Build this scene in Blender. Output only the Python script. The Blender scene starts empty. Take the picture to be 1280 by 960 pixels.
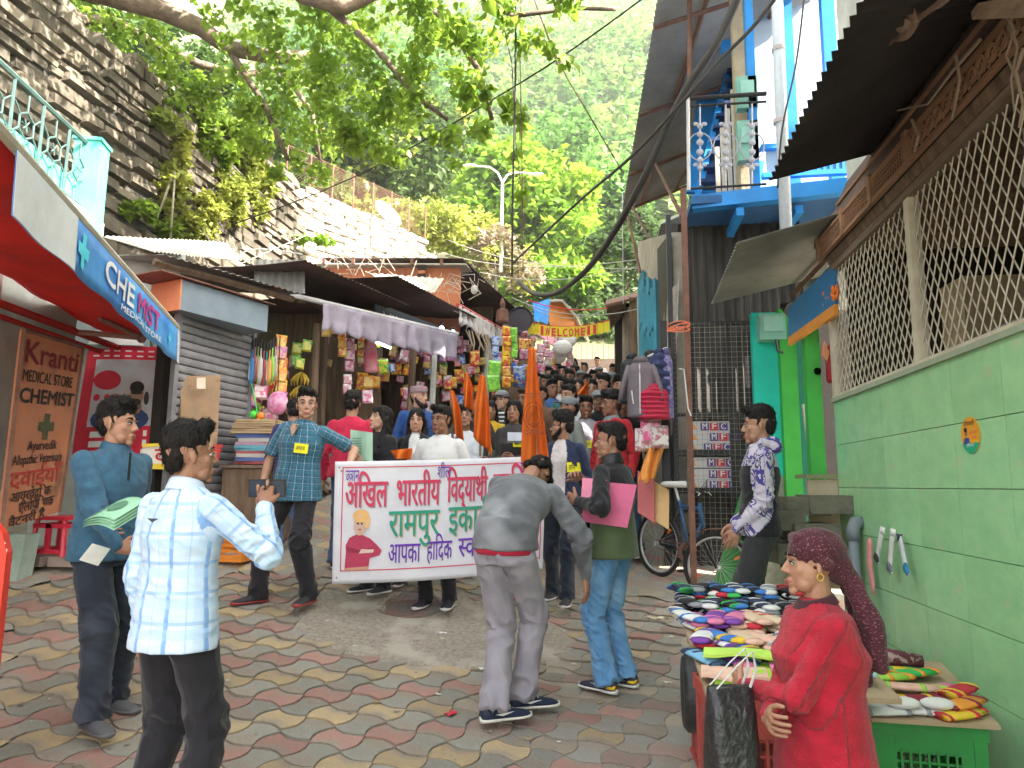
import bpy,bmesh,math,random
import numpy as np
from mathutils import Vector,Matrix,Euler,noise
R=math.radians
rng=random.Random(7)
scene=bpy.context.scene
WORK=bpy.data.scenes.new('workbench')
COL=scene.collection
# camera, world, sun, exposure
HC=1.5
cam_d=bpy.data.cameras.new('camera');cam=bpy.data.objects.new('camera',cam_d);COL.objects.link(cam)
cam_d.sensor_width=36;cam_d.lens=24.75;cam_d.clip_end=3000;cam_d.clip_start=.05
F_PX=880.0
CAM_M=Matrix.Rotation(R(8.1),3,'Z')@Matrix.Rotation(R(90+8.15),3,'X')@Matrix.Rotation(R(.5),3,'Z')
cam.location=(0,0,HC);cam.rotation_euler=CAM_M.to_euler()
scene.camera=cam
SUN_EL,SUN_AZ=38,108
sd=Vector((math.sin(R(SUN_AZ))*math.cos(R(SUN_EL)),math.cos(R(SUN_AZ))*math.cos(R(SUN_EL)),math.sin(R(SUN_EL))))
w=bpy.data.worlds.new('World');scene.world=w;w.use_nodes=True
nt=w.node_tree;bg=nt.nodes['Background'];sky=nt.nodes.new('ShaderNodeTexSky');sky.sky_type='NISHITA';sky.sun_disc=False
sky.sun_elevation=R(SUN_EL);sky.sun_rotation=R(SUN_AZ);sky.air_density=1.0;sky.dust_density=3.0;sky.ozone_density=.6
hs_=nt.nodes.new('ShaderNodeHueSaturation');hs_.inputs['Saturation'].default_value=.42;nt.links.new(sky.outputs[0],hs_.inputs['Color'])
wm_=nt.nodes.new('ShaderNodeMix');wm_.data_type='RGBA';wm_.blend_type='MULTIPLY';wm_.inputs[0].default_value=1;wm_.inputs[7].default_value=(1.0,.96,.88,1);nt.links.new(hs_.outputs[0],wm_.inputs[6]);nt.links.new(wm_.outputs[2],bg.inputs[0]);bg.inputs[1].default_value=.14
sl=bpy.data.lights.new('sun','SUN');sl.energy=4.6;sl.angle=R(.5);sl.color=(1,.93,.82)
so=bpy.data.objects.new('sun',sl);COL.objects.link(so);so.rotation_euler=sd.to_track_quat('Z','Y').to_euler();so.location=(20,-5,20)
scene.view_settings.view_transform='Standard';scene.view_settings.look='None';scene.view_settings.exposure=2.9;scene.view_settings.gamma=1
scene.cycles.use_denoising=True;scene.cycles.volume_bounces=1;scene.cycles.max_bounces=8;scene.cycles.transparent_max_bounces=12
# places: pixels of the photograph turned into points of the street
def ray(px,py):return(CAM_M@Vector(((px-640)/F_PX,(480-py)/F_PX,-1)))
def at(px,py,Y):
 r=ray(px,py);t=Y/r.y;return Vector((r.x*t,Y,HC+r.z*t))
def atx(px,py,X):
 r=ray(px,py);t=X/r.x;return Vector((X,r.y*t,HC+r.z*t))
def atz(px,py,Z):
 r=ray(px,py);t=(Z-HC)/r.z;return Vector((r.x*t,r.y*t,Z))
_gy=[-6,0,3,4.7,5.5,6.5,7.5,9,12,16,20,24,60]
_gs=[-.35,0,.1,.22,.33,.5,.73,1.06,1.8,2.75,3.75,4.3,7]
def gz(x,y):
 return float(np.interp(y,_gy,_gs))+(.07+.055*min(1,max(0,(y-3.4)/1.6)))*min(4.0,max(0.0,-x-.4))
def onplane(px,py,p0,p1):
 """point of the vertical plane through ground points p0, p1 seen at a pixel"""
 n=Vector((p1[1]-p0[1],p0[0]-p1[0],0));r=ray(px,py);o=Vector((0,0,HC))
 t=(Vector((p0[0],p0[1],0))-o).dot(n)/r.dot(n);return o+r*t
def gp(px,Y):q=at(px,606,Y);return(q.x,Y)
# objects
WL={}
def link(o,parent=None):
 COL.objects.link(o)
 if parent is not None:o.parent=parent
 WL[o.name]=Vector(o.location)+(WL.get(parent.name,Vector())if parent is not None else Vector())
 return o
def tag(o,label=None,cat=None,group=None,kind=None):
 if label:o['label']=label
 if cat:o['category']=cat
 if group:o['group']=group
 if kind:o['kind']=kind
 return o
def thing(name,label,cat,loc=(0,0,0),group=None):
 o=bpy.data.objects.new(name,None);o.location=loc;o.empty_display_size=.1
 link(o);return tag(o,label,cat,group)
def copy_tree(o,loc=None,rot=None,label=None,parent=None,scale=None):
 c=o.copy();COL.objects.link(c)
 if parent is not None:c.parent=parent
 if loc is not None:c.location=loc
 if rot is not None:c.rotation_euler=rot
 if scale is not None:c.scale=scale
 if label:c['label']=label
 for ch in o.children:copy_tree(ch,parent=c)
 return c
class MB:
 def __init__(s):s.v=[];s.f=[];s.m=[];s.cur=0
 def add(s,vs,fs):
  b=len(s.v);s.v.extend([tuple(p)for p in vs]);s.f.extend([tuple(b+i for i in f)for f in fs]);s.m.extend([s.cur]*len(fs));return s
 def box(s,c,d,rot=None):
  hx,hy,hz=d[0]/2,d[1]/2,d[2]/2
  P=[Vector((x,y,z))for x in(-hx,hx)for y in(-hy,hy)for z in(-hz,hz)]
  if rot is not None:
   M=Matrix.Rotation(rot,3,'Z')if isinstance(rot,(int,float))else rot
   P=[M@p for p in P]
  c=Vector(c)
  return s.add([p+c for p in P],[(0,1,3,2),(4,6,7,5),(0,4,5,1),(2,3,7,6),(0,2,6,4),(1,5,7,3)])
 def slab(s,a,b,c,d,t):
  """four corners, pushed back by the thickness t along minus the normal"""
  a,b,c,d=map(Vector,(a,b,c,d));n=(b-a).cross(d-a).normalized()*-t
  return s.add([a,b,c,d,a+n,b+n,c+n,d+n],[(0,1,2,3),(7,6,5,4),(0,4,5,1),(1,5,6,2),(2,6,7,3),(3,7,4,0)])
 def quad(s,a,b,c,d):return s.add([a,b,c,d],[(0,1,2,3)])
 def tube(s,pts,rad,n=8,caps=True,flat=1.0,up=None):
  pts=[Vector(p)for p in pts];k=len(pts)
  rs=[rad]*k if isinstance(rad,(int,float))else rad
  b=len(s.v);pu=None
  for i,p in enumerate(pts):
   t=(pts[min(i+1,k-1)]-pts[max(i-1,0)])
   t=t.normalized()if t.length>1e-9 else Vector((0,0,1))
   if pu is None:
    u=Vector(up)if up else(Vector((0,0,1))if abs(t.z)<.9 else Vector((1,0,0)))
   else:u=pu
   u=(u-t*u.dot(t));u=u.normalized()if u.length>1e-6 else t.orthogonal().normalized()
   pu=u;v=t.cross(u)
   for j in range(n):
    a=2*math.pi*j/n
    s.v.append(tuple(p+(v*math.cos(a)+u*math.sin(a)*flat)*rs[i]))
  for i in range(k-1):
   for j in range(n):
    s.f.append((b+i*n+j,b+i*n+(j+1)%n,b+(i+1)*n+(j+1)%n,b+(i+1)*n+j));s.m.append(s.cur)
  if caps:
   s.f.append(tuple(b+j for j in range(n))[::-1]);s.m.append(s.cur)
   s.f.append(tuple(b+(k-1)*n+j for j in range(n)));s.m.append(s.cur)
  return s
 def ell(s,c,r,M=None,nu=12,nv=8):
  c=Vector(c);vs=[];fs=[]
  for i in range(nv+1):
   th=math.pi*i/nv
   for j in range(nu):
    ph=2*math.pi*j/nu
    p=Vector((r[0]*math.sin(th)*math.cos(ph),r[1]*math.sin(th)*math.sin(ph),r[2]*math.cos(th)))
    vs.append(c+(M@p if M is not None else p))
  for i in range(nv):
   for j in range(nu):fs.append((i*nu+j,(i+1)*nu+j,(i+1)*nu+(j+1)%nu,i*nu+(j+1)%nu))
  return s.add(vs,fs)
 def cap(s,p0,p1,r0,r1,n=12,fx=1.0,ax=None):
  """closed tapered capsule; fx stretches it along ax"""
  p0,p1=Vector(p0),Vector(p1);d=p1-p0;L=d.length or 1e-4;t=d/L if d.length else Vector((0,0,1))
  pts=[];rs=[]
  for a in(-88,-60,-30,0):pts.append(p0+t*r0*math.sin(R(a)));rs.append(r0*math.cos(R(a)))
  if L>.12:pts+=[p0+t*L*.5];rs+=[(r0+r1)/2]
  for a in(0,30,60,88):pts.append(p1+t*r1*math.sin(R(a)));rs.append(r1*math.cos(R(a)))
  b=len(s.v);u=Vector(ax)if ax is not None else t.orthogonal();u=(u-t*u.dot(t)).normalized();v=t.cross(u)
  for p,r in zip(pts,rs):
   for j in range(n):
    a=2*math.pi*j/n;s.v.append(tuple(p+v*(math.cos(a)*r)+u*(math.sin(a)*r*fx)))
  k=len(pts)
  for i in range(k-1):
   for j in range(n):s.f.append((b+i*n+j,b+i*n+(j+1)%n,b+(i+1)*n+(j+1)%n,b+(i+1)*n+j));s.m.append(s.cur)
  s.f.append(tuple(b+j for j in range(n))[::-1]);s.f.append(tuple(b+(k-1)*n+j for j in range(n)));s.m+=[s.cur]*2
  return s
 def rings(s,rings,caps=True):
  """rings: list of equal-length point lists"""
  b=len(s.v);n=len(rings[0])
  for r in rings:s.v.extend(tuple(p)for p in r)
  for i in range(len(rings)-1):
   for j in range(n):s.f.append((b+i*n+j,b+i*n+(j+1)%n,b+(i+1)*n+(j+1)%n,b+(i+1)*n+j));s.m.append(s.cur)
  if caps:
   s.f.append(tuple(b+j for j in range(n))[::-1]);s.f.append(tuple(b+(len(rings)-1)*n+j for j in range(n)));s.m+=[s.cur]*2
  return s
 def prism(s,pts,d):
  """planar outline (3D points) pushed by the vector d"""
  pts=[Vector(p)for p in pts];d=Vector(d);n=len(pts)
  return s.add(pts+[p+d for p in pts],[tuple(range(n)),tuple(range(2*n-1,n-1,-1))]+[(i,(i+1)%n,n+(i+1)%n,n+i)[::-1]for i in range(n)])
 def sheet(s,fn,nu,nv,t=0.0,n=None):
  vs=[Vector(fn(i/nu,j/nv))for j in range(nv+1)for i in range(nu+1)];W=nu+1
  fs=[(j*W+i,j*W+i+1,(j+1)*W+i+1,(j+1)*W+i)for j in range(nv)for i in range(nu)]
  if t:
   n=Vector(n)if n is not None else(vs[W-1]-vs[0]).cross(vs[nv*W]-vs[0]).normalized()
   K=len(vs);vs+=[v-n*t for v in vs];fs+=[tuple(K+i for i in f[::-1])for f in fs]
   rim=[i for i in range(nu)]+[j*W+nu for j in range(nv)]+[nv*W+i for i in range(nu,0,-1)]+[j*W for j in range(nv,0,-1)]
   fs+=[(rim[i],K+rim[i],K+rim[(i+1)%len(rim)],rim[(i+1)%len(rim)])for i in range(len(rim))]
  return s.add(vs,fs)
 def corr(s,a,b,c,d,pitch=.076,amp=.009,t=.003,sag=0,nv=3,seg=4):
  """corrugated sheet: the waves follow one another from a to b, each runs from the edge ab to the edge dc"""
  a,b,c,d=map(Vector,(a,b,c,d));L=max((b-a).length,(c-d).length);nw=max(2,round(L/pitch));n=(b-a).cross(d-a).normalized()
  sd_=rng.random()*50
  def fn(u,v):
   p=a.lerp(b,u).lerp(d.lerp(c,u),v);k=u*nw
   return p+n*(amp*math.sin(2*math.pi*k)+sag*math.sin(math.pi*v)+.012*noise.noise(p*1.3+Vector((sd_,0,0))))
  return s.sheet(fn,nw*seg,nv,t,n)
 def mesh(s,name,off=Vector()):
  me=bpy.data.meshes.new(name)
  me.from_pydata([(v[0]-off[0],v[1]-off[1],v[2]-off[2])for v in s.v],[],s.f)
  return me
 def build(s,name,mat,parent=None,smooth=False,label=None,kind=None,cat=None,group=None,local=False):
  off=Vector()if(parent is None or local)else WL.get(parent.name,Vector())
  me=s.mesh(name,off)
  mats=mat if isinstance(mat,(list,tuple))else[mat]
  for m in mats:me.materials.append(m)
  if len(mats)>1:me.polygons.foreach_set('material_index',s.m)
  if smooth:me.polygons.foreach_set('use_smooth',[True]*len(me.polygons))
  me.update()
  o=bpy.data.objects.new(name,me);link(o,parent)
  return tag(o,label,cat,group,kind)
def auto_smooth(o,deg=35):
 bm=bmesh.new();bm.from_mesh(o.data);lim=R(deg)
 for e in bm.edges:
  if len(e.link_faces)==2 and e.calc_face_angle(0)>lim:e.smooth=False
 for f in bm.faces:f.smooth=True
 bm.to_mesh(o.data);bm.free();return o
def evaluated(me,mods):
 """a mesh run through a list of (type, settings) modifiers"""
 o=bpy.data.objects.new('tmp',me);WORK.collection.objects.link(o)
 for ty,kw in mods:
  m=o.modifiers.new(ty,ty)
  for k,v in kw.items():setattr(m,k,v)
 WORK.view_layers[0].update();dg=WORK.view_layers[0].depsgraph;r=bpy.data.meshes.new_from_object(o.evaluated_get(dg))
 WORK.collection.objects.unlink(o);bpy.data.objects.remove(o);bpy.data.meshes.remove(me);return r
# materials
MATS={}
def mat(name,col,rough=.75,col2=None,scale=4.,mix=(.35,.65),bump=.15,bscale=None,metal=0.,detail=6,vary=0.,stretch=None,spec=.35,coord='Object',dirt=None,trans=0.):
 """colour, a second colour in patches, fine bump; vary = brightness change from object to object"""
 if name in MATS:return MATS[name]
 m=bpy.data.materials.new(name);m.use_nodes=True;n=m.node_tree.nodes;l=m.node_tree.links;b=n['Principled BSDF']
 b.inputs['Roughness'].default_value=rough;b.inputs['Metallic'].default_value=metal;b.inputs['Specular IOR Level'].default_value=spec
 col2=col2 or tuple(c*.72 for c in col)
 tc=n.new('ShaderNodeTexCoord');src=tc.outputs[coord]
 if stretch:
  mp=n.new('ShaderNodeMapping');mp.inputs['Scale'].default_value=stretch;l.new(src,mp.inputs[0]);src=mp.outputs[0]
 no=n.new('ShaderNodeTexNoise');no.inputs['Scale'].default_value=scale;no.inputs['Detail'].default_value=detail;no.inputs['Roughness'].default_value=.65;l.new(src,no.inputs['Vector'])
 cr=n.new('ShaderNodeValToRGB');cr.color_ramp.elements[0].position=mix[0];cr.color_ramp.elements[1].position=mix[1]
 cr.color_ramp.elements[0].color=(*col2,1);cr.color_ramp.elements[1].color=(*col,1);l.new(no.outputs[0],cr.inputs[0]);out=cr.outputs[0]
 if dirt:
  d2=n.new('ShaderNodeTexNoise');d2.inputs['Scale'].default_value=dirt[1];d2.inputs['Detail'].default_value=8;l.new(src,d2.inputs['Vector'])
  dr=n.new('ShaderNodeValToRGB');dr.color_ramp.elements[0].position=dirt[2];dr.color_ramp.elements[1].position=dirt[2]+.12;l.new(d2.outputs[0],dr.inputs[0])
  mx=n.new('ShaderNodeMix');mx.data_type='RGBA';l.new(dr.outputs[0],mx.inputs[0]);l.new(out,mx.inputs[6]);mx.inputs[7].default_value=(*dirt[0],1);out=mx.outputs[2]
 if vary:
  oi=n.new('ShaderNodeObjectInfo');mr=n.new('ShaderNodeMapRange');mr.inputs[3].default_value=1-vary;mr.inputs[4].default_value=1+vary;l.new(oi.outputs['Random'],mr.inputs[0])
  hs=n.new('ShaderNodeHueSaturation');l.new(mr.outputs[0],hs.inputs['Value']);l.new(out,hs.inputs['Color']);out=hs.outputs[0]
 l.new(out,b.inputs['Base Color'])
 if bump:
  n2=n.new('ShaderNodeTexNoise');n2.inputs['Scale'].default_value=bscale or scale*8;n2.inputs['Detail'].default_value=5;l.new(src,n2.inputs['Vector'])
  bp=n.new('ShaderNodeBump');bp.inputs['Strength'].default_value=bump;bp.inputs['Distance'].default_value=.02;l.new(n2.outputs[0],bp.inputs['Height']);l.new(bp.outputs[0],b.inputs['Normal'])
 if trans:
  tr=n.new('ShaderNodeBsdfTranslucent');ms=n.new('ShaderNodeMixShader');ms.inputs[0].default_value=trans
  l.new(out,tr.inputs[0]);l.new(b.outputs[0],ms.inputs[1]);l.new(tr.outputs[0],ms.inputs[2]);l.new(ms.outputs[0],n['Material Output'].inputs[0])
 MATS[name]=m;return m
def emis(name,col,st):
 m=bpy.data.materials.new(name);m.use_nodes=True;b=m.node_tree.nodes['Principled BSDF']
 b.inputs['Base Color'].default_value=(*col,1);b.inputs['Emission Color'].default_value=(*col,1);b.inputs['Emission Strength'].default_value=st;return m
def flat(name,col,rough=.6):
 return mat(name,col,rough,col2=tuple(c*.88 for c in col),scale=9,bump=.05)
_fc={}
def C(col,rough=.6,v=.12):
 """a plain coloured material, shared by colour"""
 k=(round(col[0],2),round(col[1],2),round(col[2],2),rough)
 if k not in _fc:_fc[k]=mat('colour_%d'%len(_fc),col,rough,col2=tuple(c*(1-v)for c in col),scale=14,bump=.06)
 return _fc[k]
M={}
M['wood']=mat('old_wood',(.22,.15,.10),.85,(.11,.075,.05),3,stretch=(6,6,.7),bump=.35,vary=.2)
M['plank']=mat('weathered_plank',(.30,.22,.15),.85,(.16,.11,.08),3,stretch=(6,.6,6),bump=.3,vary=.2)
M['rust']=mat('rusty_steel',(.22,.11,.075),.8,(.12,.06,.045),7,bump=.2)
M['tin']=mat('dull_corrugated_tin',(.30,.29,.28),.55,(.17,.15,.14),2.2,bump=.1,metal=.25,dirt=((.16,.09,.06),2.5,.6))
M['tin_dark']=mat('dark_corrugated_tin',(.075,.06,.06),.7,(.035,.028,.03),2,bump=.1)  # near-black tin with darker random patches
M['tin_light']=mat('bleached_tin',(.52,.50,.44),.5,(.36,.33,.28),2.5,bump=.1,metal=.1,dirt=((.3,.2,.13),3,.62))
M['tin_brown']=mat('brown_stained_tin',(.115,.07,.058),.7,(.06,.038,.035),2,bump=.1)
M['steel']=mat('painted_steel_tube',(.55,.55,.56),.45,bump=.05)
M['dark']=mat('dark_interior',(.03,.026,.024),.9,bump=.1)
M['black']=mat('black_plastic',(.018,.018,.02),.45,bump=.05)
M['white']=mat('white_paint',(.75,.75,.73),.6,(.6,.6,.57),5,bump=.08)
M['plaster']=mat('stained_white_plaster',(.62,.63,.58),.85,(.42,.42,.38),2.2,bump=.25,dirt=((.25,.23,.2),3,.64))
M['turq']=mat('turquoise_paint',(.12,.60,.50),.55,(.09,.46,.39),3,bump=.1,dirt=((.22,.3,.26),5,.68))
M['green']=mat('bright_green_paint',(.05,.42,.06),.5,(.04,.32,.05),3,bump=.1,dirt=((.14,.2,.1),5,.7))
M['blue']=mat('bright_blue_paint',(.02,.27,.72),.5,(.015,.2,.55),3,bump=.1,dirt=((.06,.14,.25),5,.7))
M['concrete']=mat('old_concrete',(.36,.34,.31),.9,(.22,.21,.19),3,bump=.35)
M['cable']=mat('grey_black_cable',(.06,.055,.05),.7,bump=.05)
M['wire']=mat('thin_dark_wire',(.03,.028,.028),.6,bump=0)
# lettering (flat meshes standing proud of what carries them)
def text_mesh(segs,size=1.,bold=0.,shear=0.,cut=0.):
 """segs: string, or list of (string, clip, gap): clip = share of the width kept (for half letters), gap = extra advance. Returns (mesh, width)"""
 if isinstance(segs,str):segs=[(segs,1,0)]
 vs=[];fs=[];x=0
 for st,clip,gap in segs:
  c=bpy.data.curves.new('t','FONT');c.body=st;c.size=1;c.shear=shear;c.resolution_u=3
  o=bpy.data.objects.new('t',c);WORK.collection.objects.link(o);WORK.view_layers[0].update();dg=WORK.view_layers[0].depsgraph;me=bpy.data.meshes.new_from_object(o.evaluated_get(dg))
  WORK.collection.objects.unlink(o);bpy.data.objects.remove(o)
  bm=bmesh.new();bm.from_mesh(me);bpy.data.meshes.remove(me)
  xs=[v.co.x for v in bm.verts]or[0];wd=max(xs)
  if clip<1:
   bmesh.ops.bisect_plane(bm,geom=bm.verts[:]+bm.edges[:]+bm.faces[:],plane_co=(wd*clip,0,0),plane_no=(1,0,0),clear_outer=True);wd*=clip
  if cut:
   for ax_ in(0,1):
    k_=-3
    while k_<(wd if ax_==0 else 1.2)/cut:bmesh.ops.bisect_plane(bm,geom=bm.verts[:]+bm.edges[:]+bm.faces[:],plane_co=(k_*cut,k_*cut,0),plane_no=(1-ax_,ax_,0));k_+=1
  b=len(vs);bm.verts.index_update()
  vs+=[(v.co.x+x,v.co.y)for v in bm.verts];fs+=[tuple(b+v.index for v in f.verts)for f in bm.faces];bm.free()
  x+=wd+gap
 return[(p[0]*size,p[1]*size)for p in vs],fs,x*size
def letters(name,segs,mat_,origin,right,up,width=None,height=None,parent=None,bold=0.,lift=.004,shear=0.,fit=None,mapf=None):
 """write on a surface: origin = lower left, right/up = directions; width fits the line to a length, height is the letter size"""
 vs,fs,wd=text_mesh(segs,1,bold,shear,.13 if mapf else 0)
 if not fs:return None
 hh=height or 1.;sx=(width/wd)if width else hh;sy=hh if height else sx
 r=Vector(right).normalized();u=Vector(up).normalized();n=r.cross(u).normalized();o=Vector(origin)
 mb=MB();m0=mapf or(lambda x,y,l_:o+r*x+u*y+n*l_);q0=m0(0,0,lift);nn=(m0(.01,0,lift)-q0).cross(m0(0,.01,lift)-q0).normalized();b_=bold*.55*min(sx,sy)
 for k,(dx,dy)in enumerate(((0,0),(b_,0),(-b_,0),(0,b_),(0,-b_))if bold else((0,0),)):mb.add([m0(x*sx+dx,y*sy+dy,lift)+nn*(.0005*k)for x,y in vs],fs)
 return mb.build(name,mat_,parent)
# GROUND
def grid(name,xs,ys,fn,m,kind='structure'):
 vs=[(x,y,fn(x,y))for y in ys for x in xs];W=len(xs)
 mb=MB();mb.add(vs,[(j*W+i,j*W+i+1,(j+1)*W+i+1,(j+1)*W+i)for j in range(len(ys)-1)for i in range(W-1)])
 return tag(mb.build(name,m,smooth=True),kind=kind)
M['grout']=mat('sandy_joint_dirt',(.34,.30,.235),.95,(.26,.23,.18),9,bump=.4)
M['earth']=mat('hill_earth',(.10,.12,.05),.95,(.17,.15,.09),.05,mix=(.42,.6),bump=.3,detail=9)
grid('ground',[-6.6+.6*i for i in range(30)],[-12+.5*i for i in range(70)],lambda x,y:gz(x,y)-.012,M['grout'])
def hill(x,y):
 a=max(0,y-22)
 z=4.0+.62*min(a,14)+.36*max(0,min(a-14,40))+.92*max(0,a-54)
 z+=9*noise.noise(Vector((x*.012,y*.012,0)))*min(1,a/60)+22*noise.noise(Vector((x*.005+4,y*.004,1)))*min(1,a/140)
 return z+.10*max(0,-x)*min(1,a/40)
grid('hillside',[-250+10*i for i in range(44)],[22,26,30,34,40,46,54,62,72,84,96,110]+[125+14*i for i in range(15)],hill,M['earth'])
grid('terrace',[-60+5.3*i for i in range(11)],[-10+4*i for i in range(9)],lambda x,y:7.3+.12*max(0,y-13),M['earth'])
# the wavy axe-head pavers
mp_={}
def paver_mat(name,a,b):
 return mat(name,a,.85,b,7,mix=(.3,.7),bump=.6,bscale=45,vary=.16,dirt=((.24,.205,.165),3.0,.50))
PC={'grey':paver_mat('grey_paver',(.255,.245,.21),(.215,.205,.175)),'red':paver_mat('red_paver',(.34,.18,.15),(.28,.175,.145)),'yellow':paver_mat('yellow_paver',(.40,.30,.165),(.32,.25,.16)),'dull_red':paver_mat('worn_red_paver',(.29,.195,.165),(.24,.175,.15)),'dull':paver_mat('worn_paver',(.32,.265,.20),(.25,.215,.17))}
CELL=.19;GR=R(-17)
def paver_outline(par,ins,k=4):
 h=CELL/2-.0012;pts=[]
 for sd_ in range(4):
  a=sd_*math.pi/2;sgn=1 if(sd_+par)%2==0 else-1
  for i in range(k):
   t=-1+2*i/k;off=sgn*.030*(math.cos(math.pi*t/2))-(.0 if True else 0)
   x,y=h-ins+off,t*(h-ins)
   pts.append((x*math.cos(a)-y*math.sin(a),x*math.sin(a)+y*math.cos(a)))
 return pts
def paver_rings(par):
 o0=paver_outline(par,.0);o1=paver_outline(par,.006)
 return[[(x,y,-.02)for x,y in o0],[(x,y,-.0018)for x,y in o0],[(x,y,0)for x,y in o1]]
pavement=thing('pavement',None,None,(0,0,0));tag(pavement,kind='structure')
pme={}
def paver_mesh(par,c):
 if(par,c)not in pme:
  mb=MB();rs=paver_rings(par);b=len(rs[0])
  mb.rings(rs,caps=False);mb.f.append(tuple(2*b+j for j in range(b)));mb.m.append(0)
  me=mb.mesh('paver');me.materials.append(PC[c]);pme[par,c]=me
 return pme[par,c]
M['cement']=mat('rough_cement_patch',(.36,.32,.26),.95,(.19,.17,.14),34,mix=(.3,.62),bump=1.,bscale=90,dirt=((.42,.38,.32),3,.55))
MH=at(513,606,5.75);MHc=(MH.x,5.72)
def in_patch(x,y):
 r=math.hypot((x+1.42)/.92,(y-5.42)/.72);return r+.22*noise.noise(Vector((x*2.3,y*2.3,5)))<1.0
cells=[]
ca,sa=math.cos(GR),math.sin(GR)
for i in range(-60,60):
 for j in range(-20,90):
  x=(i*ca-j*sa)*CELL;y=(i*sa+j*ca)*CELL+1.0
  if-4.9<x<2.0 and 1.2<y<15 and not in_patch(x,y):cells.append((x,y,i,j))
def seen(x,y):
 z=gz(x,y);v=CAM_M.transposed()@(Vector((x,y,z-HC)));px=640+F_PX*v.x/-v.z if v.z<0 else-999;py=480-F_PX*v.y/-v.z if v.z<0 else 0
 return-10<px<1290 and 700<py<990 and not(px>850 and py>740)
vis=sorted([c for c in cells if seen(c[0],c[1])],key=lambda c:c[0]**2+c[1]**2)[:300];vs_=set((c[2],c[3])for c in vis)
rest=MB();prm=[PC['grey'],PC['red'],PC['yellow'],PC['dull_red'],PC['dull']];pk=['grey','red','yellow','dull_red','dull']
for x,y,i,j in cells:
 par=(i+j)%2
 if par:c='grey'
 else:c='red' if((i-j)//2)%2 else 'yellow'
 worn=(x+1.3)*.55+.9*noise.noise(Vector((x,y,3)))
 if worn>.25 and c!='grey':c={'red':'dull_red','yellow':'dull'}[c]if rng.random()<.8 else c
 h=gz(x,y);dzx=(gz(x+.1,y)-gz(x-.1,y))/.2;dzy=(gz(x,y+.1)-gz(x,y-.1))/.2
 rz=GR+rng.choice((0,math.pi));Mx=Matrix(((1,0,0),(0,1,0),(dzx,dzy,1)))@Matrix.Rotation(rz,3,'Z')@Euler((rng.gauss(0,.006),rng.gauss(0,.006),0)).to_matrix()
 dz=.008+rng.uniform(-.0016,.0016)
 if(i,j)in vs_:
  o=bpy.data.objects.new('paver',paver_mesh(par,c));COL.objects.link(o);o.parent=pavement;o.matrix_basis=Matrix.Translation((x,y,h+dz))@Mx.to_4x4()
 else:
  rest.cur=pk.index(c);rs=paver_rings(par)[1:];b=len(rs[0]);base=len(rest.v)
  rest.rings([[Mx@Vector(p)+Vector((x,y,h+dz))for p in r]for r in rs],caps=False);rest.f.append(tuple(base+b+q for q in range(b)));rest.m.append(rest.cur)
rest.build('distant_pavers',prm,pavement,kind='stuff')
mb=MB();N=60;ring=[]
for rr in(0,.5,.85,1.0,1.06):
 for k in range(N):
  a=2*math.pi*k/N;q=rr*(1+.16*noise.noise(Vector((math.cos(a)*1.5,math.sin(a)*1.5,9))))*1.08
  x=-1.42+.92*q*math.cos(a);y=5.42+.72*q*math.sin(a)
  mb.v.append((x,y,gz(x,y)+(.013 if rr<1.05 else-.006)+.005*noise.noise(Vector((x*5,y*5,0)))))
for r_ in range(4):
 for k in range(N):mb.f.append((r_*N+k,r_*N+(k+1)%N,(r_+1)*N+(k+1)%N,(r_+1)*N+k)[::-1][::-1]);mb.m.append(0)
tag(mb.build('cement_patch',M['cement'],smooth=True),kind='structure')
M['iron']=mat('rusty_cast_iron',(.16,.15,.145),.6,(.22,.12,.09),5,mix=(.35,.6),bump=.5,bscale=22,metal=.3)
mc=thing('manhole_cover','round rusty iron manhole cover set in the pale cement patch of the paved street','manhole cover',(MHc[0],MHc[1],gz(*MHc)))
sl_=.15;Mt=Matrix(((1,0,0),(0,1,0),(.0 if MHc[0]>-.5 else-.07,(gz(MHc[0],MHc[1]+.3)-gz(MHc[0],MHc[1]-.3))/.6,1)))
def disc(mb,r0,r1,z0,z1,n=40):
 c=Vector((MHc[0],MHc[1],gz(*MHc)))
 mb.rings([[c+Mt@Vector((rr*math.cos(2*math.pi*k/n),rr*math.sin(2*math.pi*k/n),zz))for k in range(n)]for rr,zz in((r0,z0),(r0,z1),(r1,z1),(r1,z0))],caps=False)
mb=MB();disc(mb,.265,.30,.0,.024);mb.build('rim',M['iron'],mc)
mb=MB();disc(mb,.26,.001,.0,.02)
for k in range(-5,6):
 for q in range(-5,6):
  if(k*k+q*q)*.05**2<.24**2:
   p=Vector((MHc[0],MHc[1],gz(*MHc)))+Mt@Vector((k*.05,q*.05,.021));mb.box(p,(.03,.012,.006),rot=R(45 if(k+q)%2 else-45))
mb.build('lid',M['iron'],mc)
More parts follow.
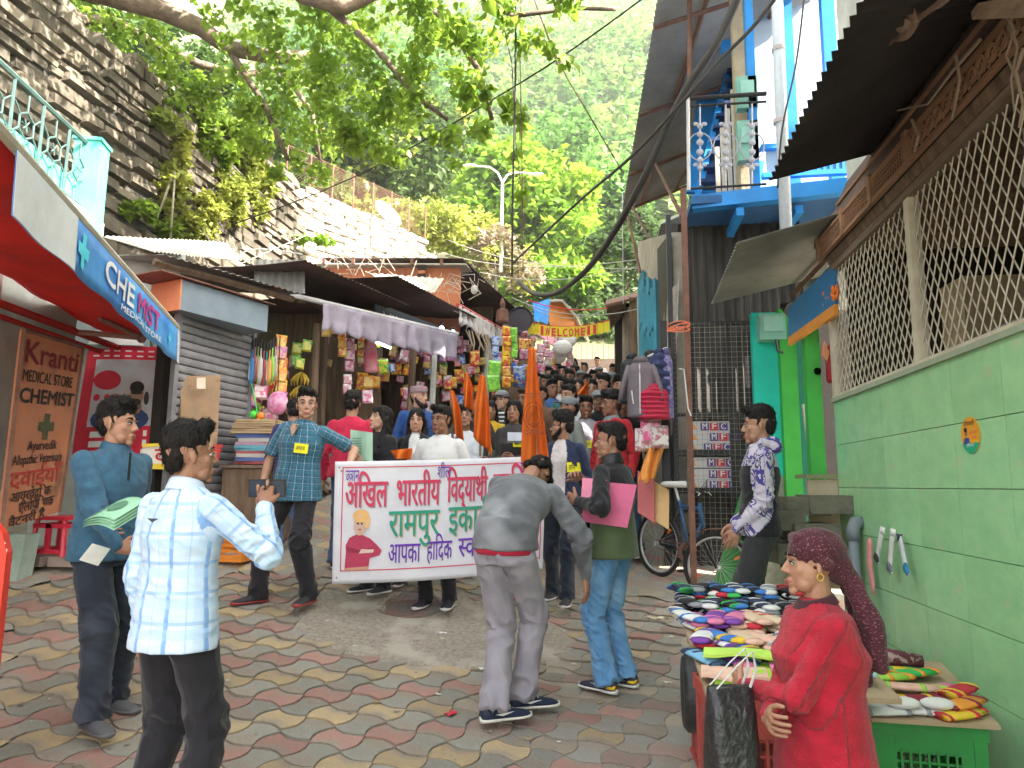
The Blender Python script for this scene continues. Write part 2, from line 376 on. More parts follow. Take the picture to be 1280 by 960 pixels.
for nm,px,py,lab,c,s in(('wrapper',563,891,'small crushed red wrapper lying on the pavers before the bending man',(.55,.03,.06),(.05,.07)),('paper_scrap',552,791,'small white scrap of paper on the cement patch edge',(.7,.7,.68),(.06,.02)),('paper_scrap',818,773,'crumpled tan paper strip on pavers near the sock stall',(.55,.45,.3),(.11,.035)),('paper_scrap',602,837,'white paper bit beside the grey trouser leg',(.75,.75,.72),(.05,.02)),('cigarette_end',833,852,'white cigarette end on pavers left of the red crate',(.7,.65,.6),(.05,.012))):
 p=None
 for k in range(200):
  y=2.2+k*.03;q=at(px,py,y)
  if q.z<=gz(q.x,y)+.02:p=q;break
 if p is None:continue
 mb=MB();mb.sheet(lambda u,v:(p.x+(u-.5)*s[0]+(v-.5)*s[0]*.4,p.y+(v-.5)*s[1]-(u-.5)*.02,gz(p.x,p.y)+.018+.006*math.sin(u*7)*math.cos(v*5)),4,4,.002)
 tag(mb.build(nm,C(c)),lab,'litter')
mb=MB();fl_=[]
for k in range(420):
 x=rng.uniform(-4.2,1.6);y=rng.uniform(1.6,8.5);a=rng.uniform(0,6.28);r_=rng.choice((.006,.008,.012,.02));c=Vector((x,y,gz(x,y)+.0105));mb.cur=k%3
 P4=[c+Vector((r_*math.cos(a+q)*(1 if q%2 else 1.6),r_*math.sin(a+q),rng.uniform(0,.4)*r_))for q in(0,1.57,3.14,4.71)];mb.add(P4+[c+Vector((0,0,r_*.6))],[(0,1,4),(1,2,4),(2,3,4),(3,0,4)])
mb.build('street_litter',[C((.28,.2,.1)),C((.2,.17,.13)),C((.5,.48,.42))],kind='stuff');COL.objects[-1]['label']='dry leaf bits and grit scattered over the pavers'
# LEFT SIDE
# stone retaining walls
M['stone']=mat('grey_field_stone',(.155,.13,.10),.9,(.08,.07,.055),2.6,mix=(.3,.62),bump=.5,bscale=14,vary=.42)
M['stone_pale']=mat('pale_dressed_stone',(.58,.53,.45),.9,(.38,.34,.28),3.5,mix=(.25,.6),bump=.4,bscale=18,vary=.22)
M['mortar']=mat('dark_wall_core',(.10,.09,.075),.95,(.05,.045,.04),5,bump=.4)
def stone_wall(name,label,p0,p1,zb,ztop,m,m_core,sh=(.12,.28),sw=(.3,.9),maxobj=300,jut=.10,zvis=0,tilt=0.):
 """dry stone wall: p0, p1 ground points; ztop(s) the top height along it. Stones are real pieces, the largest in view as parts"""
 t=thing(name,label,'stone wall',(p0[0],p0[1],zb))
 d=Vector((p1[0]-p0[0],p1[1]-p0[1],0));L=d.length;d.normalize();n=Vector((d.y,-d.x,0))
 core=MB();N=24
 tops=[ztop(L*i/N)for i in range(N+1)]
 rings_=[]
 for i in range(N+1):
  q=Vector((p0[0],p0[1],0))+d*(L*i/N)
  rings_.append([q-n*.03+Vector((0,0,zb)),q-n*.03+Vector((0,0,tops[i]-.05)),q-n*.7+Vector((0,0,tops[i]-.05)),q-n*.7+Vector((0,0,zb))])
 core.rings(rings_);core.build('wall_core',m_core,t)
 st=[];z=max(zb,zvis)
 while z<max(tops)+.2:
  h=rng.uniform(*sh);s=-rng.uniform(0,.4)
  while s<L:
   wd=rng.uniform(*sw)*(h/sh[1])**.5
   zt=z+.42*noise.noise(Vector((s*.35,z*.4,2)))+rng.uniform(-.02,.02)+tilt*s
   if zt+h*.5<ztop(min(L,max(0,s+wd/2)))+.03 and zt>zb:st.append((s,zt,wd,h))
   s+=wd+.012
  z+=h+.01
 def one(mb,s,z,wd,h):
  pts=[]
  pr=jut*rng.uniform(.15,1);e=min(.03,h*.16)
  for(a,b,f)in((0,0,0),(1,0,0),(1,1,0),(0,1,0),(0,0,1),(1,0,1),(1,1,1),(0,1,1)):
   u=s+a*wd+(e*(1 if a==0 else-1)if f else 0)+rng.uniform(-.02,.02);v=z+b*h+(e*(1 if b==0 else-1)if f else 0)+rng.uniform(-.018,.018)
   q=Vector((p0[0],p0[1],0))+d*u+n*((pr+rng.uniform(-.015,.015))if f else-.1);pts.append(q+Vector((0,0,v)))
  mb.add(pts,[(4,5,6,7),(0,1,5,4),(1,2,6,5),(2,3,7,6),(3,0,4,7)])
 def score(k):
  s,z_,wd,h=k;q=Vector((p0[0],p0[1],z_))+d*s;v=CAM_M.transposed()@(q-Vector((0,0,HC)))
  if v.z>-.1:return-1
  px=640+F_PX*v.x/-v.z;py=480-F_PX*v.y/-v.z
  return wd*h/v.length_squared if(-40<px<620 and-20<py<330 and py<150+px*.9)else-1
 st.sort(key=score,reverse=True);rest=MB()
 for k,q in enumerate(st):
  if k<maxobj and score(q)>0:
   mb=MB();one(mb,*q);mb.build('stone',m,t)
  else:one(rest,*q)
 if rest.v:rest.build('other_stones',m,t,kind='stuff')
 return t
def topA(s):return 7.05+.09*s+.12*noise.noise(Vector((s*.7,0,0)))
stone_wall('stone_retaining_wall','tall rough grey stone retaining wall in tree shade at upper left, ferns growing on it',(-6.5,5.4),(-6.5,13.4),1.0,topA,M['stone'],M['mortar'],sh=(.08,.24),sw=(.25,.9),zvis=2.5,jut=.085)
stone_wall('sunlit_stone_wall','sunlit pale coursed stone wall above the shop roofs, behind the dish antenna',(-6.55,13.4),(-4.0,18.6),2.0,lambda s:7.75-.0*s+(.0 if s<4.2 else-.35),M['stone_pale'],M['mortar'],sh=(.15,.2),sw=(.25,.5),jut=.05,zvis=4.2)
mb=MB();mb.slab((-6.4,5.5,7.5),(-6.4,10,7.9),(-7.2,10,8.0),(-7.2,5.5,7.6),.12)
fe=thing('wire_fence','low rusty wire mesh fence along the top of the sunlit stone wall','fence',(-6.6,13.4,7.7))
a0,a1=Vector((-6.7,13.2,7.75)),Vector((-4.7,16.9,7.75));wmb=MB()
for k in range(8):
 p=a0.lerp(a1,k/7);q=MB();q.tube([p,p+Vector((0,0,.85))],.018,6);q.build('post',M['rust'],fe)
for k in range(60):
 p=a0.lerp(a1,k/60)
 for s_ in(-1,1):
  e=p+(a1-a0).normalized()*(.8*s_)+Vector((0,0,.8))
  if 0<=(e-a0).length<=(a1-a0).length+.3 and(e-a0).dot(a1-a0)>0:wmb.tube([p+Vector((0,0,.03)),e],.003,3,caps=False)
wmb.tube([a0+Vector((0,0,.82)),a1+Vector((0,0,.82))],.008,5);wmb.build('mesh_panel',M['rust'],fe)
p=at(484,268,16.2);dish=thing('dish_antenna','white satellite dish on a thin pole at the top of the sunlit stone wall','satellite dish',p-Vector((0,0,.6)))
dn=Vector((.75,-.45,.45)).normalized();du=dn.orthogonal().normalized();dv=dn.cross(du);mb=MB()
mb.rings([[p+dn*zz+(du*math.cos(2*math.pi*k/28)*.9+dv*math.sin(2*math.pi*k/28)*1.05)*rr for k in range(28)]for rr,zz in((.01,-.07),(.2,-.04),(.38,.05),(.385,.05),(.2,-.06),(.01,-.09))])
mb.build('reflector',M['white'],dish,smooth=True)
mb=MB();mb.tube([p-dn*.08,p+Vector((-.05,.05,-.4)),p+Vector((-.05,.05,-.75))],.022,6);mb.build('mast',M['rust'],dish)
mb=MB();mb.tube([p+dv*.3,p+dn*.42],.01,5);mb.ell(p+dn*.42,(.03,.03,.05));mb.build('feed_arm',M['steel'],dish)
# chemist's building
A0,A1=Vector((-4.12,3.3,0)),Vector((-4.50,5.35,0));AD=(A1-A0).normalized();AN=Vector((AD.y,-AD.x,0))
chem=thing('chemist_building','white plastered chemist building with a turquoise balcony over the red awning','building',(-4.2,5,.6))
M['grimy_wall']=mat('grimy_white_wall',(.50,.53,.50),.85,(.34,.36,.34),2.5,bump=.2,dirt=((.22,.22,.2),2.5,.62))  # greyish white wall with random patches of darker grime
def wallbox(t,nm,a,b,z0,z1,th,m):
 a,b=Vector((a[0],a[1],0)),Vector((b[0],b[1],0));n=Vector((b.y-a.y,a.x-b.x,0)).normalized()*-th
 mb=MB();mb.add([a+Vector((0,0,z0)),b+Vector((0,0,z0)),b+n+Vector((0,0,z0)),a+n+Vector((0,0,z0)),a+Vector((0,0,z1)),b+Vector((0,0,z1)),b+n+Vector((0,0,z1)),a+n+Vector((0,0,z1))],[(0,1,5,4),(1,2,6,5),(2,3,7,6),(3,0,4,7),(4,5,6,7),(3,2,1,0)])
 return mb.build(nm,m,t)
wallbox(chem,'wall',A0+AD*1.05+AN*-.05,A1+AN*-.05,1.22,3.1,.2,M['grimy_wall'])
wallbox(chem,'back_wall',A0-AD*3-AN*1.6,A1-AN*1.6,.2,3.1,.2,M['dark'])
wallbox(chem,'lintel',A0-AD*3,A0+AD*1.05,2.72,3.1,.35,mat('pink_painted_lintel',(.42,.28,.27),.8,(.3,.2,.2),3,bump=.2))
wallbox(chem,'end_wall',gp(40,6.0),gp(206,6.1),.5,3.7,.06,M['grimy_wall'])
r1=at(99,262,6.7);r0=at(0,148,5.3);r0.z=r1.z;RD_=(r1-r0).normalized();r0=r0-RD_*1.3;RL=(r1-r0).length;zS=r1.z;RN=Vector((RD_.y,-RD_.x,0))
wallbox(chem,'balcony_floor',r0+RN*.08,r1+RD_*.4+RN*.08,zS-.22,zS-.01,.5,M['plaster']);wallbox(chem,'low_parapet',r0-RN*.06,r1-RN*.06,zS,zS+.34,.05,M['turq'])
mb=MB();s0=A0-AD*3;s1=A1+AD*.0
mb.add([s0+AN*.05+Vector((0,0,3.22)),s1+AN*.05+Vector((0,0,3.22)),s1-AN*1.6+Vector((0,0,3.22)),s0-AN*1.6+Vector((0,0,3.22)),s0+AN*.05+Vector((0,0,3.36)),s1+AN*.05+Vector((0,0,3.36)),s1-AN*1.6+Vector((0,0,3.36)),s0-AN*1.6+Vector((0,0,3.36))],[(0,1,5,4),(1,2,6,5),(2,3,7,6),(3,0,4,7),(4,5,6,7),(3,2,1,0)]);mb.build('balcony_slab',M['plaster'],chem)
pc=r1+RD_*.14;mb=MB();mb.box(pc+Vector((0,0,.08)),(.27,.27,1.5),rot=R(18));mb.box(pc+Vector((0,0,.845)),(.31,.31,.035),rot=R(18));mb.build('balcony_post',M['turq'],chem)
M['railing']=mat('dark_green_railing',(.07,.13,.12),.5,(.05,.08,.08),6,bump=.1)
rl=MB();r0.z=0
def rp(s,z):return r0+RD_*s+Vector((0,0,zS+z*.9))
rl.tube([rp(0,.88),rp(RL,.88)],.028,6);rl.tube([rp(0,.06),rp(RL,.06)],.018,6);rl.build('top_rail',M['railing'],chem)
k=0;s=0
while s<RL-.2:
 b=MB();b.tube([rp(s,.06),rp(s,.88)],.017,6);b.build('railing_post',M['railing'],chem)
 c=s+.24;q=MB()
 hexp=[(c+.13*math.cos(a),.47+.15*math.sin(a))for a in[math.pi/6+i*math.pi/3 for i in range(6)]]
 for i in range(6):
  q.tube([rp(*hexp[i]),rp(*hexp[(i+1)%6])],.011,5);o=hexp[i];e=(c+(o[0]-c)*1.85,.47+(o[1]-.47)*2.3)
  q.tube([rp(*o),rp(max(s,min(s+.48,e[0])),max(.08,min(.86,e[1])))],.010,5)
 for i in range(6):q.tube([rp(c,.47),rp(c+.07*math.cos(i),.47+.07*math.sin(i))],.008,4)
 q.build('railing_pattern',M['railing'],chem);s+=.48
F0,F1=at(86,263,3.25),at(222,413,5.9);F0x=F0+(F0-F1)*.55
M['red_cloth']=mat('red_awning_cloth',(.62,.035,.025),.8,(.45,.03,.025),3,bump=.2,trans=.3)
aw=thing('red_awning','red cloth awning over the chemist shop with a blue printed edge band','awning',(-3.4,4.4,2.7))
rd=(F1-F0x).normalized();inn=-AN
mb=MB();B0=F0x+inn*1.15+Vector((0,0,.10));B1=F1+inn*.75+Vector((0,0,.05))
mb.sheet(lambda u,v:F0x.lerp(F1,u).lerp(B0.lerp(B1,u),v)+Vector((0,0,-.10*math.sin(math.pi*v)+.012*math.sin(u*40)))-Vector((0,0,.05*v)),30,6,.004,(0,0,1));mb.build('cloth',M['red_cloth'],aw,smooth=True)
mb=MB();mb.tube([F0x+Vector((0,0,.02)),F1+Vector((0,0,.02))],.028,8);mb.build('front_rail',mat('cream_rail',(.62,.56,.45),.5,bump=.05),aw)
BH=.30
def band(s,h,lift=0.0):return F0x+rd*s+Vector((0,0,-BH+h-.01))+AN*(.02+.012*math.sin(s*9)*(1-h/BH)+lift)
BL=(F1-F0x).length;sS=(F0-F0x).length
M['band_blue']=mat('printed_sign_cloth',(.05,.22,.62),.5,(.10,.40,.80),1.3,mix=(.4,.6),bump=.05);M['band_white']=flat('white_sign_cloth',(.72,.74,.76))
mb=MB();mb.sheet(lambda u,v:band(sS*.55+u*(BL-sS*.55),v*BH),60,4,.004,AN);mb.build('edge_band',M['band_blue'],aw,smooth=True)
mb=MB();mb.sheet(lambda u,v:band(sS*.55+u*(sS*.5),BH*v,.006),8,2,.003,AN);mb.build('torn_white_corner',M['band_white'],aw)
mb=MB();mb.sheet(lambda u,v:band(BL-.1+u*.1,BH*v*1.0+0.0,.006),3,2,.003,AN);mb.build('white_end',M['band_white'],aw)
def bandtext(nm,txt,s0,wdt,h0,hh,m,bold=0.02):
 letters(nm,txt,m,(0,0,0),(1,0,0),(0,1,0),width=wdt,height=hh,parent=aw,bold=bold,mapf=lambda x,y,l_:band(s0+x,h0+y,.010))
W_=C((.85,.85,.85));P_=C((.62,.05,.28))
La=BL-sS
bandtext('lettering','CHE',sS+La*.20,La*.24,.10,.22,W_,.04);bandtext('lettering','MIST',sS+La*.47,La*.24,.10,.22,P_,.04)
bandtext('lettering','MEDICAL STORE',sS+La*.35,La*.38,.03,.06,W_)
for s_,hh in((sS+La*.07,.10),(BL-La*.14,.05)):
 mb=MB();cx=s_
 for(w1,h1)in((hh*.32,hh),(hh,hh*.32)):mb.add([band(cx+a*w1,.15+b*h1,.010+(.001 if w1>h1 else 0))for a,b in((-1,-1),(1,-1),(1,1),(-1,1))],[(0,1,2,3)])
 mb.build('cross',C((.1,.75,.9)),aw)
mb=MB();e0=A0+AD*2.0+Vector((0,0,2.75));e1=e0+AN*.45+AD*.2;e2=e1-AN*.1-AD*.5+Vector((0,0,.05))
mb.tube([e0,e1],.025,6);mb.tube([e1,e2],.022,6);mb.ell(e1,(.04,.04,.05));mb.build('folding_arm',C((.25,.12,.1)),aw)
mb=MB();mb.tube([e0-AD*3,e0+AD*1.2],.03,6);mb.tube([e0-AD*3+Vector((0,0,-.09)),e0+AD*.4+Vector((0,0,-.09))],.02,6);mb.build('roller_tube',M['red_cloth'],aw)
X=-4.28
k0=atx(30,412,-4.12);k1=atx(104,434,X+.02);kb1=atx(74,640,X+.1);kb0=atx(2,662,-4.02)
board=thing('painted_sign_board','rust-brown painted metal sign board reading Kranti Medical Store Chemist','sign',(k0.x,k0.y,kb0.z))
M['board']=mat('rusty_orange_board',(.50,.20,.10),.75,(.36,.15,.085),2.5,mix=(.3,.65),bump=.15,dirt=((.16,.09,.06),3,.6))
bn=(k1-k0).cross(k0-kb0).normalized();bn=bn if bn.x>0 else-bn
mb=MB();mb.sheet(lambda u,v:kb0.lerp(kb1,u).lerp(k0.lerp(k1,u),v),8,14,.03,bn);mb.build('panel',M['board'],board)
mb=MB()
for a,b in((kb0,k0),(k0,k1),(k1,kb1)):mb.tube([a,b],.018,4)
mb.build('frame',M['rust'],board)
ru=(k1-k0);uu=(k0-kb0);BW,BHt=ru.length,uu.length
def bp_(x,y,l_=0):return kb0.lerp(kb1,x/BW).lerp(k0.lerp(k1,x/BW),y/BHt)+bn*(.006+l_)
def btxt(txt,x,y,wd,h,m,bold=.02):letters('lettering',txt,m,(0,0,0),(1,0,0),(0,1,0),width=wd*BW,height=h,parent=board,bold=bold,mapf=lambda a,b,l_:bp_(x*BW+a,y*BHt+b))
DR=C((.20,.02,.025));BK=C((.03,.022,.02));
btxt('Kranti',.03,.835,.90,.24,DR,.03);btxt('MEDICAL STORE',.04,.735,.84,.125,BK,.01);btxt('CHEMIST',.03,.625,.92,.15,BK,.05)
mb=MB();cy=.50*BHt;cx=.52*BW
for w1,h1,l_ in((.035,.10,0),(.10,.035,.001)):mb.add([bp_(cx+a*w1,cy+b*h1,l_)for a,b in((-1,-1),(1,-1),(1,1),(-1,1))],[(0,1,2,3)])
mb.build('cross',C((.07,.08,.04)),board)
btxt('Ayurvedik',.25,.375,.50,.10,BK);btxt('Allopathic Veterinary',.04,.305,.84,.10,BK)
btxt('दवाईयाँ',.04,.19,.86,.17,C((.45,.05,.04)),.02)
btxt([('आयुर',1,-.02),('वेद',1,0),('ि',1,-.1),('क',1,0)],.06,.12,.7,.10,BK);btxt([('एलोपै',1,0),('ि',1,-.1),('थक',1,0)],.22,.06,.62,.10,BK);btxt('वैटनरी है',.08,.0,.62,.09,BK)
q0=at(112,432,5.95);q1=at(202,434,6.0);q2=at(199,575,6.0);q3=at(90,580,5.85)
post=thing('phone_poster','red cloth poster of a bespectacled man with a phone, hung beside the chemist board','poster',(q3.x,q3.y,q3.z))
pu=lambda x,y,l=0:q3.lerp(q2,x).lerp(q0.lerp(q1,x),y)+Vector((0,-1,0))*(.004+l+.01*math.sin(x*9+y*4)+.01)
def psheet(nm,x0,x1,y0,y1,m,l=0.0,n=8):
 mb=MB();mb.sheet(lambda u,v:pu(x0+(x1-x0)*u,y0+(y1-y0)*v,l),n,n,.002,(0,-1,0));mb.build(nm,m,post)
psheet('cloth',0,1,0,1,C((.60,.02,.05)),0,14);psheet('picture',.13,.93,.3,.88,mat('poster_picture',(.55,.58,.66),.6,(.40,.36,.38),3,bump=0),.003)
def pblob(nm,cx,cy,rx,ry,m,l,n=18,f=None):
 mb=MB();mb.v=[pu(cx+rx*math.cos(2*math.pi*k/n),cy+ry*math.sin(2*math.pi*k/n)*(f(k/n)if f else 1),l)for k in range(n)];mb.f=[tuple(range(n))];mb.m=[0];mb.build(nm,m,post)
PR=C((.60,.02,.05));PW=C((.82,.82,.82))
pblob('printed_bubble',.32,.70,.19,.085,PR,.007);pblob('printed_jacket',.52,.36,.36,.12,C((.03,.06,.18)),.007);pblob('printed_neck',.72,.46,.07,.06,C((.3,.17,.11)),.008)
pblob('printed_face',.72,.57,.085,.10,C((.38,.22,.15)),.009);pblob('printed_hair',.72,.635,.088,.055,C((.02,.015,.015)),.010);pblob('printed_beard',.72,.505,.06,.03,C((.04,.03,.03)),.0105);pblob('printed_glasses',.72,.585,.07,.012,C((.02,.02,.02)),.011);pblob('printed_phone',.84,.54,.03,.06,C((.03,.03,.035)),.011)
for k in range(3):pblob('printed_dot',.2+.13*k,.55,.04,.03,PR,.007)
for y in(.905,.95):
 for k in range(6):psheet('printed_line',.08+.15*k,.16+.15*k,y,y+.012,PW,.003,1)
for k in range(3):
 for j in range(2):psheet('printed_line',.18+.4*j,.46+.4*j,.05+.08*k,.1+.08*k,PW,.003,1)
g0=at(96,408,5.9);tg=thing('blank_grey_sign','blank grey sign strip with torn white paper under the awning','sign',g0)
mb=MB();mb.slab(at(92,434,5.9),at(188,438,6.0),at(186,400,6.0),at(93,396,5.9),.03);mb.build('panel',C((.23,.27,.28)),tg)
mb=MB();mb.slab(at(110,430,5.87),at(180,432,5.94),at(170,416,5.94),at(118,413,5.87),.004);mb.slab(at(146,412,5.875),at(156,411,5.885),at(155,400,5.885),at(148,401,5.875),.004);mb.build('torn_paper',C((.62,.62,.6)),tg)
d0=at(178,580,5.7);d1=at(262,582,5.9);ds=thing('medicine_sign','white and yellow sign with red Hindi word for medicine behind the plaid shirt man','sign',d0)
mb=MB();mb.slab(at(178,582,5.7),at(262,584,5.9),at(262,552,5.9),at(178,556,5.7),.03);mb.build('panel',C((.75,.74,.7)),ds)
mb=MB();mb.slab(at(178,586,5.69),at(262,588,5.89),at(262,581,5.89),at(178,579,5.69),.004);mb.slab(at(178,559,5.69),at(262,555,5.89),at(262,551,5.89),at(178,555,5.69),.004);mb.build('yellow_edge',C((.8,.6,.05)),ds)
letters('lettering','दवाईयाँ',C((.6,.03,.03)),at(193,577,5.68),(1,.05,0),(0,0,1),width=.62,height=.17,parent=ds,bold=.03)
st=Vector((*gp(83,5.3),0));st.z=gz(st.x,st.y)+.04
sto=thing('plastic_stool','small red plastic stool on the bricks under the painted board','stool',st)
RP=C((.62,.03,.06),.35);h=.30;sx=.13
mb=MB();mb.box(st+Vector((0,0,h+.06)),(.3,.3,.03));mb.build('seat',RP,sto)
for a in(-1,1):
 for b in(-1,1):mb=MB();mb.tube([st+Vector((a*.15,b*.15,.06)),st+Vector((a*.12,b*.12,h+.05))],.02,6);mb.build('leg',RP,sto)
mb=MB()
for z in(.1,h):
 for a in(-1,1):mb.box(st+Vector((0,a*.14,z)),(.28,.012,.035));mb.box(st+Vector((a*.14,0,z)),(.012,.28,.035))
mb.box(st+Vector((0,-.14,.22)),(.05,.012,.2));mb.build('apron',RP,sto)
for k,(dx,dy)in enumerate(((-.14,-.02),(.12,.02))):
 b=st+Vector((dx,dy,.0));tag(MB().box(b+Vector((0,0,.02)),(.23,.3,.075),rot=.1*k).build('brick',C((.32,.25,.22),.9)),['left-lying dusty brick under the red stool','dusty brick under the red stool, on the street side'][k],'brick','bricks under the stool')
b=Vector((*gp(14,4.9),0));b.z=gz(b.x,b.y);tag(MB().prism([b+Vector(p)for p in((-.16,0,0),(.13,0,0),(.17,0,.36),(-.16,0,.36))],(0,.14,0)).build('stone_block',mat('pale_green_block',(.42,.55,.48),.8,bump=.2)),'pale green painted block leaning in the dark under the sign board','block')
E0=Vector((-2.12,2.27,gz(-2.1,2.3)));ea=thing('advertising_stand','tall red rounded advertising board standing at the left edge of the street','advertising board',E0)
fd=Vector((-.93,-.37,0));
def ep(x,z,o=0):return E0+fd*x+Vector((0,0,z))+Vector((.37,-.93,0))*o
outl=[(0,.0),(0,1.05),(.02,1.12),(.07,1.18),(.14,1.2),(.62,1.2),(.62,0)]
mb=MB();mb.prism([ep(x,z)for x,z in outl],Vector((-.37,.93,0))*.05);mb.build('board',C((.75,.04,.02),.4),ea)
mb=MB();mb.prism([ep(x,z,.003)for x,z in((.05,.45),(.05,1.08),(.5,1.08),(.5,.45))],Vector((-.37,.93,0))*.002);mb.build('printed_panel',C((.7,.5,.25)),ea)
for k in range(7):letters('lettering','hot coffee',C((.9,.85,.8)),ep(.022,.1+.145*k,.0),(0,0,1),(.93,.37,0),width=.12,height=.032,parent=ea,lift=.004)
# shuttered shop
S0,S1=Vector((*gp(209,5.92),0)),Vector((*gp(302,6.95),0));SD=(S1-S0).normalized();SN=Vector((SD.y,-SD.x,0));SL=(S1-S0).length
shp=thing('shuttered_shop','closed shop with a grey rolling shutter and a blue-grey sign box above it','shop',(S0.x,S0.y,gz(S0.x,S0.y)))
M['shutter']=mat('grey_shutter_steel',(.30,.30,.32),.5,(.21,.21,.23),5,bump=.05,metal=.3)
zs=gz(-4.1,6.4)
for k in range(28):
 z=zs+k*.078;mb=MB();a=S0+Vector((0,0,z));b=S1+Vector((0,0,z));prof=[(0,0),(.012,.012),(.016,.035),(.012,.06),(0,.072)]
 mb.rings([[q+SN*o+Vector((0,0,zz))for o,zz in prof]+[q-SN*.02+Vector((0,0,.04))]for q in(a,b)]);mb.build('slat',M['shutter'],shp)
for q in(S0-SD*.03,S1+SD*.03):mb=MB();mb.box(q+Vector((0,0,zs+1.15))+SN*.01,(.05,.05,2.5),rot=math.atan2(SD.y,SD.x));mb.build('shutter_rail',M['shutter'],shp)
wallbox(shp,'back_wall',S0-SD*.02-SN*.12,S1+SD*.3-SN*.12,.5,3.4,.1,M['dark'])
c0,c1=at(226,368,5.72),at(334,410,6.7);cd=(c1-c0).normalized();cd.z=0;cn=Vector((cd.y,-cd.x,0)).normalized();c1=Vector((c1.x,c1.y,c0.z))
sb=MB();c=(c0+c1)/2-cn*.2;sb.box(c,((c1-c0).length,.4,.28),rot=math.atan2(cd.y,cd.x));sb.build('sign_box',mat('blue_grey_sheet',(.20,.26,.31),.5,(.15,.19,.23),3,bump=.1),shp)
mb=MB();mb.box(c-cd*((c1-c0).length/2+.006),(.012,.41,.285),rot=math.atan2(cd.y,cd.x));mb.build('orange_box_end',C((.65,.25,.12)),shp)
mb=MB();mb.box(c-cd*.1+Vector((0,0,.155)),((c1-c0).length+.3,.5,.012),rot=math.atan2(cd.y,cd.x));mb.build('box_lid',M['rust'],shp)
def roof(t,nm,m,o0,o1,depth,rise,nrm=None,pitch=.076,sag=0.02,amp=.009):
 """sheet roof: o0-o1 the street edge, running back by depth with a rise"""
 d=(o1-o0).normalized();n=Vector((d.y,-d.x,0)).normalized()if nrm is None else nrm;n=-n
 mb=MB();mb.corr(o0,o1,o1+n*depth+Vector((0,0,rise)),o0+n*depth+Vector((0,0,rise)),pitch=pitch,sag=-sag,amp=amp);o=mb.build(nm,m,t,smooth=False);return o
o0,o1=at(205,318,5.5),at(377,366,6.85);o1.z=o0.z;roof(shp,'roof_sheet',M['tin'],o0,o1,1.6,.3)
o0b=at(128,296,5.7);mb=MB();mb.corr(o0b,at(292,303,8.2),at(292,303,8.2)+Vector((.25,-.2,-.32)),o0+Vector((-.1,0,.02)),pitch=.09);mb.build('edge_sheet',M['tin_light'],shp)
mb=MB();mb.corr(at(318,325,7.4),at(381,325,7.4),at(381,367,7.2),at(318,364,7.2),pitch=.09);mb.build('loose_sheet',M['tin'],shp)
mb=MB();mb.tube([o0-SN*.1-Vector((0,0,.06)),o1-SN*.1-Vector((0,0,.06))],.035,4);mb.build('eave_beam',M['wood'],shp)
w0,w1,w2,w3=at(226,575,5.92),at(270,575,6.2),at(276,469,6.3),at(226,470,6.0)
lb=thing('leaning_board','brown wooden board leaning upright against the grey shutter','board',w0);mb=MB();mb.slab(w0,w1,w2,w3,.04);mb.build('panel',mat('brown_board',(.34,.22,.13),.8,(.24,.16,.10),4,bump=.15,dirt=((.1,.07,.05),5,.62)),lb)
mb=MB();mb.slab(at(246,486,6.02),at(257,486,6.08),at(257,472,6.09),at(246,472,6.03),.002);mb.build('paper_label',C((.6,.52,.42)),lb)
# ROW OF OPEN SHOPS ON THE LEFT
M['tin_under']=M['tin_dark']
Z=Vector((0,0,1))
def P(px,py,Y):return at(px,py,Y)
def shop_shell(name,label,a,b,z1,deep,wall_m,floor=.0,shelves=3,goods=None):
 a,b=Vector((*a,0)),Vector((*b,0));d=(b-a).normalized();n=Vector((d.y,-d.x,0));L=(b-a).length;zg=gz((a.x+b.x)/2,(a.y+b.y)/2)+floor
 t=thing(name,label,'shop',(a.x,a.y,zg))
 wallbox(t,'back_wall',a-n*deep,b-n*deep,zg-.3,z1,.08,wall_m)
 for q in(a,b):
  mb=MB();mb.box(q-n*deep/2+Z*((zg+z1)/2),(.06,deep,z1-zg+.3),rot=math.atan2(d.y,d.x));mb.build('side_wall',M['wood'],t)
 mb=MB();mb.box((a+b)/2-n*(deep/2)+Z*(zg+.2),(L,deep,.45),rot=math.atan2(d.y,d.x));mb.build('floor_platform',M['concrete'],t)
 for k in range(shelves):
  z=zg+.9+k*.42;mb=MB();mb.box((a+b)/2-n*(deep-.22)+Z*z,(L-.1,.36,.025),rot=math.atan2(d.y,d.x));mb.build('shelf',M['wood'],t)
  s=.12
  while s<L-.2 and goods:
   wd=rng.uniform(.07,.2);h=rng.uniform(.12,.34);c=rng.choice(goods);p=a+d*(s+wd/2)-n*(deep-.24-rng.uniform(0,.05))+Z*(z+.014+h/2)
   mb=MB();mb.box(p,(wd*.94,.2,h),rot=math.atan2(d.y,d.x)+rng.uniform(-.1,.1));mb.build('stacked_box',C(c),t);s+=wd
 return t,a,b,d,n,zg
GA=[(.45,.05,.06),(.5,.35,.05),(.1,.15,.4),(.45,.42,.38),(.3,.2,.12),(.08,.25,.15),(.5,.2,.05),(.35,.3,.28),(.5,.1,.25)]
GB=[(.2,.22,.4),(.35,.3,.3),(.15,.14,.2),(.45,.42,.4),(.3,.1,.1),(.4,.38,.12),(.12,.16,.14),(.5,.48,.46)]
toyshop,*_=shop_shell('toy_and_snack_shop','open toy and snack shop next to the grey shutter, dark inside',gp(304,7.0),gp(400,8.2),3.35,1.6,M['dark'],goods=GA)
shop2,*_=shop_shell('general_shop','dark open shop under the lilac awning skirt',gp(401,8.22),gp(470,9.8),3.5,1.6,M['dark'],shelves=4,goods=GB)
shop3,*_=shop_shell('cloth_shop','open shop with folded stacks on shelves under a painted fascia',gp(471,9.82),gp(545,11.4),3.9,1.4,M['dark'],shelves=5,goods=GB)
